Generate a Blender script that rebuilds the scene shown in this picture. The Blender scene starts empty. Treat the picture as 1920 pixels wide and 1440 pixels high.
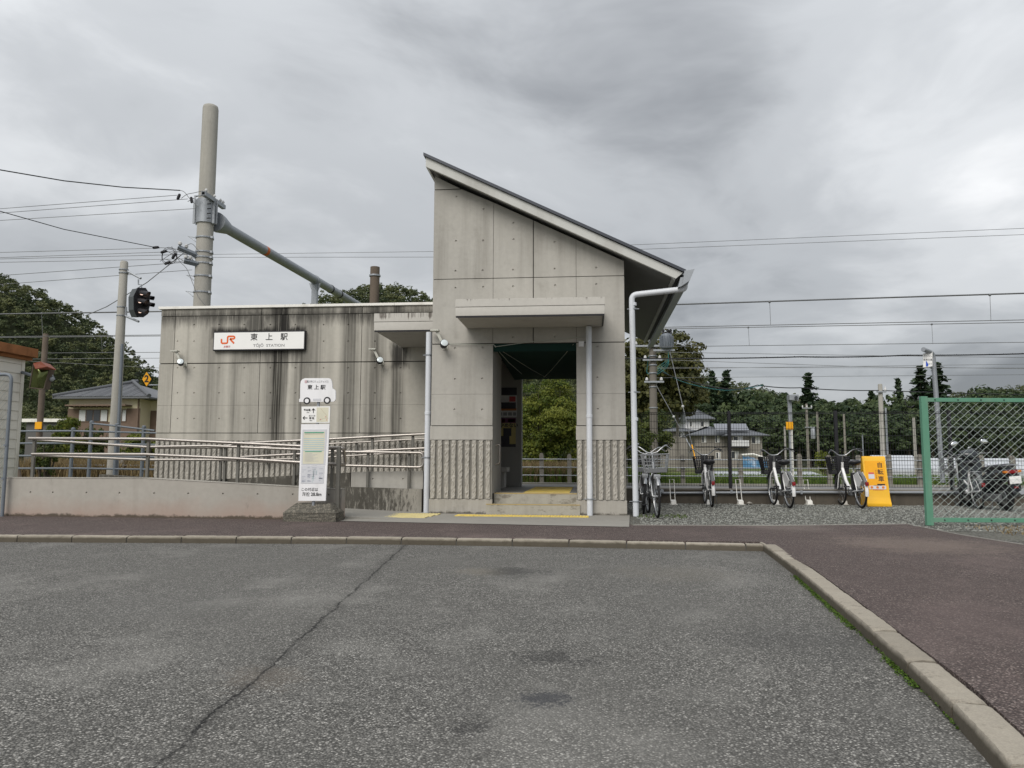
import bpy, bmesh, math, random
import numpy as np
from mathutils import Vector, Matrix
R = math.radians
rng = random.Random(7)
nrng = np.random.default_rng(11)
scene = bpy.context.scene
COL = scene.collection

# ------------------------------------------------------------------ camera
CAM_H, FPX = 0.85, 1443.0
PITCH, YAW, ROLL = R(5.75), R(5.8), R(0.22)
cam_d = bpy.data.cameras.new('camera')
cam = bpy.data.objects.new('camera', cam_d); COL.objects.link(cam)
fw = Vector((-math.sin(YAW)*math.cos(PITCH), math.cos(YAW)*math.cos(PITCH), math.sin(PITCH)))
r0 = Vector((math.cos(YAW), math.sin(YAW), 0)); u0 = r0.cross(fw)
rt = r0*math.cos(ROLL) + u0*math.sin(ROLL); up = -r0*math.sin(ROLL) + u0*math.cos(ROLL)
cam.matrix_world = Matrix(((rt.x, up.x, -fw.x, 0), (rt.y, up.y, -fw.y, 0), (rt.z, up.z, -fw.z, CAM_H), (0, 0, 0, 1)))
cam_d.sensor_width = 36.0; cam_d.lens = 36.0*FPX/1920.0
cam_d.clip_start = 0.05; cam_d.clip_end = 4000
scene.camera = cam

# ------------------------------------------------------------------ world (overcast) and sun
SUN_EL, SUN_AZ = R(44), R(198)          # azimuth measured from +Y clockwise: behind and left of the camera
world = bpy.data.worlds.new('World'); scene.world = world; world.use_nodes = True
wn = world.node_tree; wn.nodes.clear()
def WN(t, **kw):
    n = wn.nodes.new(t)
    for k, v in kw.items():
        if k in n.inputs:
            if hasattr(v, 'is_output'): wn.links.new(v, n.inputs[k])
            else: n.inputs[k].default_value = v
        else: setattr(n, k, v)
    return n
def wmath(op, a, b=0.0, clamp=False):
    n = wn.nodes.new('ShaderNodeMath'); n.operation = op; n.use_clamp = clamp
    for i, v in enumerate((a, b)):
        if hasattr(v, 'is_output'): wn.links.new(v, n.inputs[i])
        else: n.inputs[i].default_value = v
    return n.outputs[0]
sky = WN('ShaderNodeTexSky'); sky.sky_type = 'NISHITA'; sky.sun_disc = False
sky.sun_elevation = SUN_EL; sky.sun_rotation = SUN_AZ
tc = WN('ShaderNodeTexCoord')
sep = WN('ShaderNodeSeparateXYZ', Vector=tc.outputs['Generated'])
zc = wmath('MAXIMUM', sep.outputs[2], 0.0)
den = wmath('ADD', zc, 0.20)
cx = wmath('DIVIDE', sep.outputs[0], den); cy = wmath('DIVIDE', sep.outputs[1], den)
comb0 = WN('ShaderNodeCombineXYZ', X=cx, Y=cy, Z=0.0); comb = WN('ShaderNodeVectorMath', operation='ADD'); wn.links.new(comb0.outputs[0], comb.inputs[0]); comb.inputs[1].default_value = (3, 1, 0)
warp = WN('ShaderNodeTexNoise', Vector=comb.outputs[0], Scale=0.8, Detail=3.0)
wv = WN('ShaderNodeVectorMath', operation='SCALE'); wn.links.new(warp.outputs['Color'], wv.inputs[0]); wv.inputs['Scale'].default_value = 0.9
wadd = WN('ShaderNodeVectorMath', operation='ADD'); wn.links.new(comb.outputs[0], wadd.inputs[0]); wn.links.new(wv.outputs[0], wadd.inputs[1])
n1 = WN('ShaderNodeTexNoise', Vector=wadd.outputs[0], Scale=0.5, Detail=4.0, Roughness=0.45)
n2 = WN('ShaderNodeTexNoise', Vector=wadd.outputs[0], Scale=1.25, Detail=6.0, Roughness=0.56)
mixn = wmath('ADD', wmath('MULTIPLY', n1.outputs['Fac'], 0.64), wmath('MULTIPLY', n2.outputs['Fac'], 0.36))
# a thick rain cloud over the upper right, thin cloud right of it
def blob(dx, dy, dz, k):
    v = Vector((dx, dy, dz)).normalized()
    dd = WN('ShaderNodeVectorMath', operation='DOT_PRODUCT'); wn.links.new(tc.outputs['Generated'], dd.inputs[0]); dd.inputs[1].default_value = v
    return wmath('POWER', wmath('MAXIMUM', dd.outputs['Value'], 0.0), k)
def pix(px, py): return fw + rt*((px-960)/FPX) + up*((720-py)/FPX)
dk = blob(*pix(1360, 50), 30.0); dk2 = blob(*pix(820, 20), 16.0); br = blob(*pix(1780, 240), 60.0); br2 = blob(*pix(80, 60), 14.0)
val = wmath('ADD', wmath('MULTIPLY', wmath('SUBTRACT', mixn, 0.5), 1.30), 0.480)
val = wmath('SUBTRACT', val, wmath('MULTIPLY', dk, 0.12))
val = wmath('SUBTRACT', val, wmath('MULTIPLY', dk2, 0.03))
val = wmath('ADD', val, wmath('MULTIPLY', br, 0.085))
val = wmath('ADD', val, wmath('MULTIPLY', br2, 0.06))
ramp = WN('ShaderNodeValToRGB', Fac=val)
cr = ramp.color_ramp; cr.interpolation = 'EASE'
cr.elements[0].position = 0.31; cr.elements[0].color = (0.215, 0.225, 0.24, 1)
cr.elements[1].position = 0.69; cr.elements[1].color = (0.80, 0.805, 0.81, 1)
e = cr.elements.new(0.45); e.color = (0.405, 0.42, 0.437, 1)
e = cr.elements.new(0.56); e.color = (0.565, 0.58, 0.595, 1)
# CIE overcast distribution: the sky brightens towards the zenith
gain = wmath('ADD', 0.70, wmath('MULTIPLY', wmath('POWER', zc, 1.7), 1.25))
cl = WN('ShaderNodeVectorMath', operation='SCALE'); wn.links.new(ramp.outputs[0], cl.inputs[0]); wn.links.new(gain, cl.inputs['Scale'])
bgc = WN('ShaderNodeBackground', Color=cl.outputs[0], Strength=1.0)
bgs = WN('ShaderNodeBackground', Color=sky.outputs[0], Strength=0.06)
mixs = wn.nodes.new('ShaderNodeMixShader'); mixs.inputs[0].default_value = 0.93
wn.links.new(bgs.outputs[0], mixs.inputs[1]); wn.links.new(bgc.outputs[0], mixs.inputs[2])
wout = WN('ShaderNodeOutputWorld'); wn.links.new(mixs.outputs[0], wout.inputs['Surface'])
sun_d = bpy.data.lights.new('sun', 'SUN'); sun_d.energy = 1.5; sun_d.angle = R(40); sun_d.color = (1.0, 0.945, 0.87)
sun = bpy.data.objects.new('sun', sun_d); COL.objects.link(sun)
sdir = Vector((math.sin(SUN_AZ)*math.cos(SUN_EL), math.cos(SUN_AZ)*math.cos(SUN_EL), math.sin(SUN_EL)))
sun.rotation_euler = sdir.to_track_quat('Z', 'Y').to_euler(); sun.location = (-6, -8, 30)
vs = scene.view_settings
vs.view_transform = 'Standard'; vs.look = 'None'; vs.gamma = 1.0; vs.use_curve_mapping = False; vs.exposure = 0.68
scene.cycles.max_bounces = 6

# ------------------------------------------------------------------ survey helpers: bearing of a photo point + known depth -> metres
def P(px, py, Y):
    d = pix(px, py); k = Y/d.y
    return Vector((d.x*k, Y, CAM_H + d.z*k))
def G(px, py, z=0.0):
    d = pix(px, py); k = (z-CAM_H)/d.z
    return Vector((d.x*k, d.y*k, z))

# ------------------------------------------------------------------ mesh helpers
class MB:
    def __init__(s): s.v = []; s.f = []; s.m = []; s.mi = 0
    def add(s, vs, fs):
        o = len(s.v); s.v += [tuple(q) for q in vs]; s.f += [tuple(i+o for i in f) for f in fs]; s.m += [s.mi]*len(fs); return s
    def box(s, x0, x1, y0, y1, z0, z1, M=None):
        vs = [Vector(q) for q in ((x0,y0,z0),(x1,y0,z0),(x1,y1,z0),(x0,y1,z0),(x0,y0,z1),(x1,y0,z1),(x1,y1,z1),(x0,y1,z1))]
        if M is not None: vs = [M @ q for q in vs]
        return s.add(vs, [(0,3,2,1),(4,5,6,7),(0,1,5,4),(1,2,6,5),(2,3,7,6),(3,0,4,7)])
    def cbox(s, x0, x1, y0, y1, z0, z1, c=0.008, M=None):
        bm = bmesh.new(); bmesh.ops.create_cube(bm, size=1)
        for q in bm.verts: q.co = Vector((x0+(q.co.x+.5)*(x1-x0), y0+(q.co.y+.5)*(y1-y0), z0+(q.co.z+.5)*(z1-z0)))
        bmesh.ops.bevel(bm, geom=bm.edges[:], offset=c, segments=2, profile=0.7, affect='EDGES')
        return s.bm(bm, M)
    def bm(s, bm, M=None):
        bm.verts.index_update()
        s.add([(M @ q.co) if M is not None else q.co for q in bm.verts], [[q.index for q in f.verts] for f in bm.faces]); bm.free(); return s
    def tube(s, pts, r, n=8, caps=True, closed=False):
        pts = [Vector(q) for q in pts]; L = len(pts)
        rs = r if isinstance(r, (list, tuple)) else [r]*L
        rings = []; prev = None
        for i, q in enumerate(pts):
            a = pts[i-1] if (i > 0 or closed) else q
            b = pts[(i+1) % L] if (i < L-1 or closed) else q
            t = (b-a)
            if i > 0 and i < L-1 or closed: t = (q-a).normalized() + (b-q).normalized()
            t.normalize()
            if prev is None:
                w = Vector((0,0,1)) if abs(t.z) < 0.9 else Vector((1,0,0)); nx = t.cross(w).normalized()
            else:
                nx = (prev - t*prev.dot(t))
                nx = nx.normalized() if nx.length > 1e-6 else t.orthogonal().normalized()
            prev = nx; ny = t.cross(nx)
            rings.append([q + (nx*math.cos(2*math.pi*k/n) + ny*math.sin(2*math.pi*k/n))*rs[i] for k in range(n)])
        vs = [v for rg in rings for v in rg]; fs = []
        for i in range(L if closed else L-1):
            j = (i+1) % L
            for k in range(n): fs.append((i*n+k, i*n+(k+1) % n, j*n+(k+1) % n, j*n+k))
        if caps and not closed: fs += [tuple(reversed(range(n))), tuple(range((L-1)*n, L*n))]
        return s.add(vs, fs)
    def prism(s, poly, d0, d1, axis='y', M=None):
        n = len(poly)
        def pt(a, b, d): return Vector((a, d, b)) if axis == 'y' else (Vector((d, a, b)) if axis == 'x' else Vector((a, b, d)))
        vs = [pt(a, b, d0) for a, b in poly] + [pt(a, b, d1) for a, b in poly]
        if M is not None: vs = [M @ q for q in vs]
        return s.add(vs, [tuple(range(n)), tuple(reversed(range(n, 2*n)))] + [(i, i+n, (i+1) % n+n, (i+1) % n) for i in range(n)])
    def lathe(s, prof, n=16, M=None):
        vs = []
        for r, z in prof: vs += [Vector((r*math.cos(2*math.pi*k/n), r*math.sin(2*math.pi*k/n), z)) for k in range(n)]
        if M is not None: vs = [M @ q for q in vs]
        L = len(prof); fs = [(i*n+k, i*n+(k+1) % n, (i+1)*n+(k+1) % n, (i+1)*n+k) for i in range(L-1) for k in range(n)]
        fs += [tuple(reversed(range(n))), tuple(range((L-1)*n, L*n))]
        return s.add(vs, fs)
    def ball(s, c, r, seg=12, rings=8, M=None):
        bm = bmesh.new(); bmesh.ops.create_uvsphere(bm, u_segments=seg, v_segments=rings, radius=1)
        rr = Vector(r) if isinstance(r, (tuple, list, Vector)) else Vector((r, r, r))
        for q in bm.verts: q.co = Vector(c) + Vector((q.co.x*rr.x, q.co.y*rr.y, q.co.z*rr.z))
        return s.bm(bm, M)
    def build(s, name, mats, parent=None, smooth=None, recalc=True, loc=None):
        me = bpy.data.meshes.new(name)
        if loc is not None: s.v = [(a[0]-loc[0], a[1]-loc[1], a[2]-loc[2]) for a in s.v]
        me.from_pydata(s.v, [], s.f)
        mats = mats if isinstance(mats, (list, tuple)) else [mats]
        for m in mats: me.materials.append(MAT[m] if isinstance(m, str) else m)
        if len(mats) > 1: me.polygons.foreach_set('material_index', s.m)
        if recalc:
            bm = bmesh.new(); bm.from_mesh(me); bmesh.ops.recalc_face_normals(bm, faces=bm.faces[:]); bm.to_mesh(me); bm.free()
        if smooth is not None:
            try: me.shade_smooth()
            except Exception: me.polygons.foreach_set('use_smooth', [True]*len(me.polygons))
            me.set_sharp_from_angle(angle=R(smooth))
        o = bpy.data.objects.new(name, me); COL.objects.link(o)
        if loc is not None: o.location = loc
        if parent is not None: o.parent = parent
        return o
def tag(o, label, cat, group=None):
    o['label'] = label; o['category'] = cat
    if group: o['group'] = group
    return o
def thing(name, label, cat, loc=(0,0,0), group=None):
    o = bpy.data.objects.new(name, None); COL.objects.link(o); o.location = loc; o.empty_display_size = 0.2
    return tag(o, label, cat, group)
def struct(o): o['kind'] = 'structure'; return o
def stuff(o, label=None, cat=None):
    o['kind'] = 'stuff'
    if label: o['label'] = label; o['category'] = cat
    return o
def inst(src, parent, loc=(0,0,0), rot=(0,0,0), sc=(1,1,1)):
    c = src.copy(); COL.objects.link(c); c.parent = parent; c.location = loc; c.rotation_euler = rot; c.scale = sc; return c
def copy_tree(o, parent=None):
    c = o.copy(); COL.objects.link(c); c.parent = parent
    for ch in list(o.children): copy_tree(ch, c)
    return c
def text_mesh(body, size, mat, name, parent, M, bold=0.0, sx=1.0, align='CENTER'):
    cu = bpy.data.curves.new('lettering', 'FONT'); cu.body = body; cu.size = size; cu.align_x = align; cu.align_y = 'CENTER'; cu.offset = bold; cu.extrude = 0.0006; cu.resolution_u = 3
    t = bpy.data.objects.new('lettering', cu); COL.objects.link(t)
    dg = bpy.context.evaluated_depsgraph_get(); me = bpy.data.meshes.new_from_object(t.evaluated_get(dg))
    bpy.data.objects.remove(t); bpy.data.curves.remove(cu)
    me.transform(Matrix.Scale(sx, 4, (1,0,0))); me.transform(M); me.materials.clear(); me.materials.append(MAT[mat])
    o = bpy.data.objects.new(name, me); COL.objects.link(o); o.parent = parent
    return o
FACE = Matrix(((1,0,0,0),(0,0,-1,0),(0,1,0,0),(0,0,0,1)))      # XY text -> XZ plane facing -Y
def face_at(x, y, z): return Matrix.Translation((x, y, z)) @ FACE

# ------------------------------------------------------------------ materials
MAT = {}
class NT:
    def __init__(s, name, rough=0.8, metal=0.0, spec=0.3):
        s.mat = bpy.data.materials.new(name); s.mat.use_nodes = True; s.t = s.mat.node_tree
        s.b = s.t.nodes['Principled BSDF']; s.b.inputs['Roughness'].default_value = rough; s.b.inputs['Metallic'].default_value = metal
        s.b.inputs['Specular IOR Level'].default_value = spec; MAT[name] = s.mat
    def n(s, t, out=0, **kw):
        n = s.t.nodes.new(t)
        for k, v in kw.items():
            k2 = k.replace('_', ' ')
            if k2 in n.inputs or k in n.inputs:
                i = n.inputs[k2 if k2 in n.inputs else k]
                if hasattr(v, 'is_output'): s.t.links.new(v, i)
                else: i.default_value = v
            else: setattr(n, k, v)
        return n.outputs[out]
    def math(s, op, a, b=0.0, c=0.0, clamp=False):
        n = s.t.nodes.new('ShaderNodeMath'); n.operation = op; n.use_clamp = clamp
        for i, v in enumerate((a, b, c)):
            if hasattr(v, 'is_output'): s.t.links.new(v, n.inputs[i])
            else: n.inputs[i].default_value = v
        return n.outputs[0]
    def pos(s, sc=(1,1,1), off=(0,0,0), obj=False):
        g = s.n('ShaderNodeTexCoord', 3) if obj else s.n('ShaderNodeNewGeometry', 0)
        return s.n('ShaderNodeMapping', 0, Vector=g, Scale=sc, Location=off)
    def noise(s, scale, vec=None, detail=4.0, rough=0.55):
        return s.n('ShaderNodeTexNoise', 0, Vector=vec if vec is not None else s.pos(), Scale=scale, Detail=detail, Roughness=rough)
    def ramp(s, fac, stops, interp='LINEAR'):
        n = s.t.nodes.new('ShaderNodeValToRGB'); s.t.links.new(fac, n.inputs[0]); cr = n.color_ramp; cr.interpolation = interp
        for i, (p, c) in enumerate(stops):
            e = cr.elements[i] if i < 2 else cr.elements.new(p)
            e.position = p; e.color = c if len(c) == 4 else (*c, 1)
        return n.outputs[0]
    def gray(s, fac, lo, hi): return s.ramp(fac, [(lo, (0,0,0)), (hi, (1,1,1))])
    def mix(s, fac, a, b, blend='MIX'):
        n = s.t.nodes.new('ShaderNodeMix'); n.data_type = 'RGBA'; n.blend_type = blend
        for i, v in ((0, fac), (6, a), (7, b)):
            if hasattr(v, 'is_output'): s.t.links.new(v, n.inputs[i])
            else: n.inputs[i].default_value = v if i == 0 else ((*v, 1) if len(v) == 3 else v)
        return n.outputs[2]
    def color(s, c):
        if hasattr(c, 'is_output'): s.t.links.new(c, s.b.inputs['Base Color'])
        else: s.b.inputs['Base Color'].default_value = (*c, 1)
        return s
    def bump(s, h, strength=0.3, dist=0.01):
        n = s.t.nodes.new('ShaderNodeBump'); n.inputs['Strength'].default_value = strength; n.inputs['Distance'].default_value = dist
        s.t.links.new(h, n.inputs['Height']); s.t.links.new(n.outputs[0], s.b.inputs['Normal']); return s
    def rough(s, v): s.t.links.new(v, s.b.inputs['Roughness']); return s
def plain(name, c, rough=0.6, metal=0.0, var=0.12, scale=6.0, spec=0.3, dirt=None):
    m = NT(name, rough, metal, spec); nz = m.noise(scale, m.pos(obj=True), 5.0)
    lo = tuple(q*(1-var) for q in c); hi = tuple(min(1, q*(1+var)) for q in c)
    col = m.mix(nz, lo, hi)
    if dirt:
        d = m.noise(scale*0.5, m.pos((1,1,0.25), (3,1,5), obj=True), 6.0, 0.65)
        col = m.mix(m.gray(d, 0.52, 0.75), col, dirt)
    m.color(col); m.rough(m.n('ShaderNodeMapRange', 0, Value=nz, To_Min=max(0.02, rough-0.08), To_Max=min(1, rough+0.1)))
    return m
def concrete(name, c, var=0.18, streak=0.25, blot=0.2, dark=(0.06,0.058,0.05), bump=0.25, scale=1.0, pits=True):
    m = NT(name, 0.88, 0, 0.2)
    a = m.noise(0.9*scale, None, 6.0, 0.6); b = m.noise(14*scale, None, 5.0, 0.6)
    col = m.mix(a, tuple(q*(1-var) for q in c), tuple(q*(1+var) for q in c))
    col = m.mix(m.math('MULTIPLY', m.gray(b, 0.35, 0.75), 0.22), col, tuple(q*0.62 for q in c))
    st = m.noise(1.0, m.pos((5.5*scale, 5.5*scale, 0.35*scale)), 5.0, 0.6)
    st2 = m.noise(1.0, m.pos((0.8, 0.8, 0.8), (4, 2, 8)), 4.0)
    sm = m.math('MULTIPLY', m.gray(st, 0.45, 0.78), m.gray(st2, 0.35, 0.6))
    col = m.mix(m.math('MULTIPLY', sm, streak), col, dark)
    bl = m.noise(3.0*scale, m.pos((1,1,1), (9,4,1)), 7.0, 0.7)
    col = m.mix(m.math('MULTIPLY', m.gray(bl, 0.56, 0.75), blot), col, dark)
    if pits:
        vo = m.n('ShaderNodeTexVoronoi', 0, Vector=m.pos(), Scale=22.0*scale)
        pt = m.math('LESS_THAN', vo, 0.055)
        col = m.mix(m.math('MULTIPLY', pt, 0.55), col, tuple(q*0.25 for q in c))
    m.color(col); fine = m.noise(90*scale, None, 4.0, 0.6)
    m.bump(m.math('ADD', m.math('MULTIPLY', b, 0.5), m.math('MULTIPLY', fine, 0.35)), bump, 0.01)
    m.col = col
    return m
# ---- surfaces of the ground
def speckle(name, dark, mid, pale, patches=(), crack=None, scale=95.0):
    m = NT(name, 0.85, 0, 0.25)
    big = m.noise(0.55, None, 5.0, 0.6); med = m.noise(5.0, None, 5.0, 0.65)
    wv = m.n('ShaderNodeTexVoronoi', 1, Vector=m.pos(), Scale=scale, Randomness=1.0)
    wd = m.n('ShaderNodeTexVoronoi', 0, Vector=m.pos(), Scale=scale, Randomness=1.0)
    chip = m.n('ShaderNodeSeparateColor', 0, Color=wv)
    c2 = m.n('ShaderNodeSeparateColor', 1, Color=wv)
    col = m.mix(m.gray(chip, 0.1, 0.95), dark, mid)
    col = m.mix(m.math('MULTIPLY', m.gray(c2, 0.76, 0.96), 0.9), col, pale)
    edge = m.gray(wd, 0.35, 0.62)
    col = m.mix(m.math('MULTIPLY', edge, 0.7), col, tuple(q*0.3 for q in dark))
    col = m.mix(m.math('MULTIPLY', m.gray(big, 0.36, 0.66), 0.52), col, tuple(q*0.55 for q in mid))
    col = m.mix(m.math('MULTIPLY', m.gray(med, 0.55, 0.8), 0.3), col, tuple(q*1.25 for q in mid))
    col = m.mix(m.math('MULTIPLY', m.gray(m.noise(1.7, m.pos((1, 1, 1), (7, 3, 0)), 6.0, 0.68), 0.5, 0.72), 0.42), col, tuple(q*0.45 for q in mid))
    col = m.mix(m.math('MULTIPLY', m.gray(m.noise(1.1, m.pos((1, 0.6, 1), (1, 9, 0)), 6.0, 0.65), 0.52, 0.72), 0.35), col, tuple(q*1.35 for q in mid))
    # worn lighter dusty areas and dark oil spots with their own outlines
    for (x, y, r, c, k) in patches:
        d = m.n('ShaderNodeVectorMath', 1, operation='DISTANCE', **{})
        n = m.t.nodes[-1]; m.t.links.new(m.n('ShaderNodeNewGeometry', 0), n.inputs[0]); n.inputs[1].default_value = (x, y, ASZ)
        dd = m.math('ADD', n.outputs['Value'], m.math('MULTIPLY', m.math('SUBTRACT', m.noise(4.5, None, 6.0, 0.7), 0.5), r*2.2))
        dd = m.math('ADD', dd, m.math('MULTIPLY', m.math('SUBTRACT', m.noise(30.0, None, 4.0, 0.7), 0.5), r*2.4))
        dd = m.math('ADD', dd, m.math('MULTIPLY', m.math('SUBTRACT', chip, 0.5), r*0.5))
        mask = m.n('ShaderNodeMapRange', 0, Value=dd, From_Min=r*0.45, From_Max=r*1.1, To_Min=k, To_Max=0.0)
        col = m.mix(mask, col, c)
    if crack:
        (x0, y0), (x1, y1) = crack; L = math.hypot(x1-x0, y1-y0); nx, ny = -(y1-y0)/L, (x1-x0)/L
        sp = m.t.nodes.new('ShaderNodeSeparateXYZ'); m.t.links.new(m.n('ShaderNodeNewGeometry', 0), sp.inputs[0])
        d = m.math('ADD', m.math('MULTIPLY', m.math('SUBTRACT', sp.outputs[0], x0), nx), m.math('MULTIPLY', m.math('SUBTRACT', sp.outputs[1], y0), ny))
        wob = m.math('ADD', m.math('MULTIPLY', m.math('SUBTRACT', m.noise(3.0, None, 2.0), 0.5), 0.07), m.math('MULTIPLY', m.math('SUBTRACT', m.noise(28, None, 3.0), 0.5), 0.05))
        ad = m.math('ABSOLUTE', m.math('ADD', d, wob))
        brk = m.gray(m.noise(7.0, m.pos((1,1,1),(3,3,0)), 4.0), 0.36, 0.56)
        w1 = m.n('ShaderNodeMapRange', 0, Value=ad, From_Min=0.002, From_Max=0.011, To_Min=0.95, To_Max=0.0)
        w2 = m.n('ShaderNodeMapRange', 0, Value=ad, From_Min=0.004, From_Max=0.09, To_Min=0.35, To_Max=0.0)
        col = m.mix(m.math('MULTIPLY', w2, brk), col, tuple(q*0.5 for q in dark))
        col = m.mix(m.math('MULTIPLY', w1, m.math('ADD', 0.55, m.math('MULTIPLY', brk, 0.45))), col, (0.012, 0.012, 0.012))
    m.color(col)
    h = m.math('ADD', m.math('MULTIPLY', m.math('SUBTRACT', 1.0, wd), 1.0), m.math('MULTIPLY', chip, 0.8))
    m.bump(h, 0.9, 0.006)
    return m
ASZ = -0.075
ca, cb = G(740, 1040, ASZ), G(290, 1440, ASZ)
def gp(px, py): q = G(px, py, ASZ); return q.x, q.y
speckle('asphalt', (0.072, 0.0705, 0.065), (0.245, 0.239, 0.222), (0.54, 0.525, 0.49),
        patches=[(*gp(905, 1072), 0.25, (0.21, 0.19, 0.155), 0.5), (*gp(1260, 1075), 0.5, (0.18, 0.165, 0.14), 0.35), (*gp(965, 1072), 0.30, (0.03, 0.03, 0.03), 0.6), (*gp(890, 1365), 0.09, (0.03, 0.03, 0.03), 0.5), (*gp(1110, 1240), 0.06, (0.03, 0.03, 0.03), 0.5),
                 (*gp(1018, 1312), 0.12, (0.045, 0.047, 0.053), 0.8), (*gp(1030, 1235), 0.15, (0.03, 0.03, 0.03), 0.6), (*gp(500, 1270), 0.2, (0.16, 0.13, 0.10), 0.3),
                 (*gp(300, 1130), 0.7, (0.15, 0.15, 0.145), 0.12), (*gp(1500, 1200), 0.5, (0.05, 0.05, 0.05), 0.3)],
        crack=((ca.x, ca.y), (cb.x, cb.y)), scale=116.0)
speckle('red_asphalt', (0.070, 0.055, 0.052), (0.170, 0.130, 0.120), (0.37, 0.31, 0.28),
        patches=[(*gp(1720, 1035), 0.9, (0.23, 0.185, 0.155), 0.45), (*gp(1480, 1000), 0.6, (0.20, 0.17, 0.15), 0.45), (*gp(1850, 1200), 0.7, (0.10, 0.075, 0.072), 0.3)], scale=110.0)
m = concrete('apron_concrete', (0.27, 0.26, 0.235), 0.15, 0.0, 0.35, (0.12, 0.11, 0.1), 0.25)
m = NT('gravel_bed', 0.9, 0, 0.2)
v1 = m.n('ShaderNodeTexVoronoi', 1, Vector=m.pos(), Scale=38.0); d1 = m.n('ShaderNodeTexVoronoi', 0, Vector=m.pos(), Scale=38.0)
ch = m.n('ShaderNodeSeparateColor', 0, Color=v1)
m.color(m.mix(m.gray(m.noise(1.3, None, 6.0, 0.7), 0.42, 0.7), m.mix(m.gray(d1, 0.3, 0.7), m.mix(ch, (0.12, 0.124, 0.114), (0.27, 0.275, 0.25)), (0.045, 0.036, 0.033)), (0.14, 0.14, 0.115), ))
m.bump(m.math('SUBTRACT', 1.0, d1), 1.0, 0.02)
m = NT('gravel_stone', 0.85, 0, 0.2); oi = m.n('ShaderNodeAttribute', 2, attribute_name='tint')
m.color(m.mix(oi, (0.11, 0.115, 0.106), (0.31, 0.315, 0.29)))
m = NT('field_ground', 0.95, 0, 0.1)
m.color(m.mix(m.gray(m.noise(0.09, None, 5.0), 0.42, 0.6), (0.085, 0.115, 0.035), (0.15, 0.14, 0.075))); m.bump(m.noise(3.0, None, 6.0), 0.8, 0.1)
m = NT('forest_floor', 0.95, 0, 0.1); m.color(m.mix(m.noise(0.3), (0.012, 0.018, 0.008), (0.025, 0.028, 0.013)))
m = concrete('kerb_stone', (0.33, 0.30, 0.25), 0.3, 0.2, 0.95, (0.075, 0.062, 0.05), 0.9, 2.6)
vk = m.n('ShaderNodeTexVoronoi', 1, Vector=m.pos(), Scale=170.0); kk = m.n('ShaderNodeSeparateColor', 0, Color=vk)
m.color(m.mix(m.math('MULTIPLY', m.gray(kk, 0.25, 0.9), 0.45), m.col, (0.42, 0.38, 0.31)))
oi = m.n('ShaderNodeObjectInfo', 5)
m.color(m.mix(m.math('MULTIPLY', oi, 0.35), m.mix(m.math('MULTIPLY', m.gray(kk, 0.25, 0.9), 0.45), m.col, (0.42, 0.38, 0.31)), (0.14, 0.125, 0.10)))
# lower faces of the kerb stones turn dark brown along an uneven edge
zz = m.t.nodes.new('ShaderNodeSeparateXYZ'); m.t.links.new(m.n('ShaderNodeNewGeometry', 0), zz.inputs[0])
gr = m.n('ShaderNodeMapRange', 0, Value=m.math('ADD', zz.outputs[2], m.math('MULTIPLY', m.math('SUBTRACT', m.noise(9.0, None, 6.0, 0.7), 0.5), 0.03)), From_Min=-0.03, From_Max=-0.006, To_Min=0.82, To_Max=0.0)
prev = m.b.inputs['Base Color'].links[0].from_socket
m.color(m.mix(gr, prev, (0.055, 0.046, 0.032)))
m = concrete('foot_concrete', (0.10, 0.094, 0.08), 0.3, 0.3, 0.6, (0.03, 0.028, 0.022), 0.8)
vk = m.n('ShaderNodeTexVoronoi', 1, Vector=m.pos(), Scale=75.0); kk = m.n('ShaderNodeSeparateColor', 0, Color=vk)
m.color(m.mix(m.math('MULTIPLY', m.gray(kk, 0.45, 0.95), 0.6), m.col, (0.24, 0.22, 0.18)))
# ---- concrete of the building
concrete('tower_concrete', (0.41, 0.396, 0.364), 0.19, 0.5, 0.28, (0.16, 0.15, 0.13), 0.14)
concrete('core_concrete', (0.10, 0.097, 0.09), 0.2, 0.2, 0.3)
m = concrete('rib_concrete', (0.41, 0.39, 0.35), 0.12, 0.2, 0.2, (0.12, 0.11, 0.10), 1.0); m.bump(m.noise(60, None, 6.0, 0.7), 0.7, 0.012)
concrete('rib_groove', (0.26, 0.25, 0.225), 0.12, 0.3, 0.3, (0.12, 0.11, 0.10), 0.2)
m = concrete('plinth_concrete', (0.38, 0.362, 0.325), 0.14, 0.7, 0.4, (0.13, 0.12, 0.10), 0.2)
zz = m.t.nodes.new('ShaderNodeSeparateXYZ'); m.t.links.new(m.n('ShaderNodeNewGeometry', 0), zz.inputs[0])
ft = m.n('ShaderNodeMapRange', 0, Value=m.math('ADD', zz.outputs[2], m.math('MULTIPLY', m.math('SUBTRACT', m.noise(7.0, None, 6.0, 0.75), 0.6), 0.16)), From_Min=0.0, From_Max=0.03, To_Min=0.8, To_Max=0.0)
m.color(m.mix(ft, m.col, (0.05, 0.044, 0.034)))  # contact shade painted into the plinth foot, mixed with dirt
m = concrete('step_concrete', (0.37, 0.352, 0.30), 0.2, 0.6, 0.5, (0.15, 0.13, 0.10), 0.2)
sp2 = m.noise(1.0, m.pos((5, 5, 9), (2, 0, 4)), 7.0, 0.72)
m.color(m.mix(m.math('MULTIPLY', m.gray(sp2, 0.54, 0.64), 0.6), m.col, (0.12, 0.10, 0.075)))
concrete('pole_concrete', (0.34, 0.33, 0.30), 0.12, 0.5, 0.2, (0.15, 0.14, 0.12), 0.15)
concrete('post_concrete', (0.22, 0.205, 0.18), 0.2, 0.4, 0.5, (0.08, 0.075, 0.065), 0.5)
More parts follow.
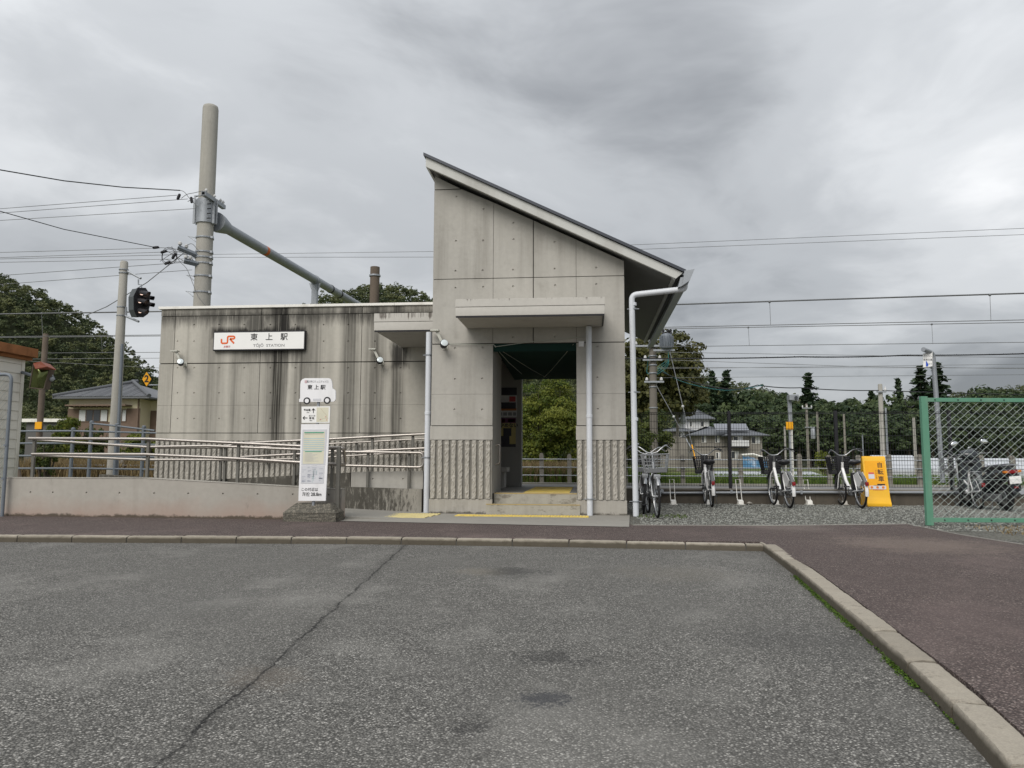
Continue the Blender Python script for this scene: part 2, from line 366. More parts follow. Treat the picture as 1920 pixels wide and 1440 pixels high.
concrete('low_wall_concrete', (0.105, 0.092, 0.075), 0.3, 0.6, 0.6, (0.035, 0.032, 0.027), 0.5)
m = concrete('canopy_concrete', (0.50, 0.485, 0.45), 0.08, 0.0, 0.05, (0.16, 0.14, 0.12), 0.1)
# drips running down from the top edge of the canopies
zz = m.t.nodes.new('ShaderNodeSeparateXYZ'); m.t.links.new(m.n('ShaderNodeNewGeometry', 0), zz.inputs[0])
dr = m.noise(1.0, m.pos((17, 17, 0.7)), 6.0, 0.75)
top = m.n('ShaderNodeMapRange', 0, Value=zz.outputs[2], From_Min=3.17, From_Max=3.33, To_Min=0.0, To_Max=0.36)
m.color(m.mix(m.math('MULTIPLY', m.gray(m.math('ADD', dr, top), 0.85, 0.96), 0.85), m.col, (0.075, 0.06, 0.05)))
m = concrete('ramp_concrete', (0.37, 0.35, 0.315), 0.14, 0.35, 0.18, (0.17, 0.155, 0.13), 0.25)
zz = m.t.nodes.new('ShaderNodeSeparateXYZ'); m.t.links.new(m.n('ShaderNodeNewGeometry', 0), zz.inputs[0])
red = m.n('ShaderNodeMapRange', 0, Value=m.math('ADD', zz.outputs[2], m.math('MULTIPLY', m.noise(2.2), 0.35)), From_Min=0.12, From_Max=0.48, To_Min=0.8, To_Max=0.0)
c = m.mix(red, m.col, (0.34, 0.235, 0.19))
# moss and dirt, plus contact shade painted into the foot of the wall
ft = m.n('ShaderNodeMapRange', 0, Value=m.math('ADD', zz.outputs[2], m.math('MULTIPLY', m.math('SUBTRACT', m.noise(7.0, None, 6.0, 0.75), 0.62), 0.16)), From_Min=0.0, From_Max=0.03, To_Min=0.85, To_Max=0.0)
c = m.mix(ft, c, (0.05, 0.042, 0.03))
sp2 = m.noise(1.0, m.pos((6, 6, 2.2), (2, 0, 4)), 6.0, 0.7)
m.color(m.mix(m.math('MULTIPLY', m.gray(sp2, 0.62, 0.74), 0.45), c, (0.16, 0.145, 0.12)))
m = concrete('mossy_concrete', (0.30, 0.285, 0.25), 0.15, 0.9, 0.55, (0.055, 0.05, 0.04), 0.3)
bk = m.noise(1.0, m.pos((22, 22, 5.0)), 7.0, 0.75); lx = m.t.nodes.new('ShaderNodeSeparateXYZ'); m.t.links.new(m.n('ShaderNodeNewGeometry', 0), lx.inputs[0])
lf = m.n('ShaderNodeMapRange', 0, Value=m.math('ADD', lx.outputs[0], m.math('MULTIPLY', m.noise(2.0), 0.9)), From_Min=-3.0, From_Max=-2.3, To_Min=0.32, To_Max=0.0)
m.color(m.mix(m.math('MULTIPLY', m.gray(m.math('ADD', bk, lf), 0.66, 0.80), 0.8), m.col, (0.035, 0.032, 0.026)))
# stained wall of the low wing: rain streaks at their own places along the wall
m = concrete('wing_concrete', (0.475, 0.455, 0.405), 0.12, 0.2, 0.12, (0.10, 0.095, 0.08), 0.18)
prof = [(0,.25),(112,.35),(182,0),(206,.02),(226,.34),(262,.14),(330,.28),(385,.5),(450,.38),(510,.2),(555,.5),(620,.28),(700,.42),(748,.26),(805,.62),(835,1),(872,.95),(905,.7),(928,.1),(952,.32),(1005,.55),(1130,.42),(1245,.12),(1305,.66),(1360,.6),(1405,.22),(1500,.75),(1585,.28),(1625,.72),(1668,.66),(1705,.14)]
sp = m.t.nodes.new('ShaderNodeSeparateXYZ'); m.t.links.new(m.n('ShaderNodeNewGeometry', 0), sp.inputs[0])
u = m.math('DIVIDE', m.math('ADD', sp.outputs[0], 8.86), 6.2)
u = m.math('ADD', u, m.math('MULTIPLY', m.math('SUBTRACT', m.noise(1.0, m.pos((7, 1, 0.9)), 3.0), 0.5), 0.022))
def um(q): return (((290+q/3.623)-300)*0.01119-8.75+8.86)/6.2
stops = [(min(1, max(0, um(a))), (b, b, b)) for a, b in prof]
pr = m.ramp(u, stops)
st = m.noise(1.0, m.pos((16, 16, 0.22)), 6.0, 0.65)
vert = m.noise(1.0, m.pos((1.6, 1, 0.5), (2, 0, 3)), 4.0)
k = m.math('MULTIPLY', m.math('MULTIPLY', m.math('SUBTRACT', pr, 0.14), 1.36, clamp=True), m.math('ADD', 0.50, m.math('MULTIPLY', m.gray(st, 0.30, 0.66), 0.80)))
k = m.math('MULTIPLY', k, m.math('ADD', 0.50, m.math('MULTIPLY', vert, 0.95)), clamp=True)
# grime collected above and below the sign board
def boxmask(x0, x1, z0, z1, soft):
    ax = m.math('MAXIMUM', m.math('SUBTRACT', x0, sp.outputs[0]), m.math('SUBTRACT', sp.outputs[0], x1))
    az = m.math('MAXIMUM', m.math('SUBTRACT', z0, sp.outputs[2]), m.math('SUBTRACT', sp.outputs[2], z1))
    d = m.math('MAXIMUM', ax, az)
    d = m.math('ADD', d, m.math('MULTIPLY', m.math('SUBTRACT', m.noise(1.0, m.pos((13, 13, 1.6)), 6.0, 0.7), 0.5), soft*2.6))
    return m.n('ShaderNodeMapRange', 0, Value=d, From_Min=-soft*0.3, From_Max=soft, To_Min=1.0, To_Max=0.0)
g1 = m.math('MULTIPLY', boxmask(-7.62, -5.70, 3.36, 3.50, 0.09), 0.95)
g2 = m.math('MULTIPLY', boxmask(-6.90, -6.55, 3.45, 3.85, 0.10), 0.75)
g3 = m.math('MULTIPLY', boxmask(-6.22, -6.02, 3.40, 3.80, 0.10), 0.9)
g4 = m.math('MULTIPLY', boxmask(-6.95, -5.75, 2.94, 3.12, 0.20), 0.6)
g5 = m.math('MULTIPLY', boxmask(-8.75, -2.6, 3.70, 3.85, 0.17), 0.72)
g6 = m.math('MULTIPLY', boxmask(-3.85, -3.62, 2.75, 3.10, 0.12), 0.85)
g = m.math('MAXIMUM', m.math('MAXIMUM', m.math('MAXIMUM', g1, g2), m.math('MAXIMUM', g3, g4)), m.math('MAXIMUM', g5, g6))
pale = m.math('MULTIPLY', m.gray(m.noise(1.0, m.pos((34, 34, 0.3), (5, 0, 0)), 3.0), 0.58, 0.66), 0.35)
c = m.mix(k, m.col, (0.036, 0.034, 0.029)); c = m.mix(g, c, (0.018, 0.017, 0.016)); c = m.mix(pale, c, (0.40, 0.385, 0.34))
m.color(c)
# ---- metals, plastics, paints
plain('stainless', (0.35, 0.325, 0.30), 0.40, 0.9, 0.06, 9)
plain('rail_post_steel', (0.16, 0.155, 0.14), 0.5, 0.5, 0.15, 9)
plain('galvanised', (0.30, 0.32, 0.345), 0.5, 0.45, 0.12, 14)
plain('grey_paint', (0.15, 0.17, 0.195), 0.5, 0.1, 0.12, 9)
plain('pvc_pipe', (0.585, 0.61, 0.65), 0.42, 0, 0.07, 5, 0.4, (0.40, 0.41, 0.43))
plain('white_coping', (0.74, 0.73, 0.69), 0.5, 0, 0.06, 4, 0.3, (0.45, 0.43, 0.38))
plain('fascia_white', (0.50, 0.505, 0.485), 0.6, 0, 0.07, 2.0, 0.3, (0.36, 0.355, 0.33))
plain('soffit_board', (0.20, 0.20, 0.195), 0.75, 0, 0.1, 3)
plain('roof_metal', (0.055, 0.06, 0.072), 0.45, 0.3, 0.15, 6)
plain('dark_metal', (0.022, 0.022, 0.026), 0.5, 0.2, 0.2, 8)
plain('black_wire', (0.02, 0.021, 0.024), 0.55, 0.1, 0.2, 8)
plain('grey_wire', (0.16, 0.165, 0.17), 0.5, 0.4, 0.15, 8)
plain('white_board', (0.78, 0.78, 0.80), 0.35, 0, 0.04, 4, 0.4, (0.62, 0.62, 0.62))
plain('sign_white', (0.80, 0.80, 0.79), 0.35, 0, 0.03, 4, 0.4)
plain('orange_print', (0.72, 0.13, 0.03), 0.5); plain('black_print', (0.018, 0.018, 0.02), 0.5); plain('grey_print', (0.27, 0.27, 0.28), 0.5)
plain('red_print', (0.55, 0.10, 0.09), 0.5); plain('green_print', (0.05, 0.30, 0.20), 0.5); plain('pale_blue_print', (0.42, 0.53, 0.55), 0.5); plain('blue_print', (0.03, 0.09, 0.50), 0.5)
plain('pink_print', (0.55, 0.40, 0.42), 0.5); plain('cream_paper', (0.62, 0.60, 0.48), 0.7); plain('grey_paper', (0.56, 0.57, 0.60), 0.6); plain('map_line', (0.46, 0.38, 0.28), 0.6); plain('fine_print', (0.36, 0.38, 0.44), 0.6)
plain('yellow_paint', (0.74, 0.41, 0.015), 0.45, 0, 0.06, 5, 0.4); plain('sign_yellow', (0.78, 0.36, 0.01), 0.45)
m = plain('tactile_yellow', (0.62, 0.47, 0.12), 0.7, 0, 0.2, 8, 0.2, (0.40, 0.34, 0.18))
m = plain('tactile_pale', (0.58, 0.50, 0.25), 0.7, 0, 0.2, 8, 0.2, (0.42, 0.38, 0.25))
plain('step_nosing', (0.42, 0.31, 0.12), 0.7, 0, 0.2, 8)
plain('green_paint', (0.105, 0.255, 0.175), 0.5, 0, 0.1, 8, 0.3, (0.17, 0.28, 0.21))
plain('mesh_wire', (0.40, 0.46, 0.44), 0.45, 0.3, 0.1, 8)
plain('rubber', (0.018, 0.018, 0.019), 0.75, 0, 0.2, 9); plain('bike_white', (0.78, 0.78, 0.78), 0.3, 0, 0.03, 5, 0.5); plain('bike_silver', (0.42, 0.43, 0.44), 0.32, 0.9, 0.06, 9)
plain('bike_black', (0.02, 0.02, 0.023), 0.4, 0, 0.2, 8, 0.4); plain('bike_grey', (0.13, 0.135, 0.14), 0.45, 0, 0.1, 8); plain('reflector_red', (0.22, 0.010, 0.014), 0.2, 0, 0.1, 8, 0.6); plain('amber', (0.6, 0.18, 0.02), 0.25, 0, 0.1, 8, 0.6)
plain('scooter_black', (0.022, 0.026, 0.031), 0.22, 0, 0.15, 5, 0.6); plain('mirror_glass', (0.8, 0.83, 0.85), 0.08, 0.95, 0.02, 4)
plain('rust_roof', (0.30, 0.13, 0.055), 0.8, 0, 0.35, 8, 0.2, (0.16, 0.07, 0.03)); plain('siding_white', (0.76, 0.735, 0.67), 0.6, 0, 0.06, 4, 0.3, (0.34, 0.31, 0.26))
plain('orange_plastic', (0.16, 0.045, 0.025), 0.5, 0, 0.15, 6); m = plain('convex_mirror', (0.11, 0.13, 0.05), 0.15, 0.8, 0.4, 3)
plain('old_wood', (0.13, 0.105, 0.085), 0.9, 0, 0.3, 3, 0.15, (0.06, 0.05, 0.04)); plain('signal_grey', (0.075, 0.085, 0.092), 0.5, 0.1, 0.12, 6)
m = NT('lit_lamp', 0.3); m.color((0.9, 0.75, 0.65)); m.b.inputs['Emission Color'].default_value = (1, 0.72, 0.58, 1); m.b.inputs['Emission Strength'].default_value = 0.9
plain('lamp_glass', (0.62, 0.68, 0.70), 0.1, 0.1, 0.05, 4, 0.6); plain('lamp_body', (0.48, 0.48, 0.43), 0.5, 0, 0.1, 5)
plain('net_green', (0.006, 0.028, 0.022), 0.9, 0, 0.25, 3); plain('rope', (0.38, 0.40, 0.36), 0.8)
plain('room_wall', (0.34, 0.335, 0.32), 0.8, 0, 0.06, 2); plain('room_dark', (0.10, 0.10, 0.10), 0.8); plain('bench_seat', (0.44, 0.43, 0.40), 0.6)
plain('floor_tile', (0.19, 0.185, 0.175), 0.6, 0, 0.15, 3); plain('poster_dark', (0.04, 0.04, 0.05), 0.4); plain('poster_white', (0.62, 0.62, 0.62), 0.4); plain('poster_red', (0.45, 0.05, 0.05), 0.4); plain('poster_purple', (0.14, 0.03, 0.09), 0.4); plain('poster_yellow', (0.50, 0.42, 0.16), 0.4); plain('poster_orange', (0.5, 0.2, 0.06), 0.4)
plain('roof_tile', (0.115, 0.12, 0.13), 0.5, 0, 0.14, 2.0, 0.4); plain('ridge_tile', (0.075, 0.08, 0.088), 0.5, 0, 0.15, 2.0, 0.4); plain('cream_plaster', (0.62, 0.555, 0.40), 0.85, 0, 0.05, 2); plain('brown_board', (0.15, 0.105, 0.08), 0.8, 0, 0.2, 3)
plain('dark_window', (0.03, 0.035, 0.04), 0.12, 0, 0.2, 1.0, 0.6); plain('pale_curtain', (0.55, 0.56, 0.57), 0.6); plain('beige_wall', (0.235, 0.22, 0.195), 0.85, 0, 0.07, 1.5); plain('blue_grey_roof', (0.10, 0.108, 0.12), 0.55, 0, 0.12, 1.2, 0.4); plain('tarp_blue', (0.05, 0.14, 0.24), 0.6, 0, 0.3, 2, 0.3, (0.45, 0.50, 0.55)); plain('plastic_film', (0.42, 0.44, 0.47), 0.4, 0, 0.12, 1.0, 0.5)
plain('solar_glass', (0.20, 0.21, 0.24), 0.25, 0.2, 0.15, 1.0, 0.5)
plain('insulator', (0.5, 0.5, 0.5), 0.3); plain('teal_cable', (0.03, 0.16, 0.17), 0.6); plain('steel_grey', (0.30, 0.32, 0.345), 0.5, 0.4, 0.12, 6); plain('orange_band', (0.55, 0.14, 0.04), 0.6, 0, 0.25, 10)
concrete('dark_pole', (0.15, 0.138, 0.12), 0.2, 0.5, 0.4, (0.07, 0.065, 0.055), 0.3)
# ---- plants
def leafmat(name, lo, hi, tr=0.25):
    m = NT(name, 0.6, 0, 0.25); a = m.n('ShaderNodeAttribute', 2, attribute_name='tint')
    c = m.mix(a, lo, hi); m.color(c)
    td = m.t.nodes.new('ShaderNodeBsdfTranslucent'); m.t.links.new(c, td.inputs[0])
    mx = m.t.nodes.new('ShaderNodeMixShader'); mx.inputs[0].default_value = tr
    o = m.t.nodes['Material Output']; m.t.links.new(m.b.outputs[0], mx.inputs[1]); m.t.links.new(td.outputs[0], mx.inputs[2]); m.t.links.new(mx.outputs[0], o.inputs['Surface'])
leafmat('forest_leaf', (0.017, 0.036, 0.016), (0.085, 0.115, 0.046)); leafmat('hill_leaf', (0.022, 0.042, 0.017), (0.155, 0.168, 0.070)); leafmat('cedar_leaf', (0.015, 0.034, 0.018), (0.060, 0.090, 0.042))
leafmat('autumn_leaf', (0.025, 0.034, 0.010), (0.115, 0.112, 0.036)); leafmat('bush_leaf', (0.045, 0.082, 0.012), (0.20, 0.215, 0.034), 0.35); leafmat('bush_dark_leaf', (0.03, 0.05, 0.012), (0.10, 0.12, 0.025), 0.3)
leafmat('grass_blade', (0.05, 0.10, 0.015), (0.16, 0.22, 0.045), 0.3); leafmat('dry_grass_blade', (0.14, 0.10, 0.05), (0.36, 0.28, 0.15), 0.3); leafmat('moss_tuft', (0.025, 0.055, 0.006), (0.085, 0.145, 0.014), 0.1)
plain('bark', (0.07, 0.058, 0.045), 0.95, 0, 0.3, 4)
# ================================================================== ground and paving
def sheet(name, mat, poly, z, thick=None):
    b = MB()
    if thick: b.prism(poly, z-thick, z, 'z')
    else: b.add([(x, y, z) for x, y in poly], [tuple(range(len(poly)))])
    return struct(b.build(name, mat))
b = MB(); S = 1500.0
ys = [-60, 18.9, 18.95, 21.6, 21.65, 60, 160, S]; zs = [-0.25, -0.25, -0.7, -0.7, 0.18, 0.15, 0.10, 0.0]
b.add([(x, y, z) for y, z in zip(ys, zs) for x in (-S, S)], [(2*i, 2*i+1, 2*i+3, 2*i+2) for i in range(len(ys)-1)])
struct(b.build('ground', 'field_ground'))
# kerb line (front edge, top) and the paving it separates
KF = [(-12.0, 8.02), (-6.61, 8.17), (-4.4, 8.36), (-2.43, 8.52), (-0.3, 8.52), (1.80, 8.40)]
KR = [(1.80, 8.40), (1.665, 6.6), (1.50, 4.9), (1.33, 3.26), (1.19, 2.43), (0.85, 0.4), (0.4, -2.2), (-0.1, -5.0)]
sheet('asphalt', 'asphalt', [(-12, -6)] + [(x, y) for x, y in reversed(KR)][0:0] + [(4, -6), (4, 9.2), (-12, 9.2)], ASZ)
def offs(line, d):
    out = []
    for i, (x, y) in enumerate(line):
        a = line[max(0, i-1)]; c = line[min(len(line)-1, i+1)]; tx, ty = c[0]-a[0], c[1]-a[1]; L = math.hypot(tx, ty)
        out.append((x-ty/L*d, y+tx/L*d))
    return out
KW = 0.125
KFo = offs(KF, KW); KRo = offs(KR, KW)
corner = (KRo[1][0]+0.01+0.03, KFo[-2][1]-0.02)
KFo[-1] = corner; KRo[0] = corner
walk = [KFo[0]] + KFo[1:-1] + [corner] + KRo[1:] + [(12, -5), (12, 9.4)]
gE = [(*G(1187, 985)[:2],), (*G(1450, 986)[:2],), (*G(1700, 983)[:2],), (*G(1800, 1003)[:2],), (*G(1920, 1022)[:2],)]
walk += [(gE[4][0]+2.2, gE[4][1]-1.0), gE[4], gE[3], gE[2], gE[1], gE[0], (0.5, 11.2), (-14, 11.2), (-14, KFo[0][1])]
sheet('pavement', 'red_asphalt', walk, 0.0, 0.2)
gravel_poly = [(0.35, 10.2), gE[0], gE[1], gE[2], gE[3], gE[4], (gE[4][0]+2.2, gE[4][1]-1.0), (16, 8.0), (16, 16.5), (0.35, 16.5)]
sheet('gravel_yard', 'gravel_bed', gravel_poly, -0.008)
ap = [G(648, 972), G(900, 981), G(1187, 989), G(1170, 968)]
sheet('apron', 'apron_concrete', [(-3.62, 10.72), (-2.0, 10.55), (0.50, 10.30), (0.62, 12.55), (0.62, 12.7), (-2.6, 12.7), (-2.6, 13.0), (-9.5, 13.0), (-9.5, 11.02), (-3.62, 11.02)], 0.006)
# thin concrete edging between pavement and gravel
b = MB()
b.prism([(x, y) for x, y in gE] + [(x+0.02, y+0.07) for x, y in reversed(gE)], -0.05, 0.006, 'z')
struct(b.build('edging_strip', 'apron_concrete'))
# kerb stones
kerb = MB()
kerb.prism([(x, y) for x, y in offs(KF, 0.01)] + [(x, y) for x, y in reversed(offs(KF, KW-0.01))], -0.2, -0.03, 'z'); kerb.prism(offs(KR, 0.012) + list(reversed(offs(KR, KW-0.012))), -0.2, -0.035, 'z')
kerb_o = struct(kerb.build('kerb', 'core_concrete'))
def along(line, s):
    for (a, c) in zip(line, line[1:]):
        L = math.hypot(c[0]-a[0], c[1]-a[1])
        if s <= L: t = s/L; return Vector((a[0]+(c[0]-a[0])*t, a[1]+(c[1]-a[1])*t, 0)), math.atan2(c[1]-a[1], c[0]-a[0])
        s -= L
    return Vector((*line[-1], 0)), math.atan2(line[-1][1]-line[-2][1], line[-1][0]-line[-2][0])
def length(line): return sum(math.hypot(c[0]-a[0], c[1]-a[1]) for a, c in zip(line, line[1:]))
def kerb_mesh(seed):
    r = random.Random(seed); b = MB(); nx = 22
    prof = [(0, -.2), (0, -.09), (.001, -.035), (.002, -.012), (.007, -.003), (.020, .0), (KW*.5, .001), (KW-.020, .0), (KW-.007, -.003), (KW-.001, -.012), (KW, -.2)]; n = len(prof)
    for i in range(nx+1):
        e = .004 if i in (0, nx) else 0; chip = r.random() < .16
        for k, (y, z) in enumerate(prof):
            jy, jz = r.uniform(-.0016, .0016), r.uniform(-.0014, .0010)
            if k in (3, 4, 5) and chip: jz -= r.uniform(.002, .009); jy += r.uniform(.001, .006)
            if k in (0, n-1): jy = jz = 0
            b.v.append((-.5+i/nx+(e/.6 if i == 0 else (-e/.6 if i == nx else 0))*(1 if 3 <= k <= 9 else 0)*.5, y+jy, z+jz-(e if 3 <= k <= 9 else 0)))
    for i in range(nx):
        for k in range(n-1): q = i*n+k; b.f.append((q, q+1, q+n+1, q+n)); b.m.append(0)
    b.f += [tuple(range(n)), tuple(nx*n+k for k in range(n))]; b.m += [0, 0]; return b
kerb_protos = []; kerb_count = 0
def kerb_stones(line, step, end_trim):
    global kerb_count
    L = length(line) - end_trim; s = 0.0
    while s < L - 0.15:
        e2 = min(s+step, L); a, _ = along(line, s); c, _ = along(line, e2); mid = (a+c)/2; ang = math.atan2(c.y-a.y, c.x-a.x); ln = (c-a).length-0.011
        if len(kerb_protos) < 5: o = kerb_mesh(40+len(kerb_protos)).build('kerb_stone', 'kerb_stone', kerb_o, smooth=38); kerb_protos.append(o)
        else: o = inst(kerb_protos[kerb_count*3 % 5], kerb_o)
        kerb_count += 1
        o.location = (mid.x, mid.y, rng.uniform(-0.004, 0.005)); o.rotation_euler = (rng.uniform(-.012, .012), rng.uniform(-.003, .003), ang+rng.uniform(-.004, .004)); o.scale = (ln, 1, 1)
        s = e2
kerb_stones(KF, 0.62, 0.0)
kerb_stones([(KR[0][0]-0.005, KR[0][1]-0.005)] + KR[1:], 0.60, 0.0)
cs = MB().cbox(KF[-1][0]+0.004, corner[0], KF[-1][1]-0.002, corner[1], -0.2, 0.001, 0.009).build('kerb_stone', 'kerb_stone', kerb_o, smooth=40)
# ================================================================== platform behind the station
sheet('platform', 'floor_tile', [(-30, 16.62), (26, 16.62), (26, 18.9), (-30, 18.9)], 0.30, 1.0)
b = MB().box(-40, 45, 21.45, 21.75, -0.7, 0.27); struct(b.build('track_retaining_kerb', 'apron_concrete'))

# ================================================================== station building
YT, YW = 12.5, 14.8
XL, XR, OL, OR_, ZJ1, ZJ2, ZB = -2.61, 0.57, -1.59, -0.214, 3.89, 2.79, 1.43
FLOOR = 0.33
st = thing('station_building', 'grey concrete station building with a steep lean-to roof and low stained wing', 'station', (XL, YT, 0))
def part(b, name, mat, parent=st, smooth=None, label=None):
    o = b.build(name, mat, None, smooth); o.parent = parent
    if parent is not None and parent.type == 'EMPTY': o.matrix_parent_inverse = Matrix.Translation(-Vector(parent.location))
    if label: o['label'] = label
    return o
def root_loc(p):
    v = Vector((0,0,0))
    while p is not None: v += p.location; p = p.parent
    return v
ROOF_A, ROOF_SL = (-2.70, 5.742), -0.4885
def roof_z(x): return ROOF_A[1] + (x-ROOF_A[0])*ROOF_SL
def panel(poly, holes, y0, depth=0.03, r=0.019):
    bm = bmesh.new(); edges = []
    def loop(pts):
        vs = [bm.verts.new((x, y0, z)) for x, z in pts]
        es = [bm.edges.new((vs[i], vs[(i+1) % len(vs)])) for i in range(len(vs))]; return vs, es
    ov, oe = loop(poly); hl = []; edges += oe
    def inside(x, z):
        c = False; n = len(poly)
        for i in range(n):
            (x1, z1), (x2, z2) = poly[i], poly[(i+1) % n]
            if (z1 > z) != (z2 > z) and x < (x2-x1)*(z-z1)/(z2-z1)+x1: c = not c
        return c
    for hx, hz in holes:
        if all(inside(hx+dx*0.05, hz+dz*0.05) for dx in (-1, 1) for dz in (-1, 1)):
            hv, he = loop([(hx+r*math.cos(k*math.pi/4), hz+r*math.sin(k*math.pi/4)) for k in range(8)]); hl.append((hv, hx, hz)); edges += he
    bmesh.ops.triangle_fill(bm, use_beauty=True, use_dissolve=False, edges=edges)
    for f in list(bm.faces):       # remove any fill inside a hole
        c = f.calc_center_median()
        if any((c.x-hx)**2+(c.z-hz)**2 < (r*0.9)**2 for _, hx, hz in hl): bm.faces.remove(f)
    bk = [bm.verts.new((q.co.x, y0+depth, q.co.z)) for q in ov]; n = len(ov)
    for i in range(n): bm.faces.new((ov[i], ov[(i+1) % n], bk[(i+1) % n], bk[i]))
    for hv, hx, hz in hl:
        iv = [bm.verts.new((hx+(q.co.x-hx)*0.62, y0+0.016, hz+(q.co.z-hz)*0.62)) for q in hv]
        for i in range(8): bm.faces.new((hv[i], hv[(i+1) % 8], iv[(i+1) % 8], iv[i]))
        bm.faces.new(iv)
    for f in bm.faces: f.normal_update()
    b = MB(); b.bm(bm); return b
def rect(x0, x1, z0, z1): return [(x0, z0), (x1, z0), (x1, z1), (x0, z1)]
# cores
core = MB()
core.box(XL+.004, OL-.004, YT+.03, YT+.28, 0, ZJ2); core.box(OR_+.004, XR-.004, YT+.03, YT+.28, 0, ZJ2)
core.prism([(XL+.004, ZJ2), (XR-.004, ZJ2), (XR-.004, roof_z(XR)-.01), (XL+.004, roof_z(XL)-.01)], YT+.03, YT+.28, 'y')
part(core, 'wall_core', 'core_concrete')
side = MB(); side.prism([(XR-.25, FLOOR-.33), (XR, FLOOR-.33), (XR, roof_z(XR)-.005), (XR-.25, roof_z(XR-.25)-.005)], YT+.28, 16.2, 'y')
side.prism([(XL, 0), (XL+.25, 0), (XL+.25, roof_z(XL+.25)-.005), (XL, roof_z(XL)-.005)], YT+.28, 18.4, 'y')
part(side, 'side_wall', 'tower_concrete')
rear = MB(); XB = P(978, 800, 16.2).x
rear.box(XL+.25, XB, 16.2, 16.42, 0, 3.9); rear.box(XB, XR-.25, 16.2, 16.42, 2.72, 3.9)
part(rear, 'rear_wall', 'room_wall')
jamb = MB(); jamb.box(OL-.26, OL, YT+.034, 13.75, FLOOR, ZJ2-.002)
jamb.box(OR_, OR_+.2, YT+.034, 16.2, 0, ZJ2-.002); part(jamb, 'inner_wall', 'room_wall')
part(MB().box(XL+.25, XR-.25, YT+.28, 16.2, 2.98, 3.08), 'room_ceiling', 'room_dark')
xv = [P(925, 470, YT).x, P(1000, 470, YT).x, P(1080, 470, YT).x]; xc = [XL] + xv + [XR]; gap = [0.003, 0.008, 0.003]
ztop = P(817, 356, YT).z
def cells():
    for i in range(4):
        x0 = xc[i] + (gap[i-1]/1 if i > 0 else 0); x1 = xc[i+1] - (gap[i] if i < 3 else 0); yield x0, x1
def pxh(lst, Y): return [(P(a, c, Y).x, P(a, c, Y).z) for a, c in lst]
H_up = pxh([(856, 369), (907, 392), (963, 418), (963, 449), (855, 452), (906, 451), (1040, 454), (854, 508), (905, 507), (962, 506), (1040, 504), (1118, 502), (854, 540), (906, 538), (962, 537), (1041, 535), (1118, 533)], YT)
H_lo = pxh([(853, 653), (905, 652), (853, 711), (904, 710), (852, 768), (904, 768), (1120, 650), (1120, 708), (1121, 767), (962, 632), (1041, 631)], YT)
for x0, x1 in cells():
    zt0, zt1 = roof_z(x0)-.012, roof_z(x1)-.012
    if x0 < xc[1]-.5:
        xk = ROOF_A[0] + (ztop-ROOF_A[1]-0.0)/ROOF_SL
        if xk > x1: xk = x1
        part(panel([(x0, ZJ1+.006), (x1, ZJ1+.006), (x1, zt1), (xk-.05, ztop-.008), (x0, ztop-.008)], H_up, YT), 'panel', 'tower_concrete')
        part(panel([(x0, ztop+.008), (xk-.08, ztop+.008), (x0, zt0)], [], YT), 'panel', 'tower_concrete')
    else: part(panel([(x0, ZJ1+.006), (x1, ZJ1+.006), (x1, zt1), (x0, zt0)], H_up, YT), 'panel', 'tower_concrete')
    part(panel(rect(x0, x1, ZJ2+.008, ZJ1-.006), H_up + H_lo, YT), 'panel', 'tower_concrete')
ZF = P(900, 739, YT).z
for x0, x1 in ((XL, OL), (OR_, XR)):
    part(panel(rect(x0, x1, ZB+.008, ZF-.0015), H_lo, YT), 'panel', 'tower_concrete')
    part(panel(rect(x0, x1, ZF+.0015, ZJ2-.008), H_lo, YT), 'panel', 'tower_concrete')
    part(MB().cbox(x0-.012, x1+.008, YT-.02, YT+.03, 1.20, ZB-.006, .006), 'band', 'tower_concrete')
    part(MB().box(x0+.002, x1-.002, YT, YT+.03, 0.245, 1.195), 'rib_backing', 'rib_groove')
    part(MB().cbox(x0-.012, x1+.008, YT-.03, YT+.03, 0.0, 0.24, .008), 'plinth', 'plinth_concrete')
# rough split-face ribs
def rib_proto(seed, h, w=0.068, d=0.044):
    r = random.Random(seed); nz = 30; vs = []; fs = []
    cols = ((-.5, 0), (-.5, .82), (-.22, 1), (.05, 1), (.28, 1), (.5, .84), (.5, 0)); nx = len(cols)-1
    for j in range(nz+1):
        for u, k in cols: vs.append((u*w + (r.uniform(-.003, .003) if k else 0), -(d*k + (r.uniform(-.010, .008) if k else 0)), j/nz*h))
    for j in range(nz):
        for i in range(nx): a = j*(nx+1)+i; fs.append((a, a+1, a+nx+2, a+nx+1))
    fs += [tuple(range(nx+1)), tuple(nz*(nx+1)+i for i in range(nx+1))]
    return MB().add(vs, fs)
ribs_t = [rib_proto(s, 0.945) for s in (1, 2, 3)]; rib_mesh = {}
def put_rib(k, x, y, z, key, parent):
    if (key, k) not in rib_mesh:
        pr = rib_proto(k*7+1, key); o = pr.build('rib', 'rib_concrete', parent); rib_mesh[(key, k)] = o
    else: o = inst(rib_mesh[(key, k)], parent)
    o.location = Vector((x, y, z)) - root_loc(parent); return o
for x0, x1, n in ((XL, OL, 9), (OR_, XR, 7)):
    for i in range(n): put_rib(i % 3, x0 + (i+.42)*(x1-x0)/n, YT-.002, 0.247, 0.945, st)
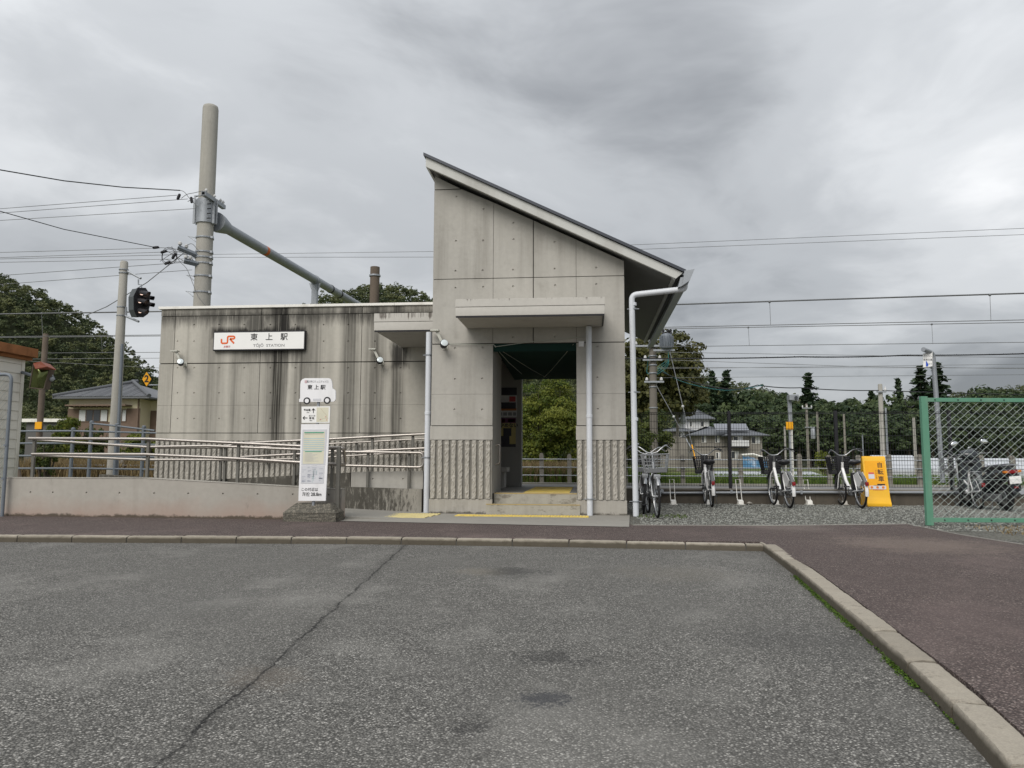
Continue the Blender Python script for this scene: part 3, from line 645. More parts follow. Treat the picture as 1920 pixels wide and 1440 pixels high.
# lean-to roof
rf = MB(); rf.prism([(-2.70, 5.742), (1.37, 3.754), (1.485, 3.845), (-2.70, 5.905)], 12.2, 12.26, 'y'); roof = part(rf, 'roof', 'fascia_white')
e2 = MB(); e2.prism([(-2.66, 5.775), (1.36, 3.81), (1.46, 3.845), (-2.66, 5.88)], 12.262, 19.0, 'y'); part(e2, 'soffit', 'soffit_board', roof)
e2 = MB(); e2.prism([(-2.702, 5.742), (-2.66, 5.722), (-2.66, 5.885), (-2.702, 5.9)], 12.262, 19.0, 'y'); part(e2, 'edge_board', 'fascia_white', roof)
e2 = MB(); e2.prism([(1.372, 3.756), (1.33, 3.776), (1.33, 3.815), (1.372, 3.80)], 12.262, 19.0, 'y'); part(e2, 'edge_board', 'fascia_white', roof)
e2 = MB(); e2.prism([(-2.735, 5.922), (1.53, 3.835), (1.53, 3.885), (-2.735, 5.972)], 12.16, 19.05, 'y'); part(e2, 'roof_sheet', 'roof_metal', roof)
# eave gutter and its outlet
g = MB(); g.prism([(1.47, 3.80), (1.545, 3.80), (1.545, 3.78), (1.60, 3.78), (1.66, 3.885), (1.635, 3.885), (1.585, 3.80), (1.49, 3.82)], 12.14, 18.95, 'y'); g.prism([(1.46, 3.62), (1.58, 3.70), (1.655, 3.88), (1.50, 3.86)], 12.12, 12.135, 'y')
g.prism([(1.40, 3.60), (1.56, 3.66), (1.60, 3.775), (1.44, 3.76)], 12.16, 18.9, 'y'); part(g, 'gutter', 'galvanised', roof, label='grey metal box gutter along the low eave')
def bend(pts, r=0.05, n=5):
    pts = [Vector(p) for p in pts]; out = [pts[0]]
    for a, p, c in zip(pts, pts[1:], pts[2:]):
        d1 = (a-p).normalized(); d2 = (c-p).normalized(); k = min(r, (a-p).length*.45, (c-p).length*.45)
        s, e = p+d1*k, p+d2*k
        for i in range(n+1):
            t = i/n; out.append(s*(1-t)**2 + p*2*t*(1-t) + e*t*t)
    out.append(pts[-1]); return out
def downpipe(pts, r, brackets, wally, label, sockets=()):
    b = MB().tube(bend(pts, 0.09), r, 14); o = part(b, 'downpipe', 'pvc_pipe', st, 50, label)
    x, y = pts[-1][0], pts[-1][1]
    for z in sockets: part(MB().lathe([(r+.001, z), (r+.006, z+.004), (r+.006, z+.05), (r+.001, z+.054)], 14, Matrix.Translation((x, y, 0))), 'pipe_socket', 'pvc_pipe', o, 50)
    for z in brackets:
        q = MB().lathe([(r+.002, z), (r+.008, z), (r+.008, z+.022), (r+.002, z+.022)], 14, Matrix.Translation((x, y, 0))); q.box(x-.012, x+.012, y, wally, z+.004, z+.018)
        q.box(x-.10, x+.09, y-.006, y+.006, z+.006, z+.016); part(q, 'pipe_bracket', 'galvanised', o)
downpipe([P(1284, 530, 12.28), P(1284, 542, 12.28), P(1184.5, 553, 12.38), (0.71, 12.39, 0.0)], 0.047, (0.22, 1.95, 3.30), 12.5, 'pale grey downpipe from the eave gutter', (1.5, 3.36))
xp = P(1105, 800, 12.38).x
downpipe([(xp, 12.38, 3.03), (xp, 12.38, 0.0)], 0.047, (0.25, ), 12.47, 'pale grey downpipe under the front canopy', (1.55,))
xp2 = P(801, 800, 12.62).x
downpipe([(xp2, 12.66, 3.02), (xp2, 12.66, 0.0)], 0.05, (0.9, 2.62), 12.72, 'pale grey downpipe beside the ramp', (1.62,))
# canopies
def canopy(x0, x1, y0, y1, zb, zm, zt, label):
    c = MB(); c.cbox(x0, x1, y0, y1, zb+.012, zm-.003, .006); o = part(c, 'canopy', 'canopy_concrete', st, 40, label)
    part(MB().cbox(x0-.004, x1+.004, y0-.004, y1, zm+.003, zt, .005), 'canopy_parapet', 'canopy_concrete', o)
    part(MB().box(x0+.03, x1-.03, y0+.03, y1-.02, zb, zb+.03), 'canopy_soffit', 'tower_concrete', o)
    part(MB().box(x0+.006, x1-.006, y0+.008, y0+.03, zb-.012, zb+.012).box(x1-.03, x1-.006, y0+.03, y1-.1, zb-.012, zb+.012), 'drip_edge', 'dark_metal', o)
canopy(-2.035, 0.228, 11.44, 12.497, 3.045, 3.193, 3.315, 'front concrete canopy over the doorway')
canopy(-3.71, XL-.006, 12.85, 14.797, 3.085, 3.245, 3.395, 'concrete canopy over the ramp landing')
# steps and floor
part(MB().cbox(OL-.09, OR_+.05, 12.44, 12.78, 0.0, 0.164, .008), 'step', 'step_concrete')
part(MB().cbox(OL+.004, OR_-.004, 12.74, 13.10, 0.0, FLOOR, .008), 'step', 'step_concrete')
part(MB().box(OL-.088, OR_+.048, 12.436, 12.47, 0.158, 0.168), 'step_nosing', 'step_nosing'); part(MB().box(OL+.006, OR_-.006, 12.736, 12.775, FLOOR-.008, FLOOR+.004), 'step_nosing', 'step_nosing')
part(MB().box(XL+.25, XR-.25, 13.08, 16.62, 0.0, FLOOR-.002), 'floor_slab', 'floor_tile')
for i in range(22):      # raised guide strip, ribbed yellow tiles running to the platform
    part(MB().box(-1.12, -0.35, 13.02+i*.26, 13.12+i*.26, FLOOR-.004, FLOOR+.006), 'guide_tile', 'tactile_yellow') if i < 12 else None
# wing
part(MB().box(-8.745, XL+.02, YW+.03, 16.5, 0.0, 3.90), 'wing_core', 'core_concrete')
wc = [-8.75, P(327, 640, YW).x, P(489, 640, YW).x, P(678, 640, YW).x, XL]
H_w = pxh([(x, y) for y in (609, 640, 690, 737, 785) for x in (333, 364, 411, 458, 507, 554, 607, 653, 703, 751)], YW)
ZW1, ZW2, ZW3, ZWF = 2.81, 1.395, 3.79, P(400, 760, YW).z
for i in range(4):
    x0 = wc[i]+(.006 if i else 0); x1 = wc[i+1]-(.006 if i < 3 else 0)
    part(panel(rect(x0, x1, ZW1+.010, ZW3-.008), H_w, YW), 'panel', 'wing_concrete')
    part(panel(rect(x0, x1, ZWF+.0015, ZW1-.010), H_w, YW), 'panel', 'wing_concrete'); part(panel(rect(x0, x1, ZW2+.008, ZWF-.0015), H_w, YW), 'panel', 'wing_concrete')
    part(MB().cbox(x0, x1, YW-.012, YW+.03, ZW3, 3.925, .005), 'parapet', 'wing_concrete')
part(MB().box(-8.75, XL, YW, YW+.03, 1.245, ZW2-.006), 'band', 'wing_concrete')
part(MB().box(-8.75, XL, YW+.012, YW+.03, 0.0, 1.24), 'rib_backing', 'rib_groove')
for i in range(55): put_rib(i % 3, -8.70 + i*0.1105, YW+.012, 0.20, 1.04, st)
for a, c in ((-8.80, -6.11), (-6.105, -3.86), (-3.855, XL-.004)): part(MB().cbox(a, c, YW-.05, 16.6, 3.932, 3.985, .006), 'coping', 'white_coping')
# wall lamps: floodlight head on a bent arm
def wall_lamp(px, py, Y, lab):
    c = P(px, py, Y); t = thing('wall_lamp', lab, 'wall lamp', (c.x, Y, c.z), 'bent-arm floodlights on the concrete walls')
    a = MB(); a.box(-.045, .045, -.012, 0.0, -.05, .05); a.box(-.02, .02, -.05, -.01, -.02, .02); a.build('mount', 'lamp_body', t)
    MB().box(-.03, .03, -.16, -.045, -.035, .005).build('arm_plate', 'lamp_body', t)
    M = Matrix.Translation((.01, -.14, -.02)) @ Matrix.Rotation(R(-27), 4, 'Y')
    MB().cbox(-.022, .022, -.02, .02, -.02, .29, .004, M).build('arm', 'lamp_body', t)
    MB().cbox(-.22, -.08, -.20, -.08, .235, .262, .004).build('lamp_shade', 'lamp_body', t)
    M3 = Matrix.Translation((.015, -.20, .01)) @ Matrix.Rotation(R(65), 4, 'X') @ Matrix.Rotation(R(20), 4, 'Y')
    h = MB().lathe([(.03, -.09), (.055, -.05), (.068, .03), (.066, .04)], 16, M3).build('lamp_head', 'dark_metal', t, 40)
    MB().lathe([(.060, .041), (.058, .050), (.03, .056)], 16, M3).build('lens', 'lamp_glass', h, 40)
    return t
for px, py, Y, lab in ((347, 683, YW, 'pale bent-arm floodlight on the wing wall below the station sign'), (716, 680, YW, 'pale bent-arm floodlight on the wing wall under the ramp canopy'), (835, 650, YT, 'pale bent-arm floodlight on the tower wall beside the doorway')): wall_lamp(px, py, Y, lab)
# ------------------------------------------------------------------ station name board
a, c = P(402, 624, YW-.08), P(569.5, 653.5, YW-.08); sx0, sx1, sz0, sz1 = a.x, c.x, c.z, a.z
sg = thing('station_sign', 'long white station name board with orange letters and black characters', 'sign', ((sx0+sx1)/2, YW, sz0))
def sp_(b, name, mat, label=None, smooth=None, par=sg): return part(b, name, mat, par, smooth, label)
sp_(MB().cbox(sx0-.02, sx1+.02, YW-.075, YW, sz0-.025, sz1+.025, .006), 'frame', 'dark_metal')
sp_(MB().box(sx0, sx1, YW-.081, YW-.074, sz0, sz1), 'board', 'sign_white')
W, Hh = sx1-sx0, sz1-sz0
def sxp(u): return sx0 + u*W
def szp(v): return sz1 - v*Hh
def lettering(body, u, v, size, mat, bold=0.0, sx=1.0): 
    o = text_mesh(body, size, mat, 'lettering', sg, face_at(sxp(u), YW-.0835, szp(v)), bold, sx); o.matrix_parent_inverse = Matrix.Translation(-Vector(sg.location)); return o
for ch, u in (('東', .447), ('上', .615), ('駅', .78)): lettering(ch, u, .315, .155, 'black_print', .0016)
lettering('TŌJŌ  STATION', .615, .80, .076, 'grey_print', .0008, 1.22)
lettering('JR東海', .15, .845, .048, 'red_print', .0004)
# the linked J R mark: one bent band for the J, one for the R
def band(pts, w): 
    b = MB(); n = len(pts)
    L = []; Rr = []
    for i, (x, z) in enumerate(pts):
        ax, az = pts[max(0, i-1)]; bx, bz = pts[min(n-1, i+1)]; tx, tz = bx-ax, bz-az; l = math.hypot(tx, tz); L.append((x-tz/l*w, z+tx/l*w)); Rr.append((x+tz/l*w, z-tx/l*w))
    vs = [(x, YW-.0835, z) for x, z in L+Rr]; return b.add(vs, [(i, i+1, n+i+1, n+i) for i in range(n-1)])
def uv(l): return [(sxp(u), szp(v)) for u, v in l]
def arc(u0, v0, ru, rv, a0, a1, n=8): return [(u0+ru*math.cos(R(a0+(a1-a0)*i/n)), v0+rv*math.sin(R(a0+(a1-a0)*i/n))) for i in range(n+1)]
w = .017
sp_(band(uv([(.084, .37), (.084, .55)] + arc(.100, .55, .016, .085, 180, 90, 5) + [(.128, .635)] + arc(.136, .55, .016, .085, 90, 0, 5) + [(.152, .35)] + arc(.166, .30, .014, .075, 180, 270, 5) + [(.214, .225)] + arc(.214, .30, .016, .075, -90, 90, 8) + [(.176, .375)]), w), 'emblem', 'orange_print', 'orange linked JR mark')
sp_(band(uv([(.178, .38), (.226, .65)]), w*1.05), 'emblem', 'orange_print')
# ------------------------------------------------------------------ bird net in the doorway, posters, bench, handrail
nt = thing('bird_net', 'dark green bird net stretched under the doorway ceiling', 'net', (-0.9, 12.6, 2.75))
b = MB(); nx, ny = 14, 20
for j in range(ny+1):
    for i in range(nx+1):
        x = OL + (OR_-OL)*i/nx; y = 12.56 + (16.15-12.56)*j/ny; sag = 0.05*math.sin(math.pi*i/nx)*math.sin(math.pi*j/ny)*3
        b.v.append((x, y, 2.77 - 0.19*j/ny - sag*0.4 + rng.uniform(-.006, .006)))
for j in range(ny):
    for i in range(nx): q = j*(nx+1)+i; b.f.append((q, q+1, q+nx+2, q+nx+1)); b.m.append(0)
part(b, 'net', 'net_green', nt, 60)
part(MB().box(OL, OR_, 12.54, 12.56, 2.66, 2.785), 'net_edge', 'net_green', nt)
for p, q in (((OL+.03, 12.50, 2.74), (OR_-.35, 15.8, 2.40)), ((OR_-.05, 12.50, 2.76), (OL+.45, 15.8, 2.38)), ((OL+.03, 12.5, 2.74), (OL+.35, 14.0, 2.45))): part(MB().tube([p, (Vector(p)+Vector(q))/2+Vector((0, 0, -.03)), q], .0045, 5), 'rope', 'rope', nt)
part(MB().tube([P(843, 645, 12.47), P(925, 646, 12.47), P(930, 650, 12.47), P(1000, 640, 12.47), P(1092, 632, 12.47), P(1108, 628, 12.44)], .006, 5), 'rope', 'rope', nt)
part(MB().box(P(1085, 643, 12.47).x, P(1095, 650, 12.47).x, 12.46, 12.49, P(1085, 650, 12.47).z, P(1085, 640, 12.47).z), 'tag', 'white_board', nt)
def poster(px0, px1, py0, py1, blocks, lab, base):
    a, c = P(px0, py0, 16.19), P(px1, py1, 16.19); t = thing('poster', lab, 'poster', ((a.x+c.x)/2, 16.19, c.z))
    part(MB().box(a.x, c.x, 16.185, 16.198, c.z, a.z), 'sheet', base, t)
    for u0, u1, v0, v1, mt in blocks: part(MB().box(a.x+(c.x-a.x)*u0, a.x+(c.x-a.x)*u1, 16.181, 16.186, a.z+(c.z-a.z)*v1, a.z+(c.z-a.z)*v0), 'printed_field', mt, t)
    return t, a, c
t, a, c = poster(934, 969, 727, 782, [(0, 1, 0, .26, 'poster_dark'), (.05, .95, .5, .72, 'poster_dark'), (.6, .93, .3, .48, 'poster_red'), (0, .98, .70, .78, 'poster_orange'), (.02, .22, .84, .95, 'grey_print'), (.28, .48, .84, .95, 'grey_print'), (.54, .74, .84, .95, 'grey_print'), (.8, .96, .84, .95, 'grey_print')], 'upper waiting-room poster with a dark headline and car picture', 'poster_white')
t, a, c = poster(934, 967, 784, 838, [(0, 1, 0, .17, 'poster_purple'), (.1, .4, .03, .14, 'poster_red'), (.55, .95, .03, .14, 'poster_red'), (.15, .65, .62, .9, 'poster_dark'), (0, 1, .9, 1, 'poster_dark'), (.3, .75, .35, .62, 'poster_dark')], 'lower waiting-room poster with a purple headline and dark figure', 'poster_yellow')
q = text_mesh('やめない', .10, 'poster_dark', 'lettering', t, face_at((a.x+c.x)/2+.04, 16.18, a.z+(c.z-a.z)*.26), .003); q.matrix_parent_inverse = Matrix.Translation(-Vector(t.location))
bn = thing('waiting_bench', 'pale bench end inside the station waiting room', 'bench', (-1.6, 15.6, FLOOR))
a = P(954, 876, 15.6); part(MB().cbox(a.x-1.2, a.x, 15.2, 15.75, a.z-.09, a.z, .012), 'seat', 'bench_seat', bn); part(MB().cbox(a.x-.9, a.x-.06, 15.3, 15.7, FLOOR-.002, a.z-.085, .01), 'base', 'bench_seat', bn)
hr = thing('grab_rail', 'short vertical steel grab rail inside the doorway', 'handrail', (OL, 13.0, FLOOR+.5))
part(MB().tube(bend([(OL, 12.95, 1.12), (OL+.07, 12.95, 1.14), (OL+.07, 12.95, .82), (OL, 12.95, .80)], .04), .014, 8), 'bar', 'stainless', hr, 50)
# ================================================================== access ramp
rp = thing('access_ramp', 'switchback concrete access ramp with low walls beside the station', 'ramp', (-6, 11, 0))
hx = [P(x, 925, 10.95).x for x in (57, 99, 162, 224, 289, 353, 418, 483, 549, 616)]
fwp = [(-8.9, 0), (-3.585, 0), (-3.585, .435), (-6.62, .578), (-8.9, .572)]
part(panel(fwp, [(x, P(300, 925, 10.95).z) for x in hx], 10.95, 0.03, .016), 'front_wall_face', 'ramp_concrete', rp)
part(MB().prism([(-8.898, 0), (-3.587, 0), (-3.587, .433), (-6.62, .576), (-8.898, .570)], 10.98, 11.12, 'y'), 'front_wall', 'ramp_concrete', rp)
# moss and dirt line on the wall top is its own thin cap
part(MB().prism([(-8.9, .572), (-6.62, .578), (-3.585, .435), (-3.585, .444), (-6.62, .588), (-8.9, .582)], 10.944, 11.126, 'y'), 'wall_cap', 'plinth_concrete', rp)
part(MB().prism([(-8.5, 0), (-2.79, 0), (-2.79, P(792, 917, 12.7).z), (-4.1, P(648, 913, 12.7).z), (-6.0, P(460, 906, 12.7).z), (-8.5, .60)], 12.68, 12.80, 'y'), 'middle_wall', 'mossy_concrete', rp)
part(MB().prism([(-7.4, 0), (-4.05, 0), (-4.05, P(680, 886, 12.9).z), (-7.4, .47)], 12.803, 12.98, 'y'), 'parapet_wall', 'mossy_concrete', rp)
part(panel([(-4.04, 0.3), (-2.80, 0.3), (-2.80, P(795, 883, 12.85).z), (-4.04, P(690, 885, 12.85).z)], [(P(x, 898, 12.85).x, P(x, 898, 12.85).z) for x in (700, 757)], 12.81, .12, .018), 'parapet_wall', 'tower_concrete', rp)
part(MB().prism([(-3.0, 0.0), (-2.8, .006), (-8.3, .25), (-8.9, .25), (-8.9, 0)], 11.122, 12.678, 'y'), 'ramp_slab', 'apron_concrete', rp)
part(MB().prism([(-8.9, 0), (-2.63, 0), (-2.63, .33), (-3.7, .33), (-8.3, .25), (-8.9, .25)], 12.985, 14.80, 'y'), 'ramp_slab', 'apron_concrete', rp)
def rails(name, label, Y, runs, posts, r=.0235, loops=(), hooks=()):
    t = thing(name, label, 'handrail', (P(*posts[0][:1], posts[0][2], Y).x if posts else P(*runs[0][0], Y).x, Y, 0), 'stainless handrails of the access ramp')
    for run in runs: part(MB().tube([P(x, y, Y) for x, y in run], r, 10), 'rail', 'stainless', t, 60)
    for px, y0, y1 in posts:
        a, c = P(px, y0, Y+.03), P(px, y1, Y+.03); part(MB().cbox(a.x-.021, a.x+.021, Y+.026, Y+.068, c.z-.03, a.z, .004), 'post', 'rail_post_steel', t)
        for run in runs:
            xs = sorted(run)
            for (xa, ya), (xb, yb) in zip(xs, xs[1:]):
                if xa <= px <= xb:
                    yy = ya+(yb-ya)*(px-xa)/max(1e-6, xb-xa); q = P(px, yy, Y)
                    if abs(yy-y0) > 6: part(MB().tube(bend([(q.x, Y+.03, q.z-.06), (q.x+.005, Y-.005, q.z-.06), (q.x+.01, Y, q.z-.015)], .03, 3), .006, 5), 'rail_bracket', 'stainless', t)
    for lp in loops: part(MB().tube(bend([P(x, y, yy) for x, y, yy in lp], .09, 6), r, 10), 'rail_return', 'stainless', t, 60)
    return t
rails('handrail', 'front stainless handrail standing on the outer ramp wall behind the bus stop', 11.03,
      [[(54, 822), (276, 823), (447, 831), (563, 836.5), (636, 840)], [(60, 851.5), (274, 852), (447, 860), (563, 867), (638, 870.5)]],
      [(64, 820, 898), (278, 820, 899), (447, 828, 906), (623, 838, 918)],
      loops=[[(634, 840, 11.03), (644, 840, 11.03), (648, 872, 11.25), (636, 871, 11.03)]])
rails('handrail', 'middle stainless handrail with a rounded end beside the downpipe', 12.70,
      [[(70, 825), (274, 838), (389, 836), (563, 843), (641, 847), (775, 849)], [(70, 854), (274, 862), (420, 862), (563, 868), (650, 873), (775, 876)]],
      [(414, 836, 901), (422, 836, 901), (552, 846, 908), (690, 848, 914), (767, 849, 918)],
      loops=[[(773, 849, 12.70), (794, 849, 12.70), (794, 876, 12.70), (773, 876, 12.70)]])
rails('handrail', 'inner stainless handrail rising along the upper ramp to the canopy', 13.02,
      [[(296, 839.5), (413, 839), (448, 831), (560, 826), (618, 823.5), (698, 819), (774, 815), (806, 813.5)], [(296, 862), (413, 862), (451, 857), (548, 852), (618, 850), (701, 845), (808, 840)]],
      [(560, 824, 900), (698, 816, 884), (774, 812, 884)])
rails('handrail', 'wall-side stainless handrail close to the ribbed wing wall', 14.66,
      [[(450, 840), (618, 832), (698, 828), (808, 822)], [(450, 864), (618, 857), (698, 852), (808, 847)]], [(500, 836, 868), (668, 828, 862), (750, 824, 858)], .017)
gp_ = thing('guard_post', 'tall square steel post standing on the ground beside the bus stop', 'post', (*G(632, 976)[:2], 0))
q = G(632, 976); part(MB().cbox(q.x-.028, q.x+.028, q.y-.028, q.y+.028, 0, P(632, 838, q.y).z, .005), 'shaft', 'rail_post_steel', gp_)
part(MB().tube([(q.x, q.y+.028, P(632, 842, q.y).z), (q.x+.02, 11.01, P(634, 842, 11.0).z)], .015, 8), 'stay', 'stainless', gp_); part(MB().tube([(q.x, q.y+.028, P(632, 871, q.y).z), (q.x+.02, 11.01, P(634, 871, 11.0).z)], .015, 8), 'stay', 'stainless', gp_)

# ================================================================== bus stop
YB = 10.62
bs = thing('bus_stop_sign', 'white bus-shaped bus stop sign with timetable board on a concrete foot', 'bus stop', (-3.87, YB, 0))
def bp(b, name, mat, label=None, smooth=None): return part(b, name, mat, bs, smooth, label)
def zpt(u, v): return P(540+u/9.6, 690+v/9.6, YB)
def poly(pts, y0, y1): return MB().prism([(p.x, p.z) for p in pts], y0, y1, 'y')
bus = [(205, 612), (203, 562), (222, 550), (226, 300), (236, 240), (262, 205), (310, 185), (735, 183), (775, 200), (792, 240), (802, 300), (806, 372), (840, 386), (862, 415), (862, 550), (850, 590), (825, 606), (780, 608)]
bp(poly([zpt(*q) for q in bus], YB-.012, YB+.012), 'bus_plate', 'white_board')
for u, v in ((348, 592), (712, 585)):
    c = zpt(u, v); r = 66/9.6*YB/FPX
    bp(MB().lathe([(r, 0), (r, .006)], 28, Matrix.Translation((c.x, YB-.0185, c.z)) @ Matrix.Rotation(R(-90), 4, 'X')), 'wheel', 'black_print')
    bp(MB().lathe([(r*.6, 0), (r*.6, .006)], 24, Matrix.Translation((c.x, YB-.0215, c.z)) @ Matrix.Rotation(R(-90), 4, 'X')), 'wheel_hub', 'white_board')
def btext(body, u, v, size, mat, bold=0.0, sx=1.0, tilt=0.8):
    c = zpt(u, v); o = text_mesh(body, size, mat, 'lettering', bs, face_at(c.x, YB-.015, c.z) @ Matrix.Rotation(R(-tilt), 4, 'Z'), bold, sx); o.matrix_parent_inverse = Matrix.Translation(-Vector(bs.location)); return o
btext('東 上 駅', 518, 352, .072, 'black_print', .0007, 1.05)
btext('豊川市コミュニティバス', 540, 248, .036, 'grey_print', .0, .82); c = zpt(328, 248); bp(MB().box(c.x-.018, c.x+.018, YB-.014, YB-.0125, c.z-.02, c.z+.02), 'printed_mark', 'pink_print')
c = zpt(528, 572); bp(MB().box(c.x-.06, c.x+.06, YB-.014, YB-.0125, c.z-.016, c.z+.016), 'sticker', 'grey_paper'); 
q0, q1 = zpt(540, 600), P(586, 950, YB); bp(MB().tube([(q0.x, YB+.03, q0.z+.1), (q1.x, YB+.03, q1.z)], .022, 10), 'pole', 'galvanised', None, 50)
dp = [P(566, 762.4, YB), P(619.4, 761.9, YB), P(618.3, 792.6, YB), P(566, 793, YB)]; bp(poly(dp, YB-.010, YB+.008), 'direction_plate', 'sign_white')
bd = [P(565.3, 795.5, YB), P(618.3, 794.9, YB), P(611, 939, YB), P(560, 939, YB)]; bp(poly(bd, YB-.012, YB+.010), 'timetable_board', 'white_board')
def quad(cs, u0, u1, v0, v1, y, d=.0012):
    def pt(u, v): t = cs[0]*(1-u)+cs[1]*u; bb = cs[3]*(1-u)+cs[2]*u; return t*(1-v)+bb*v
    a = [pt(u0, v0), pt(u1, v0), pt(u1, v1), pt(u0, v1)]; return MB().prism([(p.x, p.z) for p in a], y-d, y, 'y')
# direction plate print: two arrows, names, small map
btext('牛の滝', 350, 758, .033, 'black_print', .0008); btext('1.5km', 362, 800, .017, 'black_print', .0002); btext('わくぐり', 440, 862, .024, 'black_print', .0004); btext('神 社', 432, 905, .034, 'black_print', .0008); btext('700m', 418, 945, .017, 'black_print', .0002)
def arrow(u, v, du, dv):
    L = 40; a = zpt(u-du*L, v-dv*L); c = zpt(u+du*L, v+dv*L); b = MB(); d = (c-a).normalized(); n = Vector((-d.z, 0, d.x))
    def bar(p, q, w): 
        t = (q-p).normalized(); m_ = Vector((-t.z, 0, t.x))*w; vs = [p+m_, q+m_, q-m_, p-m_]; b.add([(x.x, YB-.0125, x.z) for x in vs], [(0, 1, 2, 3)])
    bar(a, c, .0055); bar(c, c-d*.026+n*.024, .005); bar(c, c-d*.026-n*.024, .005); return b
bp(arrow(463, 772, 0, -1), 'arrow', 'black_print'); bp(arrow(315, 900, -1, 0), 'arrow', 'black_print')
bp(quad(dp, .53, .95, .06, .95, YB-.0102), 'map_field', 'cream_paper')
def line(pts, w, y, mat, name='map_line'):
    for p, q in zip(pts, pts[1:]):
        a, c = zpt(*p), zpt(*q); t = (c-a).normalized(); m_ = Vector((-t.z, 0, t.x))*w; bp(MB().add([(x.x, y, x.z) for x in (a+m_, c+m_, c-m_, a-m_)], [(0, 1, 2, 3)]), name, mat)
line([(600, 735), (640, 790), (700, 850), (690, 880), (720, 905)], .002, YB-.0122, 'map_line'); line([(560, 940), (640, 910), (735, 905)], .0016, YB-.0122, 'map_line'); line([(540, 760), (545, 900), (600, 960)], .001, YB-.0122, 'fine_print')
for u, v in ((590, 928), (682, 880), (700, 935)): c = zpt(u, v); bp(MB().box(c.x-.005, c.x+.005, YB-.0126, YB-.0122, c.z-.006, c.z+.006), 'map_mark', 'red_print')
# timetable print
Yp = YB-.0125
bp(quad(bd, .06, .92, .07, .535, Yp, .004), 'notice_case', 'grey_paper'); bp(quad(bd, .11, .86, .10, .52, Yp-.004), 'notice_sheet', 'cream_paper')
bp(quad(bd, .13, .83, .105, .118, Yp-.0055), 'printed_bar', 'green_print'); bp(quad(bd, .15, .80, .128, .131, Yp-.0055), 'printed_bar', 'black_print')
for i in range(7): bp(quad(bd, .12, .84, .185+i*.026, .196+i*.026, Yp-.0055), 'printed_bar', 'pale_blue_print')
bp(quad(bd, .18, .78, .356, .366, Yp-.0055), 'printed_bar', 'green_print')
for i in range(8): bp(quad(bd, .18, .45+.25*((i*37) % 10)/10, .385+i*.014, .388+i*.014, Yp-.0055), 'printed_line', 'fine_print')
bp(quad(bd, .06, .90, .545, .775, Yp, .003), 'map_sheet', 'grey_paper')
rr = random.Random(3)
for i in range(34):
    u0 = rr.choice((.10, .30, .30, .72)); v0 = .565+rr.random()*.19; bp(quad(bd, u0, u0+rr.uniform(.06, .15), v0, v0+.0045, Yp-.0035), 'printed_line', 'fine_print')
for i in range(8):
    u0 = .46+rr.random()*.16; v0 = .56+rr.random()*.12; bp(quad(bd, u0, u0+.012, v0, v0+rr.uniform(.03, .10), Yp-.0035), 'printed_line', 'pale_blue_print')
for i in range(7): v0 = .57+i*.022; bp(quad(bd, .46, .46+rr.uniform(.1, .2), v0, v0+.004, Yp-.0035), 'printed_line', 'fine_print')
def btext2(body, px, py, size, mat, bold, sx=1.0):
    c = P(px, py, YB); o = text_mesh(body, size, mat, 'lettering', bs, face_at(c.x, YB-.0145, c.z), bold, sx); o.matrix_parent_inverse = Matrix.Translation(-Vector(bs.location))
btext2('この付近は', 581, 918, .050, 'black_print', .0003); btext2('海抜', 574.5, 927, .058, 'black_print', .0006); btext2('28.8m', 593.5, 927, .066, 'black_print', .0012, .95)
f = MB(); ax, bx_ = P(531, 970, 10.57).x, P(630, 970, 10.57).x; tx0, tx1 = P(553, 946, 10.62).x, P(617, 946, 10.62).x
y0, y1 = 10.56, 10.92; zt = P(585, 944, 10.6).z
def ring(x0, x1, ya, yb, z): return [(x0, ya, z), (x1, ya, z), (x1, yb, z), (x0, yb, z)]
bm = bmesh.new(); rs = [[bm.verts.new(q) for q in ring(*a)] for a in ((ax, bx_, y0, y1, 0), (ax, bx_, y0, y1, .125), (tx0, tx1, y0+.09, y1-.09, zt))]
for a, c in zip(rs, rs[1:]):
    for i in range(4): bm.faces.new((a[i], a[(i+1) % 4], c[(i+1) % 4], c[i]))
bm.faces.new(rs[2]); bmesh.ops.subdivide_edges(bm, edges=bm.edges[:], cuts=6, use_grid_fill=True)
for q in bm.verts:
    if q.co.z > .005: q.co += Vector((rng.uniform(-1, 1), rng.uniform(-1, 1), rng.uniform(-1, 1)))*.004
bp(MB().bm(bm), 'concrete_foot', 'foot_concrete')

# ================================================================== tactile paving
def tactile(name, label, x0, y0, nx, ny, s, mat, shear=0.0):
    t = thing(name, label, 'tactile paving', (x0, y0, 0.006)); pr = None
    for j in range(ny):
        for i in range(nx):
            if pr is None:
                b = MB().cbox(.002, s-.002, .002, s-.002, -.004, .009, .002)
                for a in range(6):
                    for c in range(6): b.lathe([(.013, .008), (.009, .0135)], 6, Matrix.Translation(((a+.5)*s/6, (c+.5)*s/6, 0)))
                pr = b.build('tile', mat, t); o = pr
            else: o = inst(pr, t)
            o.location = (i*s+shear*j*s, j*s, rng.uniform(0, .0015)); o.rotation_euler = (0, 0, rng.uniform(-.004, .004))
    return t
a = G(1104, 968.5); tactile('tactile_strip', 'yellow tactile tile strip in front of the entrance steps', a.x-7*.295, 11.88, 7, 1, .295, 'tactile_yellow')
a = G(815, 964); tactile('tactile_patch', 'pale yellow tactile tile patch at the foot of the ramp', -3.34, 11.42, 3, 3, .295, 'tactile_pale', .12)

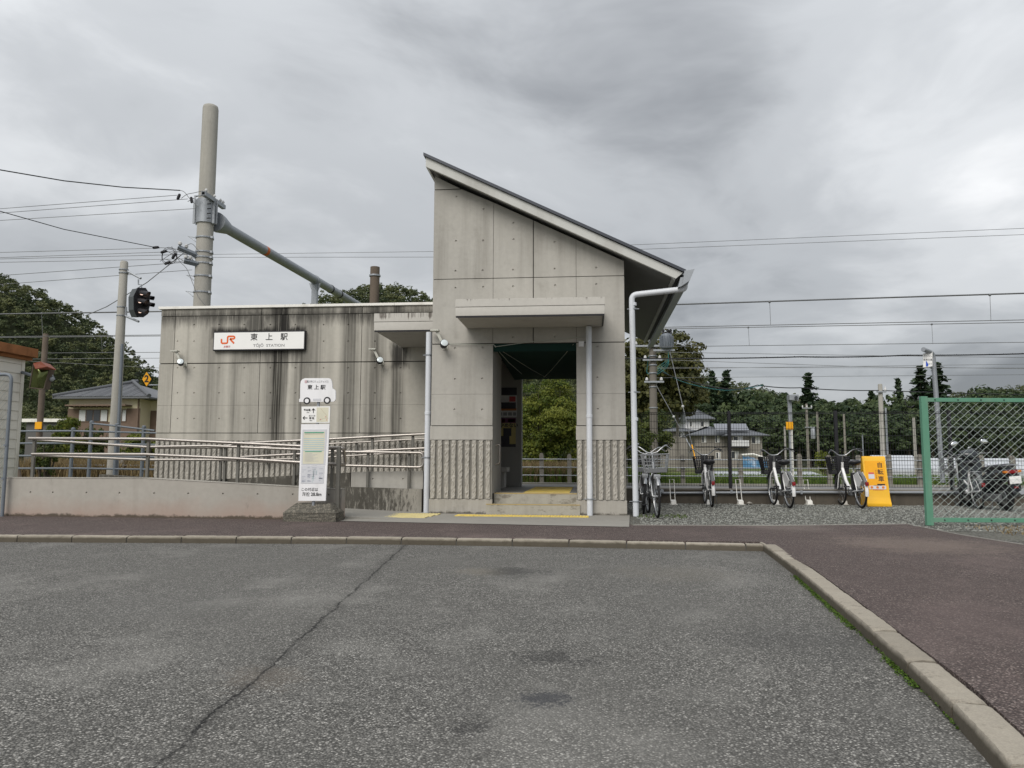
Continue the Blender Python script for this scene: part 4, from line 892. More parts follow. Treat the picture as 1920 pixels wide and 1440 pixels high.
# ================================================================== left side: shed, gate, mirror, poles, fence, signal
YS = 13.5
sc_ = P(40, 760, YS).x; zt = P(40, 672, YS).z
shed = thing('garden_shed', 'small white lap-sided shed with rusty orange roof edge', 'shed', (sc_-1, YS-1.2, 0))
part(MB().box(sc_-2.4, sc_-.03, YS-1.9, YS-.03, 0.0, zt), 'wall', 'siding_white', shed)
z = 0.0; bh = 18.8*YS/FPX
while z < zt-.02:
    h = min(bh, zt-z); part(MB().prism([(sc_-.03, z), (sc_+.012, z), (sc_+.001, z+h-.004), (sc_-.03, z+h-.004)], YS-1.9, YS-.075, 'y'), 'siding_board', 'siding_white', shed); z += bh
part(MB().cbox(sc_-.05, sc_+.022, YS-.072, YS, 0, zt, .004), 'corner_trim', 'siding_white', shed)
M = Matrix.Translation((sc_+.16, YS-2.1, zt+.11))
part(MB().cbox(-2.9, 0, 0, 2.25, -.085, .085, .012, M), 'roof', 'rust_roof', shed); part(MB().cbox(-2.7, -.07, .04, 2.2, -.15, -.087, .01, M), 'roof_batten', 'rust_roof', shed)
gt = thing('pipe_gate', 'grey bent-pipe gate frame with diamond wire mesh', 'gate', (P(5, 966, 10.88).x, 10.88, 0)); Yg = 10.86
part(MB().tube(bend([(-11.0, Yg, P(0, 702, Yg).z), P(22, 702, Yg), (P(4, 966, Yg).x, Yg, 0)], .1), .026, 10), 'frame_pipe', 'grey_paint', gt, 50)
for z in (.55, 1.05): part(MB().lathe([(.028, z), (.036, z), (.036, z+.03), (.028, z+.03)], 10, Matrix.Translation((P(14, 800, Yg).x, Yg, 0))), 'pipe_collar', 'grey_paint', gt)
b = MB(); x1 = P(14, 800, Yg).x; zt = P(0, 702, Yg).z
for i in range(-26, 24):
    for s in (1, -1):
        p = [];
        x = x1-2.0 + i*.08
        za, zb = .35, zt
        xa, xb = (x, x+(zb-za)*s*.9) if True else 0
        lo, hi = x1-2.0, x1-.02
        t0, t1 = 0.0, 1.0; dx = xb-xa
        for bound, sg_ in ((lo, 1), (hi, -1)):
            if (xa-bound)*sg_ < 0 and (xb-bound)*sg_ < 0: t1 = -1
            elif (xa-bound)*sg_ < 0: t0 = max(t0, (bound-xa)/dx)
            elif (xb-bound)*sg_ < 0: t1 = min(t1, (bound-xa)/dx)
        if t1-t0 > .03: b.tube([(xa+dx*t0, Yg+.004*s, za+(zb-za)*t0), (xa+dx*t1, Yg+.004*s, za+(zb-za)*t1)], .0022, 4, False)
part(b, 'wire_mesh', 'mesh_wire', gt)
YM = 13.2
mr = thing('traffic_mirror', 'orange rimmed square convex traffic mirror on a grey arm', 'mirror', P(78, 707, YM))
mc = [P(63, 684, YM), P(94, 688, YM+.06), P(82.5, 730, YM+.06), P(55.5, 727, YM)]
def qsurf(cs, y_out, n=8, grow=0.0):
    b = MB(); cen = (cs[0]+cs[1]+cs[2]+cs[3])/4; cs = [cen+(c-cen)*(1+grow) for c in cs]; nrm = (cs[1]-cs[0]).cross(cs[3]-cs[0]).normalized()
    if nrm.y > 0: nrm = -nrm
    for j in range(n+1):
        for i in range(n+1):
            u, v = i/n, j/n; p = (cs[0]*(1-u)+cs[1]*u)*(1-v)+(cs[3]*(1-u)+cs[2]*u)*v; b.v.append(tuple(p+nrm*(y_out*(1-(2*u-1)**2)*(1-(2*v-1)**2))))
    for j in range(n):
        for i in range(n): q = j*(n+1)+i; b.f.append((q, q+1, q+n+2, q+n+1)); b.m.append(0)
    return b
part(qsurf(mc, .045), 'mirror_face', 'convex_mirror', mr, 60)
b = MB(); b.tube([mc[0], mc[1], mc[2], mc[3]], .016, 6, closed=True); part(b, 'rim', 'old_wood', mr)
b = MB(); off = Vector((.02, .12, 0)); b.add([tuple(c+o_) for c in mc for o_ in (Vector((0, .015, 0)), off)], [(0, 2, 3, 1), (2, 4, 5, 3), (4, 6, 7, 5), (6, 0, 1, 7), (1, 3, 5, 7)]); part(b, 'back_shell', 'old_wood', mr)
h0, h1 = P(62, 682, YM-.02), P(94, 684, YM+.04); hv = [h0, P(76, 679, YM-.06), h1, P(105, 694, YM-.08), P(88, 688, YM-.16), P(66, 692, YM-.14)]
part(MB().add([tuple(q) for q in hv] + [tuple(q+Vector((0, 0, .012))) for q in hv], [(0, 1, 2, 3, 4, 5), (11, 10, 9, 8, 7, 6)] + [(i, (i+1) % 6, 6+(i+1) % 6, 6+i) for i in range(6)]), 'hood', 'orange_plastic', mr)
part(MB().tube([P(36, 697, YM+.3), P(48, 700, YM+.16), P(66, 706, YM+.12)], .03, 8), 'arm', 'grey_paint', mr, 50)
part(MB().tube([P(90, 690, YM+.1), P(102, 712, YM+.2)], .02, 6).ball(P(97, 711, YM+.15), .045, 8, 6), 'clamp', 'galvanised', mr)
def pole(name, lab, cat, px, y0, Y, r0, r1, mat, zbase=-.2, group=None, n=14):
    a = P(px, y0, Y); t = thing(name, lab, cat, (a.x, Y, zbase), group); MB().lathe([(r1, 0), (r0, a.z-zbase-.04), (r0*.8, a.z-zbase)], n).build('shaft', mat, t, 50); return t, a
t, a = pole('wooden_pole', 'weathered brown wooden pole carrying a small orange plate, behind the ramp', 'pole', 86, 626, 22.5, .085, .10, 'old_wood', .15)
part(MB().cbox(P(66.5, 791, 22.3).x, P(79, 791, 22.3).x, 22.28, 22.31, P(70, 804.5, 22.3).z, P(70, 791, 22.3).z, .004), 'plate', 'sign_yellow', t)
t, a = pole('strut_post', 'short leaning dark strut post by the shed', 'post', 47, 790, 18.5, .05, .06, 'old_wood', .2); t.rotation_euler = (0, R(-16), 0)
pf = thing('pipe_fence', 'blue-grey pipe fence with round posts behind the ramp', 'fence', (P(138, 880, 17).x, 17, .2))
for px, y0 in ((137.5, 804), (172, 791), (220, 796), (270, 800)):
    a = P(px, y0, 17.0); part(MB().lathe([(.042, .2), (.042, a.z-.03), (.048, a.z-.03), (.048, a.z+.01), (.02, a.z+.03)], 12, Matrix.Translation((a.x, 17, 0))), 'post', 'grey_paint', pf, 40)
for run in ([(-30, 809), (138, 808), (172, 809), (296, 812)], [(-30, 831.5), (138, 831), (296, 834)], [(-30, 854.5), (138, 854.5), (296, 857)], [(-30, 878.5), (138, 878), (296, 880.5)], [(172, 794), (221, 799), (290, 807.5)]):
    part(MB().tube([P(x, y, 16.98) for x, y in run], .022, 8), 'rail', 'grey_paint', pf, 50)
# railway signal
YSg = 18.2
t, a = pole('signal_post', 'concrete railway signal post with a dark multi-lamp signal head on an arm', 'railway signal', 233, 490, YSg, .095, .14, 'pole_concrete', .3); sx_ = a.x; sgp = t
for yy in (506, 512, 576, 592): z = P(231, yy, YSg).z; part(MB().lathe([(.108, z-.012), (.118, z-.012), (.118, z+.012), (.108, z+.012)], 14, Matrix.Translation((sx_, YSg, 0))), 'band', 'steel_grey', sgp)
part(MB().tube([P(238, 508, YSg), P(264, 522, YSg-.1)], .03, 6), 'arm', 'steel_grey', sgp); part(MB().tube([P(259.5, 524, YSg-.1), P(259.5, 533, YSg-.1), P(265, 534, YSg-.1), P(266, 545, YSg-.1)], .018, 6), 'hanger', 'steel_grey', sgp); part(MB().tube([P(234, 592, YSg), P(260, 603, YSg-.15)], .03, 6), 'arm', 'steel_grey', sgp); part(MB().tube([P(236, 576, YSg), P(236, 592, YSg)], .03, 6), 'bracket', 'steel_grey', sgp)
sgc = P(262, 568, YSg-.15)
MS = Matrix.Translation(sgc) @ Matrix.Rotation(R(70), 4, 'Z')
outl = [(-.10, .34), (.08, .38), (.16, .28), (.20, 0), (.16, -.24), (.06, -.34), (-.08, -.36), (-.16, -.2), (-.18, .12)]
hd = part(MB().prism([(x*1.15, z*1.02) for x, z in outl], -.05, .16, 'y', MS), 'signal_head', 'signal_grey', sgp)
part(MB().prism([(x*1.28, z*1.06) for x, z in outl], -.062, -.052, 'y', MS), 'backboard', 'dark_metal', hd)
for i, (lx, lz, lit) in enumerate(((-.02, .24, 1), (.10, .15, 0), (-.06, .03, 1), (.12, -.02, 0), (-.04, -.22, 1))):
    ML = MS @ Matrix.Translation((lx, -.06, lz)) @ Matrix.Rotation(R(90), 4, 'X')
    part(MB().lathe([(.045, 0), (.05, .02)], 14, ML), 'lens', 'lit_lamp' if lit else 'dark_metal', hd)
    hb = MB(); n = 10
    for k in range(n+1):
        an = R(200-220*k/n); L = .34-.10*abs(k-n/2)/(n/2)
        for yy, rr_ in ((0, .078), (-L, .062)): hb.v.append(tuple(MS @ Vector((lx+rr_*math.cos(an), -.06+yy, lz+rr_*math.sin(an)-(0.06 if yy else 0)))))
    hb.f = [(2*k, 2*k+1, 2*k+3, 2*k+2) for k in range(n)]; hb.m = [0]*n; part(hb, 'hood', 'dark_metal', hd)
part(MB().tube([P(229, 645, YSg-.12), P(222, 800, YSg-.12), P(218, 890, YSg-.12)], .035, 8), 'conduit', 'grey_paint', sgp)
# car stop marker "2"
YD = 19.5
ds = thing('stop_marker', 'yellow diamond stop marker sign with a black number', 'sign', P(275, 724, YD))
a = [P(275, 697.5, YD), P(283.5, 711, YD), P(275, 724.5, YD), P(267, 711, YD)]; part(MB().prism([(q.x, q.z) for q in a], YD-.01, YD+.01, 'y'), 'plate', 'sign_yellow', ds)
c = P(275.2, 711, YD); o = text_mesh('2', .26, 'black_print', 'lettering', ds, face_at(c.x, YD-.012, c.z), .008); o.matrix_parent_inverse = Matrix.Translation(-Vector(ds.location))
pa, pb = P(275, 722, YD+.03), P(306, 722, YD+.03); part(MB().tube([pa, pb, (pb.x, YD+.03, .3)], .02, 6).tube([P(275, 705, YD+.03), pa], .02, 6), 'bracket', 'galvanised', ds)

# ================================================================== catenary portal: mast, clamp, beam, arms
YP = 19.3
pm = thing('catenary_mast', 'tall round concrete catenary mast with steel clamp and long grey beam', 'mast', (P(379, 560, YP).x, YP, .3)); mx = P(379, 560, YP).x; mtop = P(395, 198, YP).z
part(MB().lathe([(.225, .3), (.205, mtop-.10), (.19, mtop-.03), (.14, mtop)], 24, Matrix.Translation((mx, YP, 0))), 'mast_shaft', 'pole_concrete', pm, 50)
z0, z1 = P(382, 420, YP).z, P(385, 376, YP).z; Mx = Matrix.Translation((mx, YP, 0))
cl_ = part(MB().lathe([(.232, z0), (.246, z0), (.246, z1), (.232, z1)], 24, Mx), 'clamp', 'galvanised', pm, 40)
for s in (-1, 1): part(MB().box(mx+s*.26-.03, mx+s*.26+.03, YP-.10-.05*(s < 0), YP-.06-.05*(s < 0), z0-.02, z1+.02).box(mx+s*.24-.02, mx+s*.30+.02, YP-.02, YP+.02, z0-.02, z1+.02), 'flange', 'steel_grey', cl_)
for k in range(4): part(MB().lathe([(.016, 0), (.016, .10)], 8, Matrix.Translation((mx+.16, YP-.24, z0+.08+k*.13)) @ Matrix.Rotation(R(90), 4, 'Y')), 'bolt', 'dark_metal', cl_)
bz = P(405, 415, YP+.2).z; d = pix(690, 583); Yf = d.y*(bz-CAM_H)/d.z; A = P(398, 410, YP+.05); A.z = bz; Bp = Vector((d.x*Yf/d.y, Yf, bz))
dirb = (Bp-A).normalized()
part(MB().tube([A+dirb*.18, A+dirb*.35, A+dirb*.75], [.27, .26, .175], 20), 'beam_socket', 'steel_grey', pm, 40)
beam = part(MB().tube([A+dirb*.5, A+dirb*6, Bp], .15, 20), 'beam', 'steel_grey', pm, 50)
d2 = pix(494, 470); tt = 3.2; q = A+dirb*3.0; part(MB().tube([q, q+dirb*.16], .1525, 20, False), 'painted_band', 'orange_band', beam, 50)
ts = None
for t_ in range(1, 200):
    q = A+dirb*(t_*.06); 
    v = q-Vector((0, 0, CAM_H)); dd = v.dot(fw); xx = 960+FPX*v.dot(rt)/dd
    if xx > 590: ts = t_*.06; break
q = A+dirb*(ts or 6); part(MB().tube([q, q-dirb*.12], .17, 20), 'beam_flange', 'steel_grey', beam); part(MB().cbox(q.x-.10, q.x+.10, q.y-.08, q.y+.08, q.z-1.6, q.z-.12, .01), 'drop_post', 'galvanised', beam); part(MB().prism([(q.x-.22, q.z-.12), (q.x+.22, q.z-.12), (q.x+.09, q.z-.45), (q.x-.09, q.z-.45)], q.y-.03, q.y+.03, 'y'), 'gusset', 'galvanised', beam)
for k in (1.4, 2.3): q2 = q+dirb*k; part(MB().tube([q2, q2+dirb*.08], .165, 16), 'beam_band', 'dark_metal', beam)
for yy in (447, 474, 484, 495, 519, 549):
    z = P(379, yy, YP).z; part(MB().lathe([(.222, z-.018), (.236, z-.018), (.236, z+.018), (.222, z+.018)], 20, Mx).box(mx+.2, mx+.27, YP-.1, YP-.04, z-.03, z+.03), 'band', 'galvanised', pm)
    if yy not in (474, 495): part(MB().tube([(mx-.2, YP-.08, z), (mx-.42, YP-.1, z+.03), (mx-.30, YP-.1, z-.03), (mx-.2, YP-.1, z-.12)], .013, 5), 'step_bolt', 'galvanised', pm)
# cross arms
a = P(381, 362, YP-.62); b = MB(); zb_ = .06
for dx, dz in ((-.055, 0), (.045, 0)): b.box(a.x+dx, a.x+dx+.01, a.y, a.y+1.15, a.z-.055, a.z+.055)
for dz in (-.055, .045): b.box(a.x-.045, a.x+.045, a.y+.001, a.y+1.149, a.z+dz, a.z+dz+.01)
ar = part(b, 'cross_arm', 'galvanised', pm)
for k in (.15, .6, .95, 1.1): part(MB().lathe([(.012, 0), (.012, .05), (.035, .05), (.04, .08), (.015, .12)], 10, Matrix.Translation((a.x, a.y+k, a.z+.055))), 'insulator', 'insulator', ar)
part(MB().tube([(a.x-.1, a.y+.1, a.z-.03), (a.x-.35, a.y+.2, a.z)], .016, 6).tube([(a.x-.1, a.y+.4, a.z-.03), (a.x-.3, a.y+.4, a.z-.05)], .014, 6), 'dead_end_clamps', 'galvanised', ar)
for (p0, p1, w) in (((334, 464), (372, 480), .075), ((345, 489), (374, 496), .075)):
    a, c = P(*p0, YP-.35), P(*p1, YP-.15); ar2 = part(MB().tube([a, c], w, 4), 'cross_arm', 'grey_paint', pm); part(MB().lathe([(.02, -.02), (.05, .0), (.05, .05), (.02, .08)], 10, Matrix.Translation(a+Vector((.05, 0, .08)))).lathe([(.02, -.02), (.045, .0), (.045, .05), (.02, .08)], 10, Matrix.Translation((a*.6+c*.4)+Vector((0, 0, .10)))), 'insulator', 'insulator', ar2)
cc = P(317, 480, YP-.4)
for rr_, sq in ((.22, 1.0), (.205, .85)): part(MB().tube([cc+Vector((rr_*math.cos(k*.4), .03*math.sin(k), rr_*sq*1.05*math.sin(k*.4))) for k in range(16)], .007, 5, closed=True), 'cable_loop', 'dark_metal', pm)
for pts in ([(290, 464), (315, 465), (338, 468)], [(300, 490), (330, 470), (352, 478)], [(312, 470), (330, 480), (348, 492)], [(322, 462), (336, 490), (350, 502), (372, 558), (385, 572)], [(330, 356), (345, 358), (355, 372), (372, 388)], [(340, 372), (350, 364), (362, 362), (380, 358)], [(352, 378), (362, 372), (376, 366)], [(346, 462), (360, 455), (372, 470)], [(310, 486), (328, 492), (346, 489)]):
    part(MB().tube(bend([P(x, y, YP-.38) for x, y in pts], .15, 4), .008, 5), 'jumper_cable', 'grey_wire', pm)
for px, py, an in ((335, 369, 20), (359, 375, -10), (292, 464, 85), (307, 472, 75), (314, 493, 70), (326, 480, 30)):
    a = P(px, py, YP-.4); part(MB().lathe([(.012, -.09), (.035, -.07), (.04, 0), (.035, .07), (.012, .09)], 10, Matrix.Translation(a) @ Matrix.Rotation(R(an), 4, 'Y')), 'insulator', 'dark_metal', pm)
t = thing('far_catenary_mast', 'distant brownish concrete mast holding the far end of the beam', 'mast', (P(702, 560, Yf+.3).x, Yf+.3, .2))
a = P(702, 501, Yf+.3); MB().lathe([(.22, 0), (.205, a.z-.35), (.205, a.z-.2)], 18).build('mast_shaft', 'old_wood', t, 50); MB().lathe([(.23, a.z-.62), (.25, a.z-.62), (.25, a.z-.55), (.23, a.z-.55)], 18).build('band', 'galvanised', t)

# ================================================================== overhead wires (span along the tracks)
def wire(name, label, pts, Y, r, mat='grey_wire', group=None, sag=0.0, twist=False):
    w = [P(x, y, yy if yy else Y) for x, y, yy in [(q if len(q) == 3 else (*q, None)) for q in pts]]
    if pts[0][0] < 0: w.insert(0, w[0]+(w[0]-w[1]).normalized()*22)
    if pts[-1][0] > 1920: w.append(w[-1]+(w[-1]-w[-2]).normalized()*22)
    out = []
    for i, (a, c) in enumerate(zip(w, w[1:])):
        for k in range(8):
            s = k/8; q = a*(1-s)+c*s; q.z -= sag*4*s*(1-s); out.append(q)
    out.append(w[-1]); b = MB().tube(out, r, 6)
    if twist:
        h = []; L = len(out)
        for i in range((L-1)*24): f_ = i/24; k = int(f_); s = f_-k; q = out[k]*(1-s)+out[k+1]*s; h.append(q+Vector((0, math.cos(i*2.1)*r*.8, math.sin(i*2.1)*r*.8+rng.uniform(-.3, .3)*r)))
        b.tube(h, r*.5, 5)
    return tag(b.build(name, mat, None, 60), label, 'wire', group)
g1 = 'thin wires strung above the railway'
mw = wire('messenger_wire', 'thick grey catenary messenger wire above the bicycles', [(-60, 590), (300, 584), (1250, 571.5), (1600, 560), (1980, 548)], 20.0, .020)
w1 = wire('contact_wire', 'catenary contact wire hung by droppers from the thick messenger wire', [(-60, 632), (300, 628), (1250, 613.5), (1980, 598.5)], 20.0, .010)
w2 = wire('messenger_wire', 'second catenary messenger wire close under the contact wire', [(-60, 633.5), (300, 630), (1250, 616.5), (1980, 603.5)], 25.5, .012)
w3 = wire('contact_wire', 'lower catenary contact wire of the far track', [(-60, 663), (300, 660.5), (1290, 649.5), (1980, 641)], 25.5, .010)
def dropper(px, ya, yb, Y, par): o = MB().tube([P(px, ya, Y), P(px+2, yb, Y)], .006, 5).ball(P(px, ya, Y), .035, 6, 5).build('dropper', 'grey_wire'); o.parent = par
for px, ya, yb in ((1443, 566, 610), (1856, 553, 602), (78, 588, 631)): dropper(px, ya, yb, 20.0, mw)
for px, ya, yb in ((1403, 614, 648), (1747, 608, 645), (190, 632, 661)): dropper(px, ya, yb, 25.5, w2)
wire('power_cable', 'thick black twisted cable crossing below the catenary wires', [(1000, 673.5), (1172, 672), (1500, 669), (1700, 666), (1980, 661)], 27.0, .022, 'black_wire', None, .03, True)
for pts, Y in (([(395, 477), (815, 471.5), (1200, 458.5), (1980, 425.5)], 30), ([(395, 482.5), (815, 482), (1200, 467.5), (1980, 437.5)], 30), ([(1225, 660), (1650, 667), (1980, 671)], 40), ([(1225, 674), (1600, 687), (1980, 692)], 40), ([(1225, 689), (1980, 690)], 45), ([(1225, 691.5), (1980, 682)], 45), ([(1225, 708.5), (1980, 702)], 45), ([(-60, 674), (300, 671.5)], 27), ([(-60, 671), (300, 690)], 30)):
    wire('thin_wire', 'thin grey wire strung above the railway', pts, Y, .0085 if Y < 35 else .012, 'grey_wire', g1)
wire('drop_cable', 'black service cable sagging down to the mast top arm', [(-80, 300, 15.0), (0, 318.5, 16.0), (120, 339, 17.4), (230, 351, 18.4), (338, 357, YP-.4)], None, .014, 'black_wire')
wire('drop_cable', 'dark service cable running down to the cable loop on the mast', [(-80, 372, 15.0), (0, 396, 16.0), (120, 430, 17.4), (292, 464, YP-.4)], None, .010, 'black_wire')
wire('stay_wire', 'stay wire sloping from the mast past the signal post', [(350, 470, YP-.3), (275, 530, YP-.4), (200, 575, YP-.5), (160, 592, YP-.6)], None, .011, 'grey_wire')
for pts in ([(-60, 396), (332, 366)], [(-60, 404), (352, 373)], [(-60, 417), (366, 391)], [(-60, 475), (300, 465)], [(-60, 485), (340, 471.5)], [(-60, 487), (352, 477)], [(-60, 493), (366, 485)], [(-60, 521), (345, 492)], [(-60, 538), (360, 506)]):
    wire('mast_wire', 'thin wire running level to the mast from beyond the shed', pts, YP-.35, .007, 'grey_wire', 'thin wires ending on the concrete mast')
# ================================================================== bicycles
def tor(b, R_, r, cx, cy, cz, n=36, m_=8, sx=1.0):
    for i in range(n):
        for k in range(m_):
            a, c = 2*math.pi*i/n, 2*math.pi*k/m_; rr_ = R_+r*math.cos(c); b.v.append((cx+r*math.sin(c)*sx, cy+rr_*math.cos(a), cz+rr_*math.sin(a)))
    o = len(b.v)-n*m_
    for i in range(n):
        for k in range(m_): b.f.append((o+i*m_+k, o+i*m_+(k+1) % m_, o+((i+1) % n)*m_+(k+1) % m_, o+((i+1) % n)*m_+k)); b.m.append(0)
    return b
def make_bike(label, group, frame_mat, basket_mat, share, guard=True, fold=False):
    t = thing('bicycle', label, 'bicycle', (0, 0, 0), group); WR, WB = .33, 1.10
    def bd_(b, name, mat, par=t, sm=50): o = b.build(name, mat, par, sm); return o
    for y in (0, WB):
        w_ = bd_(tor(MB(), WR-.02, .019, 0, y, WR), 'wheel', 'rubber')
        bd_(tor(MB(), WR-.045, .010, 0, y, WR, 36, 6, 1.3), 'rim', 'bike_silver', w_)
        sp_b = MB()
        for k in range(18): a = 2*math.pi*k/18; s = .03 if k % 2 else -.03; sp_b.tube([(s, y+.02*math.cos(a+.5), WR+.02*math.sin(a+.5)), (0, y+(WR-.05)*math.cos(a), WR+(WR-.05)*math.sin(a))], .0016, 4, False)
        bd_(sp_b, 'spokes', 'bike_silver', w_); bd_(MB().tube([(-.06, y, WR), (.06, y, WR)], .022, 10), 'hub', 'bike_silver' if not share or y == 0 else 'bike_black', w_)
    f = MB(); bb = (0, .44, .29); hd_, hb = (0, .86, .86), (0, .90, .70)
    f.tube([hd_, hb], .024, 10); f.tube([(0, .885, .74), (0, .74, .50), (0, .56, .34), bb], .030, 10); f.tube([bb, (0, .26, .72)], .019, 10)
    if not share: f.tube([(0, .87, .80), (0, .60, .52), (0, .40, .44)], .016, 8)
    for s in (-1, 1): f.tube([(0, .44, .29), (s*.055, .20, .31), (s*.06, 0, WR)], .011, 6); f.tube([(0, .30, .66), (s*.05, .12, .52), (s*.06, 0, WR)], .009, 6)
    bd_(f, 'frame', frame_mat)
    fk = MB()
    for s in (-1, 1): fk.tube([(s*.02, .91, .69), (s*.055, .95, .62), (s*.058, 1.06, .40), (s*.058, WB, WR)], .012, 8)
    bd_(fk, 'fork', frame_mat if share else 'bike_silver')
    hbz = 1.03; hbr = MB(); L = []
    for s in (-1, 1): hbr.tube(bend([(0, .83, hbz-.035), (s*.07, .83, hbz-.03), (s*.20, .80, hbz+.075), (s*.255, .70, hbz+.085), (s*.285, .56, hbz+.06)], .07, 4), .0115, 8)
    hbr.tube([hd_, (0, .83, hbz-.03)], .014, 8); hbo = bd_(hbr, 'handlebar', 'bike_silver')
    for s in (-1, 1): bd_(MB().tube([(s*.262, .68, hbz+.083), (s*.29, .545, hbz+.058)], .018, 8), 'grip', 'bike_black', hbo); bd_(MB().tube([(s*.245, .735, hbz+.075), (s*.29, .70, hbz+.045), (s*.335, .60, hbz+.02)], .0075, 6), 'brake_lever', 'bike_silver', hbo)
    bd_(MB().ball((.21, .76, hbz+.115), (.024, .024, .02), 10, 6), 'bell', 'bike_silver' if not share else 'bike_black', hbo)
    # basket: woven lattice, open top
    bk = MB(); y0, y1, z0, z1 = .98, 1.28, .70, .97
    def bx(u, z): k = .78+.22*(z-z0)/(z1-z0); return u*.20*k
    zsn = 6 if share else 5
    for k in range(zsn+1):
        z = z0+(z1-z0)*k/zsn; kk_ = .86+.14*(z-z0)/(z1-z0); yc = (y0+y1)/2; h = .15*kk_; r_ = .009 if (k in (0, zsn) or share) else .004
        bk.tube([(bx(-1, z), yc-h, z), (bx(1, z), yc-h, z), (bx(1, z), yc+h, z), (bx(-1, z), yc+h, z)], r_ if not share else .008, 5, closed=True)
    for u in [-1+2*i/9 for i in range(10)]:
        for sgn in (-1, 1): bk.tube([(bx(u, z0), (y0+y1)/2+sgn*.15*.86, z0), (bx(u, z1), (y0+y1)/2+sgn*.15, z1)], .007 if share else .003, 5)
    for v in [-1+2*i/7 for i in range(8)]:
        for sgn in (-1, 1): bk.tube([(bx(sgn, z0), (y0+y1)/2+v*.15*.86, z0), (bx(sgn, z1), (y0+y1)/2+v*.15, z1)], .007 if share else .003, 5)
    bk.box(bx(-1, z0), bx(1, z0), y0+.03, y1-.03, z0-.004, z0+.004)
    bo = bd_(bk, 'basket', basket_mat, t, None)
    if share: bd_(MB().cbox(-.07, .07, .955, .975, .66, 1.0, .006), 'basket_panel', 'bike_black', bo); bd_(MB().cbox(-.17, .17, 1.0, 1.26, .62, .70, .02), 'basket_tray', 'bike_black', bo)
    else: bd_(MB().box(-.15, .15, 1.285, 1.295, .70, .76), 'basket_plate', 'bike_grey', bo); bd_(MB().cbox(-.05, .05, 1.22, 1.30, .60, .67, .01), 'headlamp', 'bike_silver', bo)
    # saddle
    sm_ = bmesh.new(); bmesh.ops.create_uvsphere(sm_, u_segments=16, v_segments=10, radius=1)
    for q in sm_.verts:
        yy = q.co.y; wd = .125 if yy < -.1 else .125*(1-.62*min(1, (yy+.1)/.8)); q.co = Vector((q.co.x*wd, .20+yy*.135, .86+q.co.z*(.045 if q.co.z > 0 else .065)+(.012 if yy < -.5 else 0)))
    bd_(MB().bm(sm_), 'saddle', 'bike_black'); bd_(MB().tube([(0, .26, .70), (0, .22, .83)], .014, 8), 'seat_post', 'bike_silver')
    # mudguards
    def guard_(y, a0, a1, name, mat):
        b = MB(); n = 16; rr_ = WR+.022
        for i in range(n+1):
            a = R(a0+(a1-a0)*i/n)
            for s, dr in ((-.032, -.014), (-.02, .004), (0, .010), (.02, .004), (.032, -.014)): b.v.append((s, y+(rr_+dr)*math.cos(a), WR+(rr_+dr)*math.sin(a)))
        for i in range(n):
            for k in range(4): b.f.append((i*5+k, i*5+k+1, i*5+k+6, i*5+k+5)); b.m.append(0)
        return bd_(b, name, mat)
    g_ = guard_(0, 40, 160, 'rear_mudguard', 'bike_grey'); guard_(0, 160, 196, 'rear_mudguard_tip', 'bike_white') if share else None; guard_(WB, 30, 160, 'front_mudguard', 'bike_grey' if share else 'bike_silver')
    a = R(160); bd_(MB().cbox(-.028, .028, -WR-.055, -WR-.01, WR+.10, WR+.17, .008), 'rear_reflector', 'reflector_red', t)
    if guard:
        for s in (-1, 1): bd_(MB().prism([(.12, .64), (-.06, .68), (-.26, .52), (-.10, .40), (.10, .42)], s*.045-.003, s*.045+.003, 'x'), 'dress_guard', 'bike_white')
    if share: bd_(MB().cbox(-.04, .04, .24, .36, .34, .66, .015), 'battery', 'bike_black'); bd_(MB().cbox(-.05, .05, .40, .54, .22, .34, .02), 'motor_case', 'bike_grey')
    else:
        ca_ = MB(); 
        for y in (-.12, .02, .16): ca_.tube([(-.06, y, .70), (.06, y, .70)], .005, 5)
        for x in (-.06, 0, .06): ca_.tube([(x, -.22, .70), (x, .2, .70)], .005, 5)
        for s in (-1, 1): ca_.tube([(s*.06, -.1, .70), (s*.065, 0, WR)], .005, 5)
        bd_(ca_, 'rear_carrier', 'bike_silver')
    ck = MB().tube([(.045, .44, .29), (.075, .44, .29), (.085, .44+.12, .29-.11)], .010, 6).tube([(-.045, .44, .29), (-.075, .44, .29), (-.085, .44-.12, .29+.11)], .010, 6); cko = bd_(ck, 'crank', 'bike_silver')
    for s, dy, dz in ((1, .12, -.11), (-1, -.12, .11)): bd_(MB().cbox(s*.135-.045, s*.135+.045, .44+dy-.035, .44+dy+.035, .29+dz-.012, .29+dz+.012, .005), 'pedal', 'bike_black', cko)
    bd_(MB().prism([(.06, .37), (.44, .345), (.50, .30), (.44, .235), (.06, .29), (-.04, .33)], .048, .058, 'x'), 'chain_case', 'bike_black')
    ks = MB()
    for s in (-1, 1): ks.tube([(s*.075, 0, WR), (s*.10, .02, .02), (s*.10, .05, .004)], .006, 5)
    bd_(ks, 'kickstand', 'bike_silver')
    return t
def place(t, px, py, ang, lean, zoff=0.0):
    q = G(px, py); t.location = (q.x, q.y, zoff); t.rotation_euler = (0, R(lean), R(ang)); return t
gb = 'white share bicycles parked in the rack'
bk1 = place(make_bike('white-tailed share bicycle nearest the grey downpipe, front wheel in the rack', gb, 'bike_white', 'bike_black', True), 1335, 951, -2, -1.5)
bk2 = copy_tree(bk1); bk2['label'] = 'white share bicycle between two empty rack stands'; place(bk2, 1481, 953, 2, -2.5)
bk3 = copy_tree(bk1); bk3['label'] = 'white share bicycle standing next to the yellow bicycle sign'; place(bk3, 1616, 953, 1, -2.5)
